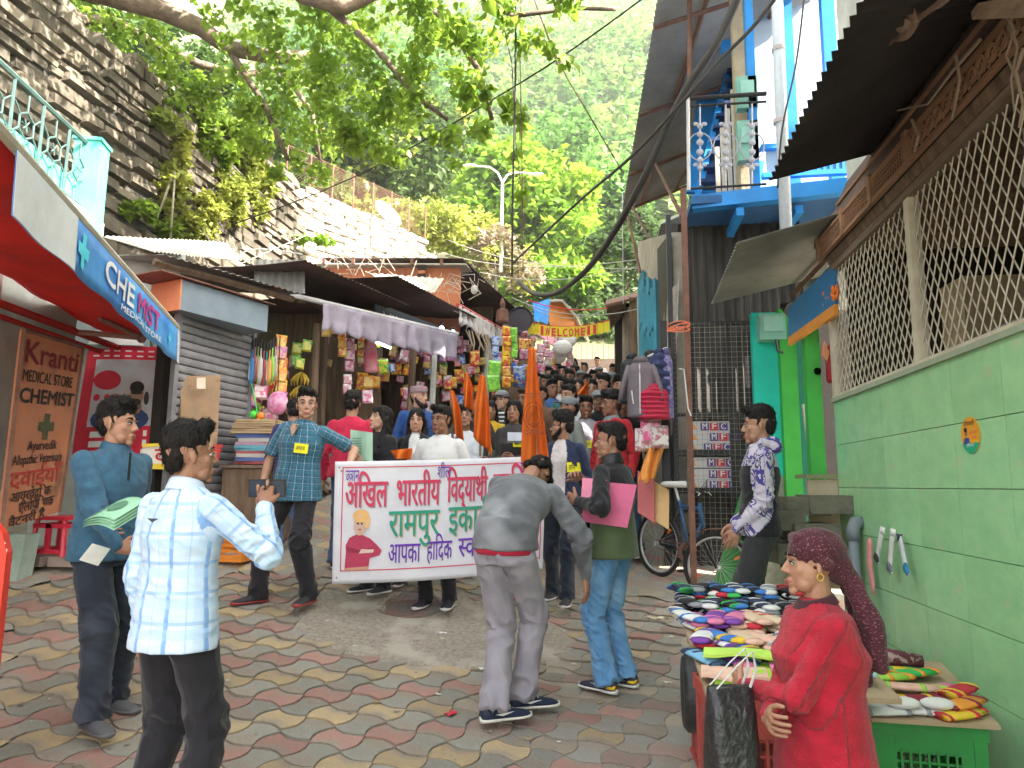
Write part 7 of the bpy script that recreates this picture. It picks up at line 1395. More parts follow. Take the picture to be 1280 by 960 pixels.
def badge(I,x_=.07,zr=1.22,w_=.085,h=.06,text='छात्र',string=True,out=.018):
 t=I['t'];a,b,c,d=[front(I,x_+i*w_/2,zr+j*h/2,out)for i,j in((-1,-1),(1,-1),(1,1),(-1,1))]
 mb=MB();mb.slab(b,a,d,c,.002)if False else mb.slab(a,b,c,d,.002);k=mb.build('name_badge',C((.85,.80,.02)),t,local=True)
 r=(a-b);letters('lettering',text,C((.12,.10,.03)),b+(a-b)*.12+(c-b)*.3,r,(c-b),width=w_*.7,height=h*.62,parent=None,bold=.02,lift=.002)
 lo=COL.objects[-1];lo.parent=k;WL[lo.name]=Vector()
def loc(I_pos,heading,H,p,z=None):
 """world point -> the person's own frame"""
 x,y=I_pos;zb=gz(x,y)+.01 if z is None else z;s=H/1.7;return(Matrix.Rotation(-R(heading),3,'Z')@(Vector(p)-Vector((x,y,zb))))/s
# clothes
F=fabric
PL_B=F('plaid_light_blue',(.56,.66,.78),col2=(.50,.62,.76),lines=((0,.115,.20,.016,(.09,.26,.62),.75),(0,.115,.62,.005,(.30,.48,.75),.6),(1,.115,.1,.014,(.22,.40,.70),.6),(1,.115,.55,.038,(.36,.56,.80),.45),(0,.115,.42,.03,(.42,.60,.82),.35)))
CK_B=F('check_teal_shirt',(.03,.11,.17),col2=(.025,.085,.14),lines=((0,.052,.2,.0035,(.45,.55,.60),.7),(1,.052,.3,.0035,(.30,.42,.50),.6),(0,.052,.7,.012,(.04,.16,.24),.6),(1,.052,.75,.012,(.04,.16,.24),.6)))
FLEECE=F('blue_fleece',(.045,.13,.21),col2=(.030,.085,.145),scale=26,mix=(.3,.7),weave=1.0)
JN_D=F('dark_jeans',(.020,.028,.045),fade=(.045,.055,.08),weave=.4);JN_L=F('light_jeans',(.13,.30,.52),col2=(.09,.23,.43),fade=(.22,.40,.60),weave=.4);JN_M=F('mid_jeans',(.05,.10,.20),fade=(.08,.14,.25))
BLK=F('black_cloth',(.012,.012,.015));BLKT=F('black_trousers',(.016,.015,.020),weave=.4);GRT=F('grey_trousers',(.30,.28,.32),col2=(.25,.235,.27),weave=.3)
DNG=F('grey_washed_denim',(.15,.155,.17),col2=(.085,.09,.10),fade=(.27,.28,.30),weave=1.0,mix=(.3,.7));REDK=F('red_sweater',(.46,.012,.035),col2=(.34,.010,.025),scale=14,weave=1.2);CRIM=F('crimson_shirt',(.50,.015,.055))
WHT=F('white_sweatshirt',(.60,.60,.59),col2=(.55,.55,.55));NAVY=F('navy_jacket',(.02,.03,.075));GRN=F('olive_green_jacket',(.085,.12,.055),col2=(.07,.10,.045));CHAR=F('charcoal_sweater',(.05,.045,.045));PURP=F('dark_purple_shirt',(.04,.03,.12));TEE=F('pale_tee',(.66,.60,.60));GRY=F('grey_shirt',(.30,.29,.32));YEL=F('yellow_kurta',(.62,.38,.02));MAR=F('red_jumper',(.5,.02,.03));RBL=F('royal_blue_jacket',(.02,.07,.25))
CAMO=F('camouflage_hood',(.50,.46,.54),scale=9,mix=(.0,.01),pattern=((.44,(.50,.46,.54)),(.50,(.06,.05,.24)),(.56,(.60,.56,.62)),(.585,(.035,.03,.06)),(.61,(.45,.40,.55))))
SCF=F('printed_scarf',(.060,.014,.022),scale=170,mix=(.36,.42),col2=(.26,.11,.12))
def X_(px,Y):return at(px,606,Y).x
def H_(px,py,Y,k=1.):x=X_(px,Y);return(at(px,py,Y).z-gz(x,Y)-.01)*k
OPEN=lambda w_:(lambda U:(U[:,2]<.2)&(np.abs(U[:,0]/.13-1.57)<w_*(.55+.45*U[:,1]/.5)))
Y=3.42;x=X_(140,Y);hd=-112;H=H_(165,503,Y);PH={}
pos=(x,Y)
def L(px,py,Y_,pos=pos,hd=hd,H=H):return loc(pos,hd,H,at(px,py,Y_))
I=person('man in blue zip fleece and baggy dark jeans holding green leaflets before the painted board',x,Y,hd,H,0,0,head=(28,-2,0),rh=L(150,688,3.22),rel=(.5,-1,-.1),rhand=dict(d=(-.6,.5,0),n=(0,-1,0),curl=.5),lh=L(150,672,3.45),lel=(-.6,-.6,-.3),lhand=dict(d=(.3,1,.2),n=(1,0,0),curl=.5),la=(-.16,-.10,.085),ra=(.08,.14,.085),top=FLEECE,bottom=JN_D,leg_w=1.22,hair='tall',beard=0,shoes=('sneaker',(.09,.09,.10),(.12,.12,.13)),top_len=.84,girth=1.08,collar=(C((.035,.10,.165)),.045),seed=2,folds=1.15)
t=I['t'];a,b,c,d=[front(I,x_,z_,.012)for x_,z_ in((-.006,1.26),(.006,1.26),(.006,1.41),(-.006,1.41))];mb=MB();mb.slab(b,a,d,c,.003);mb.build('zip',M['black'],t,local=True);mb=MB();mb.ell(I['tp'](0,.055,1.425),(.035,.02,.035));mb.build('undershirt',WHT,t,smooth=True,local=True)
pw=at(146,645,3.2);lf=thing('leaflets','sheaf of pale green leaflets held by the man in the blue fleece','leaflets',pw)
for k in range(4):mb=MB();c=at(144,648-k*1.6,3.02);r_=Vector((.95,-.25,-.06+.03*k)).normalized();u_=Vector((.12,.8,.38)).normalized();mb.sheet(lambda u,v:c+r_*(u-.5)*.20+u_*(v-.5)*.20+Z*(.02*math.sin(3*u)+.006*k),6,4,.0015);mb.build('sheet',C((.30,.58,.38)),lf,smooth=True)
for(u0,v0)in((.1,.2),):
 mb=MB();q=lambda u,v:c+r_*(u-.5)*.20+u_*(v-.5)*.20+Z*(.02*math.sin(3*u)+.022)
 mb.v=[q(.55+.22*math.cos(a_),.5+.25*math.sin(a_))for a_ in[i*math.pi/8 for i in range(16)]];mb.f=[tuple(range(16))];mb.m=[0];mb.build('printed_portrait',C((.10,.24,.15)),lf)
 for j in range(5):mb=MB();mb.add([q(.05,.1+j*.15),q(.3,.1+j*.15),q(.3,.15+j*.15),q(.05,.15+j*.15)],[(0,1,2,3)]);mb.build('printed_line',C((.08,.22,.14)),lf)
mb=MB();c=at(122,690,3.05);mb.sheet(lambda u,v:c+Vector((.06*(u-.5)*2,-.03*u,-.02*u))+Vector((.02,-.05,-.02))*(v-.5)*3,4,4,.002);tag(mb.build('paper',C((.62,.62,.55))),'cream sheet held under the arm of the man in blue fleece','paper')
Y=2.5;x=X_(232,Y);hd=-14;H=H_(262,533,Y);pos=(x,Y);rt=loc(pos,hd,H,at(331,632,2.66));
I=person('man seen from behind in white and blue plaid shirt raising a phone',x,Y,hd,H,0,1,head=(-30,-6,0),rh=rt,rel=(.7,-.2,-1),rhand=dict(d=(-.25,.25,1),n=(-.6,.6,0),curl=.95,spread=.04),lh=(-.215,.04,.81),lel=(-.3,-1,0),la=(-.12,-.02,.085),ra=(.13,.0,.085),top=PL_B,bottom=BLKT,leg_w=1.15,hair='tall',top_len=.80,girth=1.05,seed=5,collar=(C((.52,.62,.74)),.04),folds=1.25)
t=I['t'];q=I['rw']+Vector((-.03,.045,.075));ph=thing('mobile_phone','dark mobile phone held up by the man in the plaid shirt','phone',t.matrix_basis@q);wq=Matrix.LocRotScale(t.location,t.rotation_euler,t.scale)@q
ph.location=wq;WL[ph.name]=Vector(wq);mb=MB();Mr=Euler((R(12),0,R(15))).to_matrix();mb.box(wq,(.145,.010,.072),rot=Mr);mb.build('body',M['black'],ph);mb=MB();mb.box(wq+Mr@Vector((.045,-.0+.007,.02)),(.03,.004,.03),rot=Mr);mb.build('lens_block',C((.05,.05,.06),.2),ph);mb=MB();mb.box(wq+Mr@Vector((0,-.0062,0)),(.135,.002,.064),rot=Mr);mb.build('screen',C((.05,.06,.08),.15),ph)
mb=MB();Bk=lambda x_,zr:I['tp'](x_,-.132*I['girth']*math.sqrt(1-(x_/.2)**2)-.012,zr);mb.prism([Bk(-.03,1.315),Bk(.03,1.315),Bk(0,1.30)],(0,-.003,0));mb.build('back_loop',C((.05,.06,.08)),t,local=True)
Y=5.35;x=X_(372,Y);hd=172;H=H_(398,486,Y);pos=(x,Y);W3=loc(pos,hd,H,at(436,583,5.28));F1_=loc(pos,hd,H,at(322,757,5.25));F2_=loc(pos,hd,H,at(386,752,5.30))
I=person('man in short sleeved teal check shirt holding the left end of the banner',x,Y,hd,H,0,3,lean=(0,-6,0),head=(-10+42,2,0),lh=W3,lel=(-.8,-.3,-.8),lhand=dict(d=(-.7,.5,-.3),n=(0,.3,-1),curl=.9),rh=(.33,.0,.86),rel=(1,-.5,0),ra=(F1_.x,F1_.y,.085),la=(F2_.x,F2_.y,.085),rk=(.5,1,0),hip=(.0,0,-.015),top=CK_B,bottom=BLKT,sleeve='short',hair='short',top_len=.80,girth=1.12,shoes=('sneaker',(.03,.03,.035),(.35,.05,.05)),foot_r=(.5,.8),foot_l=(-.05,1),leg_w=1.1,seed=9,rpitch=.0)
badge(I,-.085,1.215,.10,.075,'अभाव')
t=I['t'];mb=MB();mb.prism([front(I,-.045,1.40,.004),front(I,.045,1.40,.004),front(I,.0,1.30,.012)],(0,.003,0));mb.build('open_neck',SK[3],t,local=True)
mb=MB()
for s_ in(-1,1):mb.prism([front(I,s_*.015,1.375,.012),front(I,s_*.065,1.40,.006),front(I,s_*.06,1.43,-.03),front(I,s_*.035,1.425,-.01)][::s_],(0,.004,0))
mb.build('collar_points',C((.04,.13,.19)),t,local=True);mb=MB();mb.tube([front(I,0,1.30,.006),front(I,0,1.0,.006),front(I,0,.84,.012)],.004,4);mb.build('placket',C((.03,.10,.15)),t,local=True)
def who(label,px,py,Y,hd,lod=1,**k):
 x=X_(px,Y);H=H_(px,py,Y)
 if not 1.45<H<1.86:print('HEIGHT',label,round(H,2));H=min(1.86,max(1.45,H))
 return person(label,x,Y,hd,H,lod,**k)
def hold(h=1.12,w_=.06,y_=.28):return dict(lh=(-w_,y_,h),rh=(w_,y_-.02,h))
I=who('man seen from behind in crimson shirt behind the left end of the banner',436,488,6.3,12,top=CRIM,bottom=JN_M,hair='short',girth=1.12,sleeve='long',seed=3)
I=who('man in dark purple shirt and jeans seen from behind at the toy shop counter',362,500,6.55,30,top=PURP,bottom=JN_M,hair='short',seed=13,shoes=('sneaker',(.03,.10,.35),(.7,.7,.7)))
I=who('long haired young woman in black, reading a green paper behind the banner',474,506,5.85,150,female=True,skin=3,hair='long',top=BLK,bottom=BLKT,head=(-10,-12,0),lh=(-.10,.26,1.17),rh=(.12,.22,1.12),seed=21)
gp_=at(452,553,5.6);t=thing('green_paper','pale green printed sheet held open by the woman in black','paper',gp_);mb=MB();mb.sheet(lambda u,v:at(438+28*u,573-36*v+4*u,5.6-.06*u)+Vector((0,.02*math.sin(u*6),0)),8,4,.002);mb.build('sheet',C((.35,.55,.42)),t)
for k in range(6):mb=MB();a_=at(447,548+k*3.3,5.575);mb.box(a_,(.09,.002,.006));mb.build('printed_line',C((.12,.2,.15)),t)
I=who('long haired young woman in black jacket over white top, facing the camera behind the banner',519,509,6.15,184,female=True,skin=3,hair='long',top=BLK,split=(WHT,OPEN(.5)),bottom=BLKT,seed=25,head=(6,0,0));t=I['t'];mb=MB();mb.tube([I['tp'](-.13,.02,1.40),front(I,-.12,1.25,.02),front(I,-.10,.95,.03)],.008,5);mb.build('bag_strap',C((.6,.55,.45)),t,local=True)
I=who('young man in white sweatshirt with yellow badge at the middle of the banner',550,507,5.75,176,lod=0,skin=2,top=WHT,bottom=BLKT,hair='short',head=(-16,0,0),seed=31,folds=.6,lh=(-.22,.16,.97),rh=(.22,.16,.97));badge(I,-.075,1.19,.085,.085,'गर')
I=who('man in woven Himachali cap and royal blue jacket looking right, before the cloth shop',521,481,7.2,205,skin=3,top=RBL,bottom=JN_D,hair='himachali',beard=2,head=(38,0,0),seed=33)
I=who('man in white shirt looking down behind the white sweatshirt man',580,508,6.7,170,skin=1,top=F('white_shirt',(.62,.66,.72)),bottom=JN_D,hair='short',seed=35,head=(20,-20,0),**hold())
I=who('woman in dark hooded jacket holding an orange flag, standing above the banner',590,489,6.95,176,female=True,skin=1,top=CHAR,bottom=BLKT,hair='tied',seed=37,rh=(.10,.26,1.20),lh=(-.2,.15,1.0))
I=who('woman in mustard yellow kurta half hidden behind the flag bearer',612,500,7.7,190,lod=2,female=True,skin=1,top=YEL,bottom=YEL,hair='long',seed=39)
I=who('young woman in charcoal sweater with yellow badge reading a booklet',642,499,6.95,176,female=True,skin=1,top=CHAR,bottom=JN_M,hair='tied',seed=41,head=(0,-8,0),**hold(1.08));badge(I,-.07,1.24,.10,.07,'दल')
bk=at(645,547,6.62);tag(MB().box(bk,(.16,.03,.11),rot=Euler((R(-40),0,.2)).to_matrix()).build('booklet',C((.40,.42,.5))),'small booklet in the hands of the woman in charcoal sweater','booklet')
I=who('woman in black cap and striped top between the flags',627,487,8.0,160,lod=2,female=True,skin=3,top=F('striped_top',(.04,.04,.04),lines=((1,.05,0,.02,(.6,.6,.58),1),)),bottom=BLK,hair='cap',seed=42)
Y=6.35
I=who('bearded man in pale tee and open navy jacket with yellow badge, behind the bending man',703,515,Y,168,lod=0,skin=0,top=NAVY,split=(TEE,OPEN(.62)),bottom=JN_D,hair='tall',beard=2,glasses=True,head=(-78,0,0),seed=43,la=(-.09,.18,.085),ra=(.12,-.12,.085),shoes=('sneaker',(.04,.04,.045),(.5,.5,.5)),rh=(.2,.2,1.0));t=I['t']
badge(I,-.13,1.19,.10,.09,'हिन',out=.022)
I=who('man in grey cap and grey shirt looking left behind the bearded man',712,495,7.5,120,skin=1,top=F('grey_green_shirt',(.20,.22,.20)),bottom=JN_D,hair='cap',seed=45,head=(-15,-5,0))
I=who('young man in white shirt looking left, upper left of the grey cap',712,481,8.4,140,lod=2,skin=0,top=WHT,bottom=JN_D,hair='short',seed=47)
I=who('man in grey shirt with yellow badge facing the camera in the procession',733,495,7.7,182,skin=2,top=GRY,bottom=JN_D,hair='short',seed=49);badge(I,0.0,1.16,.12,.08,'छात')
I=who('smiling bearded man in black shirt and cap next to the red jumper',749,487,8.0,185,lod=1,skin=2,top=BLK,bottom=BLKT,hair='cap',beard=1,seed=51)
I=who('man in bright red jumper with grey collar looking left',766,489,7.3,140,skin=2,top=MAR,bottom=JN_M,hair='tall',seed=53,head=(-25,0,0),collar=(C((.2,.22,.24)),.035),girth=1.05,sleeve='long')
I=who('man in black jacket with yellow badge half hidden by the hanging jackets',784,492,7.6,165,skin=1,top=BLK,bottom=JN_M,hair='short',seed=55)
CR_=[(690,474,9.2),(699,470,9.8),(676,482,8.6),(723,473,9.6),(741,474,9.3),(712,462,11.2),(727,462,11.6),(735,468,10.3),(756,468,10),(704,457,12.6),(719,455,13),(742,463,12),(693,464,11.4),(765,464,10.6),(683,468,10.6),(776,470,9.4),(731,453,14),(696,452,13.8),(664,474,9.8),(711,475,9.0),(750,458,13.2),(671,466,10.8),(686,459,12.4),(656,486,8.3),(718,447,15.0)]
desc=['blue checked','dark green','brown','light grey','maroon','navy','black','white striped','rust coloured','sky blue','olive','charcoal','tan','pale blue','dark red','faded black','steel grey','beige','plum','dark teal','cream','denim blue','moss green','dark hooded','pink']
dcol=[(.05,.12,.3),(.03,.09,.05),(.15,.08,.05),(.4,.4,.42),(.2,.02,.04),(.02,.03,.1),(.015,.015,.018),(.55,.55,.55),(.3,.1,.04),(.2,.4,.6),(.12,.12,.05),(.05,.05,.055),(.35,.25,.16),(.35,.48,.6),(.3,.03,.03),(.03,.03,.035),(.2,.22,.25),(.45,.4,.32),(.15,.04,.12),(.03,.13,.13),(.6,.56,.48),(.06,.12,.22),(.1,.14,.06),(.03,.03,.04),(.55,.25,.3)]
wher=['near the shop packets','in the middle of the lane','on the jacket side of the lane']
for k,(px,py,Yc)in enumerate(CR_):
 I=who('person in %s top in the crowd, %s'%(desc[k],wher[0 if px<700 else(1 if px<740 else 2)]),px,py,Yc,rng.uniform(150,210),lod=2,skin=rng.choice((0,1,2)),top=F('crowd_%d'%k,dcol[k]),split=((WHT,TEE,GRY,CRIM)[k%4],OPEN(.5))if k%3==1 else None,bottom=JN_D,hair=['short','tall','crop','long','short','tall','cap'][k%7],female=(k%7==3),seed=60+k,head=(rng.uniform(-35,35),0,0),girth=rng.uniform(.98,1.15));I['t']['group']='crowd walking up the lane'
 if k in(2,5,12):badge(I,.0,1.2,.12,.08,'अब')
I=who('man in pink and white shirt standing above the crowd near the end wall',748,446,16.5,182,lod=2,skin=0,top=F('pink_white',(.6,.5,.52)),bottom=JN_M,hair='crop',girth=1.2,seed=90)
I=who('person in black at the far right of the crowd under the log shack',768,455,14.5,190,lod=2,skin=2,top=BLK,bottom=JN_D,hair='short',seed=91)
Y=4.7;x=X_(766,Y);hd=62;H=H_(752,527,Y);pos=(x,Y);lt=loc(pos,hd,H,at(722,626,4.55));rt=loc(pos,hd,H,at(728,600,4.85))
f1=loc(pos,hd,H,at(758,832,4.6));f2=loc(pos,hd,H,at(783,828,4.75))
I=person('man in black and olive jacket and light blue jeans holding a pink folder',x,Y,hd,H,0,1,head=(24,0,0),lh=lt,lel=(-.6,-.6,-.6),lhand=dict(d=(.2,1,.15),n=(1,0,0),curl=.6),rh=rt,rel=(.8,-.2,-.6),rhand=dict(curl=.6),la=(f1.x,f1.y,.085),ra=(f2.x,f2.y,.085),top=GRN,split=(BLK,.42),bottom=JN_L,hair='crop',girth=1.12,top_len=.82,seed=15,leg_w=1.08,shoes=('sneaker',(.03,.03,.06),(.68,.66,.62),(.35,.36,.4),(.75,.5,.02)),foot_l=(.1,1),foot_r=(-.05,1),collar=(M['black'],.05),folds=1.2)
pf=at(752,620,4.5);fo=thing('pink_folder','bright pink folders held against the chest of the man in the olive jacket','folder',pf)
for k,(cs,c)in enumerate(((((728,652),(784,660),(796,606),(728,600)),(.62,.12,.25)),(((726,630),(756,634),(758,600),(728,597)),(.75,.25,.38)))):
 q=[at(a_,b_,4.53-.05*(a_>740)+.012*k-.05*k)for a_,b_ in cs];mb=MB();mb.slab(*q,.012);mb.build('cover',C(c,.5),fo)
Y=4.12;x=X_(640,Y);hd=-14;H=1.80;pos=(x,Y);f1=loc(pos,hd,H,at(618,872,3.98));f2=loc(pos,hd,H,at(654,845,4.22));rt=loc(pos,hd,H,at(732,722,4.42));lt=loc(pos,hd,H,at(622,700,4.7))
I=person('man in grey denim jacket and grey trousers bending low before the banner, one arm hanging',x,Y,hd,H,0,1,lean=(60,8,-4),head=(-8,20,0),rh=rt,rel=(.9,-.5,.1),rhand=dict(d=(.1,.1,-1),n=(-1,0,0),curl=.3),lh=lt,lel=(-.9,.3,0),la=(f1.x,f1.y,.10),ra=(f2.x,f2.y,.10),lk=(0,1,0),rk=(.2,1,0),hip=(-.02,-.05,-.02),top=DNG,bottom=GRT,leg_w=1.08,hair='short',top_len=.93,girth=1.10,seed=17,shoes=('sneaker',(.01,.02,.05),(.70,.68,.62),(.6,.6,.6)),foot_l=(.75,.75),foot_r=(.75,.6),hem=((.90,.178,.135,1.05),(.96,.178,.135,1.02)),folds=1.3)
t=I['t'];mb=MB();mb.rings([[I['tp'](w_*math.cos(q),d_*math.sin(q),zr)for q in[2*math.pi*k/24 for k in range(24)]]for zr,w_,d_ in((.875,.168,.130),(.90,.172,.134),(.95,.165,.126),(.98,.15,.11))]);mb.build('red_undershirt',CRIM,t,smooth=True,local=True)
Y=5.05;x=X_(948,Y);hd=84;H=H_(948,507,Y);pos=(x,Y);lt=loc(pos,hd,H,at(921,663,4.95));rt=loc(pos,hd,H,at(918,655,5.15))
I=person('teenage boy in purple camouflage hooded jacket and dark trousers leaning by the green planks',x,Y,hd,H,0,0,head=(2,2,0),lh=lt,lel=(-.3,-1,-.2),lhand=dict(d=(.1,.4,-1),n=(1,0,0),curl=.3),rh=rt,rel=(.3,-1,-.2),rhand=dict(d=(0,.3,-1),n=(-1,0,0),curl=.3),lean=(-3,0,0),top=BLK,split=(CAMO,.50),bottom=F('dark_grey_trousers',(.035,.035,.038)),leg_w=1.1,hair='short',girth=1.0,seed=19,la=(-.08,.06,.085),ra=(.10,-.04,.085))
t=I['t'];sh=MB();tp=I['tp'];sh.cap(tp(-.06,-.085,1.43),tp(.06,-.085,1.43),.048,.048);sh.cap(tp(-.078,.0,1.45),tp(-.05,-.08,1.455),.030,.043);sh.cap(tp(.078,.0,1.45),tp(.05,-.08,1.455),.030,.043);sh.cap(tp(-.05,.052,1.42),tp(.05,.052,1.42),.022,.022)
mm=remesh(sh,.008,2);cloth_coords(mm,[(I['sp'](.8)[0],I['sp'](1.43)[0],.13,0,0)],.006,7.);put(mm,'camouflage_hood',CAMO,t)
Y=2.2;x=X_(1014,Y);hd=96;H=(at(1020,660,Y).z-gz(x,Y)-.01);H=max(H-.045,1.30);pos=(x,Y)
I=person('woman in red sweater and maroon printed head scarf with folded arms at the sock stalls',x,Y,hd,H,0,0,female=True,head=(-4,-2,0),lh=(.07,.27,1.10),lel=(-1,.0,-.9),lhand=dict(d=(1,.15,.1),n=(0,-1,0),curl=.4),rh=(-.12,.24,1.04),rel=(.8,-.2,-1),rhand=dict(d=(-1,.1,.1),n=(0,-1,0),curl=.4),top=REDK,bottom=BLK,hair='scarf',girth=1.16,loose=1.06,top_len=.66,seed=23,folds=.7,hem=((.60,.235,.20,1.0),(.85,.215,.175,1.0)),collar=(SCF,.02))
t=I['t'];hp=I['hp'];tp=I['tp'];S_=MB();S_.ell(hp(0,-.022,.052),(.086,.106,.088),I['Hm'],18,12);S_.cap(hp(-.03,.055,.092),hp(.03,.055,.092),.022,.022)
for q in(-1,1):S_.cap(hp(q*.055,.045,.075),hp(q*.082,-.03,.01),.016,.022)
S_.cap(hp(0,-.085,.0),hp(0,-.12,-.035),.062,.042);S_.cap(hp(0,-.13,-.045),hp(.01,-.15,-.06),.034,.034);
for dx in(-.05,.03):S_.cap(hp(dx*.4,-.14,-.06),hp(dx*1.3,-.19,-.20),.032,.042,10);S_.cap(hp(dx*1.3,-.19,-.20),hp(dx*1.6,-.21,-.34),.042,.030,10)
S_.cap(hp(-.02,-.16,-.08),hp(-.06,-.17,-.40),.026,.022)
mm=remesh(S_,.0055,2);cloth_coords(mm,[(hp(0,-.02,.12),hp(0,-.12,-.05),.08,0,0),(hp(0,-.13,-.05),hp(0,-.2,-.36),.05,.2,0)],.006,3.,joints=(hp(0,-.12,-.04),hp(0,-.19,-.2),hp(-.08,0,.03),hp(.08,0,.03)),foldr=.12);put(mm,'head_scarf',SCF,t)
er=MB();er.tube([hp(-.084,-.004+.011*math.sin(a_),-.038+.013*math.cos(a_))for a_ in[i*math.pi/7 for i in range(15)]],.0022,5);er.build('earring',mat('gold',(.75,.5,.12),.25,bump=0,metal=1.),t,local=True)
mb=MB();mb.tube([I['lw']-(I['lw']-I['le']).normalized()*.02,I['lw']-(I['lw']-I['le']).normalized()*.035],.035,12);mb.build('bangle',C((.75,.45,.4)),t,local=True)
bc=at(914,905,2.12);bg_=thing('black_shopping_bag','black shopping bag hanging from the forearm of the woman in red','bag',bc)
bd=Vector((.35,-1,0)).normalized();bs=Vector((1,.35,0)).normalized();mb=MB();tz=at(918,858,2.12).z
rr=[]
for k,(zz,w_,d_)in enumerate(((tz-.36,.065,.055),(tz-.35,.075,.07),(tz-.2,.072,.06),(tz-.08,.070,.04),(tz,.066,.022))):rr.append([Vector((bc.x,bc.y,zz))+bs*(w_*math.copysign(abs(math.cos(q))**.6,math.cos(q)))+bd*(d_*math.copysign(abs(math.sin(q))**.6,math.sin(q))*(1+.1*math.sin(5*q+k)))for q in[2*math.pi*j/24 for j in range(24)]])
mb.rings(rr);mb.build('bag',mat('black_vinyl',(.012,.012,.014),.3,(.02,.02,.022),6,bump=.5,spec=.6),bg_,smooth=True)
for o_ in(-.02,.02):mb=MB();p0=Vector((bc.x,bc.y,tz))-bs*.05+bd*o_;p1=Vector((bc.x,bc.y,tz))+bs*.05+bd*o_;tp_=at(936,812,2.12)+bd*o_;mb.tube([p0,p0.lerp(tp_,.6)+Vector((-.004,0,0)),tp_,p1.lerp(tp_,.5)+Vector((.012,0,0)),p1],.0038,6,flat=.5);mb.build('handle',C((.55,.55,.56)),bg_)
# the banner
b00,b10,b11,b01=at(415,730,5.16),at(678,712,5.62),at(682,570,5.62),at(419,577,5.16)
ban=thing('cloth_banner','long white printed cloth banner with red border and Hindi text held across the street','banner',b00)
bnv=(b10-b00).cross(b01-b00).normalized();BW_=(b10-b00).length;BH_=(b01-b00).length
def bq(x_,y_,l=0.):
 u,v=x_,y_;return b00.lerp(b10,u).lerp(b01.lerp(b11,u),v)+bnv*(l+.012*math.sin(u*7+v*2)*(1-abs(2*v-1)*.5)+.008*noise.noise(Vector((u*9,v*5,0)))+.02*math.sin(u*3.1))-Z*(.018*math.sin(math.pi*u)*(1-v*.6))
mb=MB();mb.sheet(lambda u,v:bq(u,v),70,30,.003,bnv);mb.build('cloth',mat('banner_cloth',(.66,.66,.70),.6,(.58,.58,.63),3,bump=.1),ban,smooth=True)
def brect(x0,y0,x1,y1,m,nm,l=.004,n=24):
 mb=MB();mb.sheet(lambda u,v:bq(x0+(x1-x0)*u,y0+(y1-y0)*v,l),n,2,0);mb.build(nm,m,ban)
BR=C((.62,.03,.08));
for a_ in((.035,.10,.985,.108),(.035,.945,.985,.953)):brect(*a_,BR,'border_line')
for a_ in((.035,.10,.0395,.953),(.9805,.10,.985,.953)):
 mb=MB();mb.sheet(lambda u,v:bq(a_[0]+(a_[2]-a_[0])*u,a_[1]+(a_[3]-a_[1])*v,.004),2,20,0);mb.build('border_line',BR,ban)
def bt(segs,x0,y0,w_,h,c,bold=.03,shadow=None):
 """a line of lettering, subdivided by the mapping onto the cloth"""
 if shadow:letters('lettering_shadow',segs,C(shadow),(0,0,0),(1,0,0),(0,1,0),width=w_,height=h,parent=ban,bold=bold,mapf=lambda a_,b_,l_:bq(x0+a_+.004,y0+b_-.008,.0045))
 letters('lettering',segs,C(c),(0,0,0),(1,0,0),(0,1,0),width=w_,height=h,parent=ban,bold=bold,mapf=lambda a_,b_,l_:bq(x0+a_,y0+b_,.007))
RD=(.60,.04,.10);GRc=(.02,.30,.20);PUc=(.13,.03,.38)
bt([('ज',.78,-.05),('ञान',1,0)],.05,.83,.062,.15,PUc,.01);bt([('शील',1,0)],.475,.845,.065,.15,PUc,.01);bt([('एकता',1,0)],.875,.86,.07,.14,PUc,.01)
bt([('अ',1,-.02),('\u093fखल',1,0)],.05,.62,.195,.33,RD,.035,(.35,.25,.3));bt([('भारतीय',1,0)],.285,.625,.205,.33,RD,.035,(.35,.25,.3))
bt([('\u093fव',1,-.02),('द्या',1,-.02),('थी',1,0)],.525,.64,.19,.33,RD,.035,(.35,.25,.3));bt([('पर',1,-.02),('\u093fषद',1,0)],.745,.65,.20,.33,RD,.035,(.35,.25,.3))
mb=MB();pts=[(.682,.775),(.690,.80),(.702,.80),(.706,.785)];mb.tube([bq(a_,b_,.008)for a_,b_ in pts],.006,4);mb.build('lettering',C(RD),ban)
bt([('रामपुर',1,0)],.255,.37,.235,.33,GRc,.03,(.55,.35,.15));bt([('इकाई',1,0)],.535,.385,.185,.33,GRc,.03,(.55,.35,.15))
bt([('आपका',1,0)],.255,.155,.15,.24,PUc,.025);bt([('हा',1,-.02),('\u093fद',1,-.02),('क',1,0)],.435,.165,.12,.24,PUc,.025);bt([('स',.70,-.05),('वागत',1,0)],.585,.175,.19,.24,PUc,.025);bt([('है',1,0)],.80,.18,.07,.24,PUc,.025)
mb=MB();pts=[(.53,.275),(.536,.30),(.546,.30),(.55,.285)];mb.tube([bq(a_,b_,.008)for a_,b_ in pts],.004,4);mb.build('lettering',C(PUc),ban)
def bpoly(pts,c,l,nm='printed_portrait'):mb=MB();mb.v=[tuple(bq(x_,y_,l))for x_,y_ in pts];mb.f=[tuple(range(len(pts)))];mb.m=[0];mb.build(nm,C(c),ban)
ov=lambda cx,cy,rx,ry,a0=0,a1=360,n=18:[(cx+rx*math.cos(R(a0+(a1-a0)*k/n)),cy+ry*math.sin(R(a0+(a1-a0)*k/n)))for k in range(n)]
bpoly([(.055,.11),(.060,.25),(.058,.31),(.075,.37),(.105,.395),(.135,.39),(.17,.36),(.20,.31),(.225,.26),(.215,.22),(.17,.20),(.165,.11)],(.45,.04,.10),.005);bpoly([(.055,.105),(.165,.105),(.165,.135),(.055,.125)],(.55,.3,.2),.0055)
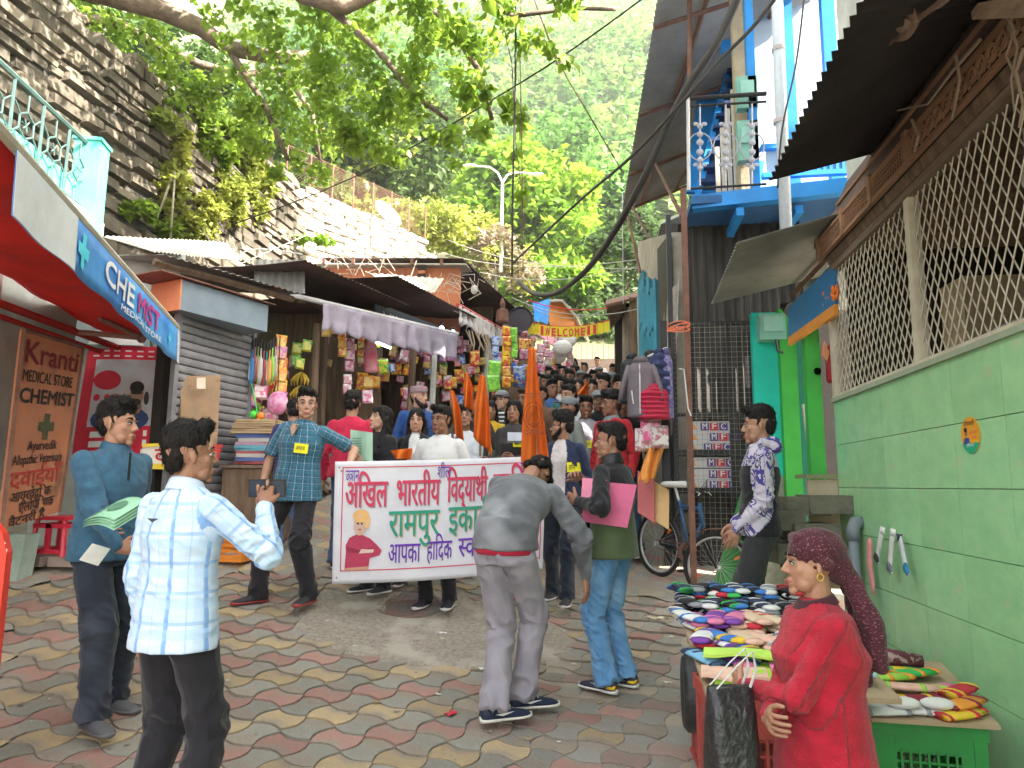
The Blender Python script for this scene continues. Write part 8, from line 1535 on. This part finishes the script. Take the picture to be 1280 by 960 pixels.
bpoly(ov(.122,.47,.030,.085),(.62,.42,.33),.006);bpoly(ov(.126,.545,.038,.055),(.72,.42,.15),.0065);bpoly(ov(.155,.50,.014,.06),(.72,.45,.2),.0068)
for(x_,y_)in((.112,.485),(.130,.483)):bpoly(ov(x_,y_,.005,.008),(.06,.03,.03),.0075)
bpoly(ov(.121,.435,.009,.006),(.4,.12,.1),.0075);bpoly([(.112,.39),(.134,.39),(.13,.42),(.115,.42)],(.55,.35,.27),.006);bpoly([(.12,.24),(.185,.245),(.19,.27),(.13,.275)],(.66,.48,.42),.0062);bpoly([(.06,.30),(.12,.27),(.20,.29),(.12,.245),(.07,.25)],(.28,.02,.06),.0058)
for k,(x_,y_)in enumerate(((.02,.05),(.02,.95))):bpoly(ov(x_,y_,.004,.007),(.15,.15,.17),.005,'eyelet')
# flags
ORF=mat('saffron_flag_cloth',(.80,.20,.02),.7,(.70,.15,.015),4,bump=.1,trans=.35)
def flag(label,Y,left,right,top,pole=None,n=16):
 """hanging pennant: left and right outlines as pixel rows"""
 t=thing('saffron_flag',label,'flag',at(*top,Y));Lp=[at(x_,y_,Y)for x_,y_ in left];Rp=[at(x_,y_,Y)for x_,y_ in right]
 def ip(P_,v):v=v*(len(P_)-1);i=min(int(v),len(P_)-2);return P_[i].lerp(P_[i+1],v-i)
 mb=MB();mb.sheet(lambda u,v:ip(Lp,v).lerp(ip(Rp,v),u)+Vector((0,.05*math.sin(u*9+v*2)*(.25+v),0)),24,24,.004,(0,-1,0));mb.build('cloth',ORF,t,smooth=True)
 if pole:mb=MB();mb.tube([at(*q,Y+.02)for q in pole],.011,6);mb.build('pole',M['plank'],t)
 return t
tf=flag('tallest saffron flag with a dark round emblem hanging before the bearded man',5.5,[(661,434),(658,470),(652,530),(650,575),(652,593)],[(668,434),(672,470),(681,530),(687,575),(684,592)],(664,430),((665,424),(668,500),(672,600)))
EM=C((.25,.06,.02));fY=5.5-.075
def femb(pts):mb=MB();mb.tube([at(x_,y_,fY)for x_,y_ in pts],.0028,4);mb.build('emblem_line',EM,tf)
for r_ in(13,9.5):femb([(667+r_*.95*math.cos(a_),520+r_*1.35*math.sin(a_))for a_ in[i*math.pi/10 for i in range(21)]])
femb([(661,526),(664,515),(667,520),(670,510),(673,524)]);femb([(662,530),(672,530)]);femb([(667,508),(667,531)])
letters('lettering','विद्यार्थी',EM,at(656,498,fY),(1,0,0),(0,0,1),width=.14,height=.06,parent=tf);letters('lettering','परिषद',EM,at(655,544,fY),(1,0,0),(0,0,1),width=.16,height=.06,parent=tf);
flag('narrow saffron flag left of the white shirt man',5.95,[(562,488),(562,510),(566,535)],[(567,488),(576,512),(583,562)],(565,490),((564,490),(566,560)))
flag('short saffron flag before the cloth shop shelves',6.3,[(581,466),(578,485),(579,508)],[(585,466),(592,485),(593,514)],(583,468),((583,467),(585,520)))
flag('broad saffron flag held by the woman in the hooded jacket',6.0,[(600,468),(593,500),(590,545)],[(606,470),(612,510),(616,570)],(603,468),((603,466),(600,570)))
flag('small saffron flag in the middle of the crowd',8.8,[(735,474),(728,483),(720,492)],[(736,475),(734,488),(733,497)],(735,473),((736,472),(734,500)))
t=flag('folded saffron cloth carried flat behind the banner top',5.6,[(488,563),(490,568),(493,574)],[(515,560),(516,567),(516,574)],(500,560))
# SOCK STALLS AND BICYCLE
def crate(label,c,s,rot,m,nm='plastic_crate'):
 """ribbed plastic crate: corner posts, rims, panels with slots"""
 c=Vector(c);t=thing(nm,label,'crate',c);Rz=Matrix.Rotation(rot,3,'Z');w_,d_,h=s
 def bx(part,o,q):mb=MB();mb.box(c+Rz@Vector(o),q,rot=rot);mb.build(part,m,t)
 for a in(-1,1):
  for b in(-1,1):bx('corner_post',(a*(w_/2-.02),b*(d_/2-.02),h/2),(.045,.045,h))
 for z in(.02,h-.025):
  for a in(-1,1):bx('rim',(0,a*(d_/2),z),(w_+.02,.022,.05));bx('rim',(a*(w_/2),0,z),(.022,d_-.03,.05))
 for ax,L,o in((0,w_,d_/2),(1,d_,w_/2)):
  for a in(-1,1):
   mb=MB();n=7
   for k in range(n):q=(k+.5)/n*L*.56-L*.28;p=(q,a*(o-.006),h*.52)if ax==0 else(a*(o-.006),q,h*.52);mb.box(c+Rz@Vector(p),(.009,.012,h*.56)if ax==0 else(.012,.009,h*.56),rot=rot)
   for k in range(8):z=h*(.26+.52*k/7);mb.box(c+Rz@Vector((0,a*(o-.008),z)if ax==0 else(a*(o-.008),0,z)),(L*.56,.008,.009)if ax==0 else(.008,L*.56,.009),rot=rot)
   mb.build('grille',m,t)
   for e in(-1,1):q=e*L*.37;bx('side_panel',(q,a*(o-.008),h/2)if ax==0 else(a*(o-.008),q,h/2),(L*.18,.012,h-.08)if ax==0 else(.012,L*.18,h-.08))
   for zz in(.14,.88):bx('band',(0,a*(o-.007),h*zz)if ax==0 else(a*(o-.007),0,h*zz),(L*.58,.014,h*.18)if ax==0 else(.014,L*.58,h*.18))
 bx('bottom',(0,0,.012),(w_-.03,d_-.03,.02));return t
RCm=mat('dusty_red_plastic',(.42,.06,.05),.5,(.30,.06,.05),5,bump=.1,dirt=((.4,.25,.2),6,.66));GCm=mat('dusty_green_plastic',(.03,.28,.06),.45,(.03,.2,.05),5,bump=.1,dirt=((.22,.30,.16),6,.64));CBm=mat('cardboard_top',(.42,.32,.20),.9,(.34,.25,.16),6,bump=.15)
g1=gz(.5,2.85)
crate('dusty red plastic crate on end carrying the left sock table',(.54,2.84,g1),(.42,.30,.68),.10,RCm);crate('dark red crate behind under the left sock table',(.60,3.75,gz(.6,3.7)),(.40,.30,.6),.10,RCm)
crate('green plastic crate on end carrying the right sock tray by the tiled wall',(1.215,3.25,gz(1.2,2.9)),(.40,.32,.50),-.10,GCm)
ta=thing('sock_table','plank table top covered with socks and folded cloths on the red crates','table',(.62,3.4,.78));mb=MB();TZ=lambda y:g1+.685+(y-2.7)*.075
mb.slab((.32,2.70,TZ(2.7)),(.98,2.72,TZ(2.72)),(1.02,4.25,TZ(4.25)),(.34,4.25,TZ(4.25)),.02);mb.build('table_top',CBm,ta)
tr_=thing('sock_tray','cardboard sheet with coloured socks on the green crate','tray',(1.22,2.95,gz(1.2,2.9)+.51));TR=gz(1.2,2.9)+.525;mb=MB();mb.slab((.98,3.04,TR),(1.43,3.02,TR),(1.62,3.95,TR+.02),(1.05,3.95,TR+.02),.015);mb.build('sheet',CBm,tr_)
def sock(x,y,z,a,c1,c2,lab,L=.2,w_=.036,grp=None,nm='folded_socks'):
 """a pair of socks folded flat: leg, foot, coloured toe and cuff"""
 d=Vector((math.cos(a),math.sin(a),0));s_=Vector((-d.y,d.x,0));p=Vector((x,y,z+.012));mb=MB()
 mb.cur=0;mb.tube([p-d*L*.5,p-d*L*.2,p+d*L*.1+s_*.004,p+d*L*.36+s_*.016],[w_*.85,w_,w_,w_*.92],8,flat=.28,up=(0,0,1))
 mb.cur=1;mb.tube([p+d*L*.34+s_*.015,p+d*L*.46+s_*.025,p+d*L*.52+s_*.03],[w_*.95,w_*.8,w_*.5],8,flat=.3,up=(0,0,1));mb.tube([p-d*L*.5,p-d*L*.44],w_*.9,8,flat=.34,up=(0,0,1));q_=rng.uniform(-.3,.2)*L;mb.tube([p+d*q_,p+d*(q_+.018)],w_*1.02,8,flat=.31,up=(0,0,1))
 return tag(mb.build(nm,[C(c1,.8),C(c2,.8)],smooth=True),lab,'socks',grp)
nmc={'black':(.015,.015,.02),'navy':(.03,.04,.09),'white':(.68,.68,.66),'purple':(.2,.06,.35),'pink':(.7,.2,.35),'red':(.55,.03,.05),'blue':(.05,.2,.55),'cream':(.65,.5,.35),'lime':(.35,.65,.08),'grey':(.25,.26,.28),'yellow':(.75,.5,.04),'green':(.05,.45,.1),'peach':(.75,.45,.35),'sky':(.2,.45,.65),'maroon':(.25,.02,.05),'orange':(.8,.3,.04)}
rowsS=[(4.05,['navy','black','black','navy','black','grey','black'],['blue','white','red','green','grey','blue','white'],'back',4),(3.80,['black','navy','black','black','navy','black','grey'],['grey','white','green','blue','white','grey','black'],'second',3),(3.52,['white','purple','pink','cream','cream','peach','black'],['blue','pink','purple','peach','red','cream','grey'],'third',3),(3.27,['purple','white','blue','cream','peach','grey','sky'],['red','purple','yellow','peach','cream','white','grey'],'fourth',2),(3.05,['sky','purple','white','lime','sky','grey','pink'],['navy','pink','blue','green','white','black','white'],'fifth',1)]
pos_n=['far left','left','left of centre','centre','right of centre','right','far right'];lay_n=['lowest','second','third','top']
for y,c1,c2,rn_,ly in rowsS:
 for i in range(7):
  for q in range(ly):
   a_,b_=(c1[i],c2[i])if q%2==0 else(c1[(i+q)%7]if rn_ in('third','fourth')else c1[i],c2[(i+q)%7])
   sock(.37+i*.092+rng.uniform(-.02,.02),y+rng.uniform(-.02,.02),TZ(y)+.003+q*.020,-1.55+rng.uniform(-.5,.5)+(3.14 if rng.random()<.25 else 0),nmc[a_],nmc[b_],'%s and %s socks, %s of the %s row, %s layer'%(a_,b_,pos_n[i],rn_,lay_n[q]),grp='socks on the left table',L=.26,w_=.050)
for k,(x,y,sx_,sy,c,lab)in enumerate(((.52,2.88,.30,.26,(.40,.68,.06),'neon lime folded cloth at the front of the sock table'),(.44,2.83,.24,.16,(.78,.5,.38),'peach flat sock card over the lime cloth'),(.68,2.86,.20,.18,(.72,.22,.4),'pink folded garment beside the lime cloth'),(.83,2.9,.22,.2,(.3,.55,.62),'pale blue folded cloth by the woman in red'),(.50,2.98,.3,.12,(.50,.75,.12),'second lime cloth strip further back'))):
 mb=MB();h=.012+.010*k;mb.sheet(lambda u,v:(x+(u-.5)*sx_+.02*(v-.5),y+(v-.5)*sy,TZ(y)+.008+h+.006*math.sin(u*8+k)*math.cos(v*5)-(.05 if v<.12 and k==0 else 0)),10,8,.01);tag(mb.build('folded_cloth',C(c,.8)),lab,'cloth')
for k,(x,y,z,a,a_,b_)in enumerate(((1.10,2.82,0,.2,'white','grey'),(1.12,2.92,.0,.3,'white','white'),(1.24,2.84,0,-.1,'white','grey'),(1.36,2.83,.0,.5,'yellow','red'),(1.40,2.90,.02,.6,'orange','maroon'),(1.30,2.98,.01,.2,'maroon','yellow'),(1.30,3.10,.02,-.2,'peach','lime'),(1.42,3.15,.01,.4,'pink','green'),(1.22,3.22,.03,.1,'lime','orange'),(1.38,3.32,.03,.3,'green','orange'),(1.30,3.40,.02,-.1,'yellow','green'),(1.12,3.12,.01,.8,'grey','sky'),(1.15,3.3,.02,.5,'grey','sky'),(1.45,3.05,.03,.7,'red','yellow'))):
 sock(x-.02,y+.27,TR+.004+z,a,nmc[a_],nmc[b_],'%s and %s socks, %s on the right tray'%(a_,b_,['front left','behind the front left','front middle','front right','near right','middle','centre','right centre','left of the green pair','back right','back middle','left edge','back left','right edge'][k]),L=.24,grp='socks on the right tray',w_=.048)
for k,(x,y,c2_)in enumerate(((1.14,2.83,0),(1.27,2.84,0))):
 mb=MB();mb.ell((x-.02,y+.27,TR+.045),(.065,.045,.022));tag(mb.build('sock_ball',C(nmc['white'],.8),smooth=True),['white rolled sock ball, left of two on the tray front','white rolled sock ball, right of two on the tray front'][k],'socks')
mb=MB();mb.tube([(1.12,3.85,TR+.07),(1.28,3.77,TR+.075),(1.45,3.75,TR+.06)],[.055,.06,.045],12,flat=.7);me_=mb.build('cloth_roll',mat('maroon_floral_cloth',(.12,.03,.045),.8,(.4,.28,.26),30,mix=(.42,.5),bump=.2),smooth=True);tag(me_,'maroon floral cloth roll at the back of the right tray','cloth')
bt_=thing('black_drum','scuffed black plastic drum lying under the left edge of the sock table','drum',(.36,3.5,gz(.36,3.5)));mb=MB();c=Vector((.43,3.72,.50));mb.rings([[c+Vector((xo,rr*math.cos(q),rr*1.35*math.sin(q)))for q in[2*math.pi*k/24 for k in range(24)]]for xo,rr in((-.09,.10),(-.10,.12),(-.08,.135),(.05,.14),(.2,.13))]);mb.build('shell',mat('scuffed_black',(.02,.02,.022),.35,(.05,.05,.05),8,bump=.2,dirt=((.35,.35,.33),30,.68)),bt_,smooth=True)
def lump(name,label,cat,c,r,m,seed,amp=.03):
 mb=MB();mb.ell(c,r,None,28,20);co=np.array(mb.v);d=co-np.array(c);co=co+d/(np.linalg.norm(d,axis=1)[:,None]+1e-6)*(vnoise(co*9,seed)*amp)[:,None];mb.v=[tuple(q)for q in co];return tag(mb.build(name,m,smooth=True),label,cat)
lump('jute_sack','crumpled brown jute sack slumped against the red crate','sack',(.33,2.98,gz(.33,3)+.12),(.10,.20,.16),mat('jute',(.30,.21,.12),.95,(.20,.14,.08),8,bump=.5),4)
lump('jute_sack','smaller fold of jute sack on the ground before the red crate','sack',(.30,2.74,gz(.33,2.8)+.05),(.08,.14,.08),MATS['jute'],8)
# bicycle leaning at the cage
bk0=Vector((.44,7.1,gz(.44,7.1)+.31));bk1=Vector((.905,6.50,gz(.9,6.5)+.30));bike=thing('bicycle','dark mountain bicycle with a white saddle cover leaning by the wire cage','bicycle',(.7,6.7,gz(.7,6.7)))
fdv=(bk1-bk0);fdv.z=0;fdv.normalize();SLV=mat('silver_alloy',(.55,.55,.55),.35,bump=0,metal=.2);BFR=C((.03,.10,.22),.35);RUB=C((.02,.02,.02),.8)
def bwheel(c,d,r,front_):
 d=Vector(d).normalized();n=d.cross(Z).normalized();ring=lambda rr,k:[c+(d*math.cos(a)+Z*math.sin(a))*rr for a in[2*math.pi*i/k for i in range(k+1)]]
 w_=MB();w_.tube(ring(r-.018,40),.021,8,caps=False,up=n);wo=w_.build('wheel',RUB,bike,smooth=True);a_=MB();a_.tube(ring(r-.045,40),.011,6,caps=False,up=n);a_.build('rim',SLV,wo,smooth=True);sp_=MB()
 for k in range(28):a=2*math.pi*k/28;e=c+(d*math.cos(a)+Z*math.sin(a))*(r-.05);sp_.tube([c+n*.03*(-1)**k+(d*math.cos(a+.9)+Z*math.sin(a+.9))*.02,e],.0013,3)
 sp_.build('spokes',SLV,wo);h_=MB();h_.tube([c-n*.05,c+n*.05],.018,10);h_.build('hub',SLV,wo)
 for a in((.5,3.6)if front_ else(.7,)):q=MB();q.box(c+(d*math.cos(a)+Z*math.sin(a))*r*.62,(.05,.012,.022),rot=Euler((0,-a,math.atan2(d.y,d.x))).to_matrix());q.build('reflector',C((.85,.2,.02)),wo)
 return d,n
fw=Vector((.93,-.36,0)).normalized();bwheel(bk0,fdv,.31,False);bwheel(bk1,fw,.305,True)
hdT=bk1+Vector((-.07,.12,.50))-fdv*.08;hdB=hdT-Z*.13+fdv*.03;stp=bk0+fdv*.30+Z*.42;bb=bk0+fdv*.40-Z*.05
for a,b,r_,m_ in((hdT,stp+Z*-.05,.017,BFR),(hdB,bb,.022,BFR),(bb,stp,.016,BFR),(bb,bk0,.012,M['black']),(stp-Z*.08,bk0,.010,M['black']),(hdT+Z*.05,hdB-Z*.04,.022,BFR)):mb=MB();mb.tube([a,b],r_,8);mb.build('frame_tube',m_,bike,smooth=True)
wn=fw.cross(Z)
for s_ in(-1,1):mb=MB();mb.tube([hdB-Z*.05+wn*.03*s_,hdB-Z*.12+wn*.055*s_,bk1+wn*.055*s_],[.016,.016,.011],8);mb.build('fork_leg',M['black'],bike,smooth=True)
mb=MB();hb=hdT+Z*.12;mb.tube([hdT,hb],.013,8);mb.tube([hb-wn*.27+Z*.05,hb-wn*.12+Z*.03,hb,hb+wn*.12+Z*.03,hb+wn*.27+Z*.05],.012,8);mb.build('handlebar',M['black'],bike)
for s_ in(-1,1):mb=MB();mb.tube([hb+wn*s_*.17+Z*.04,hb+wn*s_*.28+Z*.05],.017,8);mb.build('grip',RUB,bike);mb=MB();mb.tube([hb+wn*s_*.14+Z*.035,hb+wn*s_*.17+fw*.05+Z*.02,hb+wn*s_*.24+fw*.05],.005,5);mb.build('brake_lever',SLV,bike)
for k in range(3):mb=MB();mb.tube([hb+wn*(.1*k-.1),hb+fdv*.10+Z*(.10+.02*k),hdB+fdv*.05],.004,5);mb.build('brake_cable',M['black'],bike)
sd2=stp+Z*.13-fdv*.06;mb=MB();mb.tube([stp-Z*.02,sd2],.013,8);mb.build('seat_post',SLV,bike);mb=MB();fn_=fdv.cross(Z)
mb.rings([[sd2+fdv*yy+fn_*w_*math.cos(q)+Z*(.02+.03*math.sin(q))for q in[2*math.pi*j/12 for j in range(12)]]for yy,w_ in((-.12,.05),(-.11,.085),(-.04,.08),(.05,.035),(.14,.02),(.15,.008))]);mb.build('saddle',C((.72,.72,.70),.8),bike,smooth=True)
mb=MB();mb.tube([bk1+(fw*math.cos(a)+Z*math.sin(a))*.335 for a in[1.2+.17*i for i in range(10)]],.022,6,flat=.3);mb.build('mudguard',M['rust'],bike,smooth=True)
mb=MB();fnn=fn_*.06;mb.tube([bb-fnn,bb+fnn],.02,10);mb.tube([bb+fn_*.06,bb+fn_*.07-Z*.15+fdv*.05],.011,6);mb.tube([bb-fn_*.06,bb-fn_*.07+Z*.15-fdv*.05],.011,6);mb.build('crank',M['black'],bike)
mb=MB();mb.rings([[bb+fn_*o_+(fdv*math.cos(a)+Z*math.sin(a))*r_ for a in[2*math.pi*i/24 for i in range(24)]]for o_,r_ in((.045,.03),(.045,.085),(.05,.085),(.05,.03))],caps=False);mb.build('chainring',M['rust'],bike)
for s_ in(-1,1):mb=MB();mb.box(bb+fn_*s_*.12-Z*.15*s_+fdv*.05*s_,(.09,.06,.02),rot=math.atan2(fn_.y,fn_.x));mb.build('pedal',M['black'],bike)
mb=MB()
for o_ in(.08,-.06):mb.tube([bb+fn_*.047+Z*o_,bk0+fn_*.047+Z*o_*.5],.005,4)
mb.build('chain',M['rust'],bike)
bpy.data.scenes.remove(WORK)
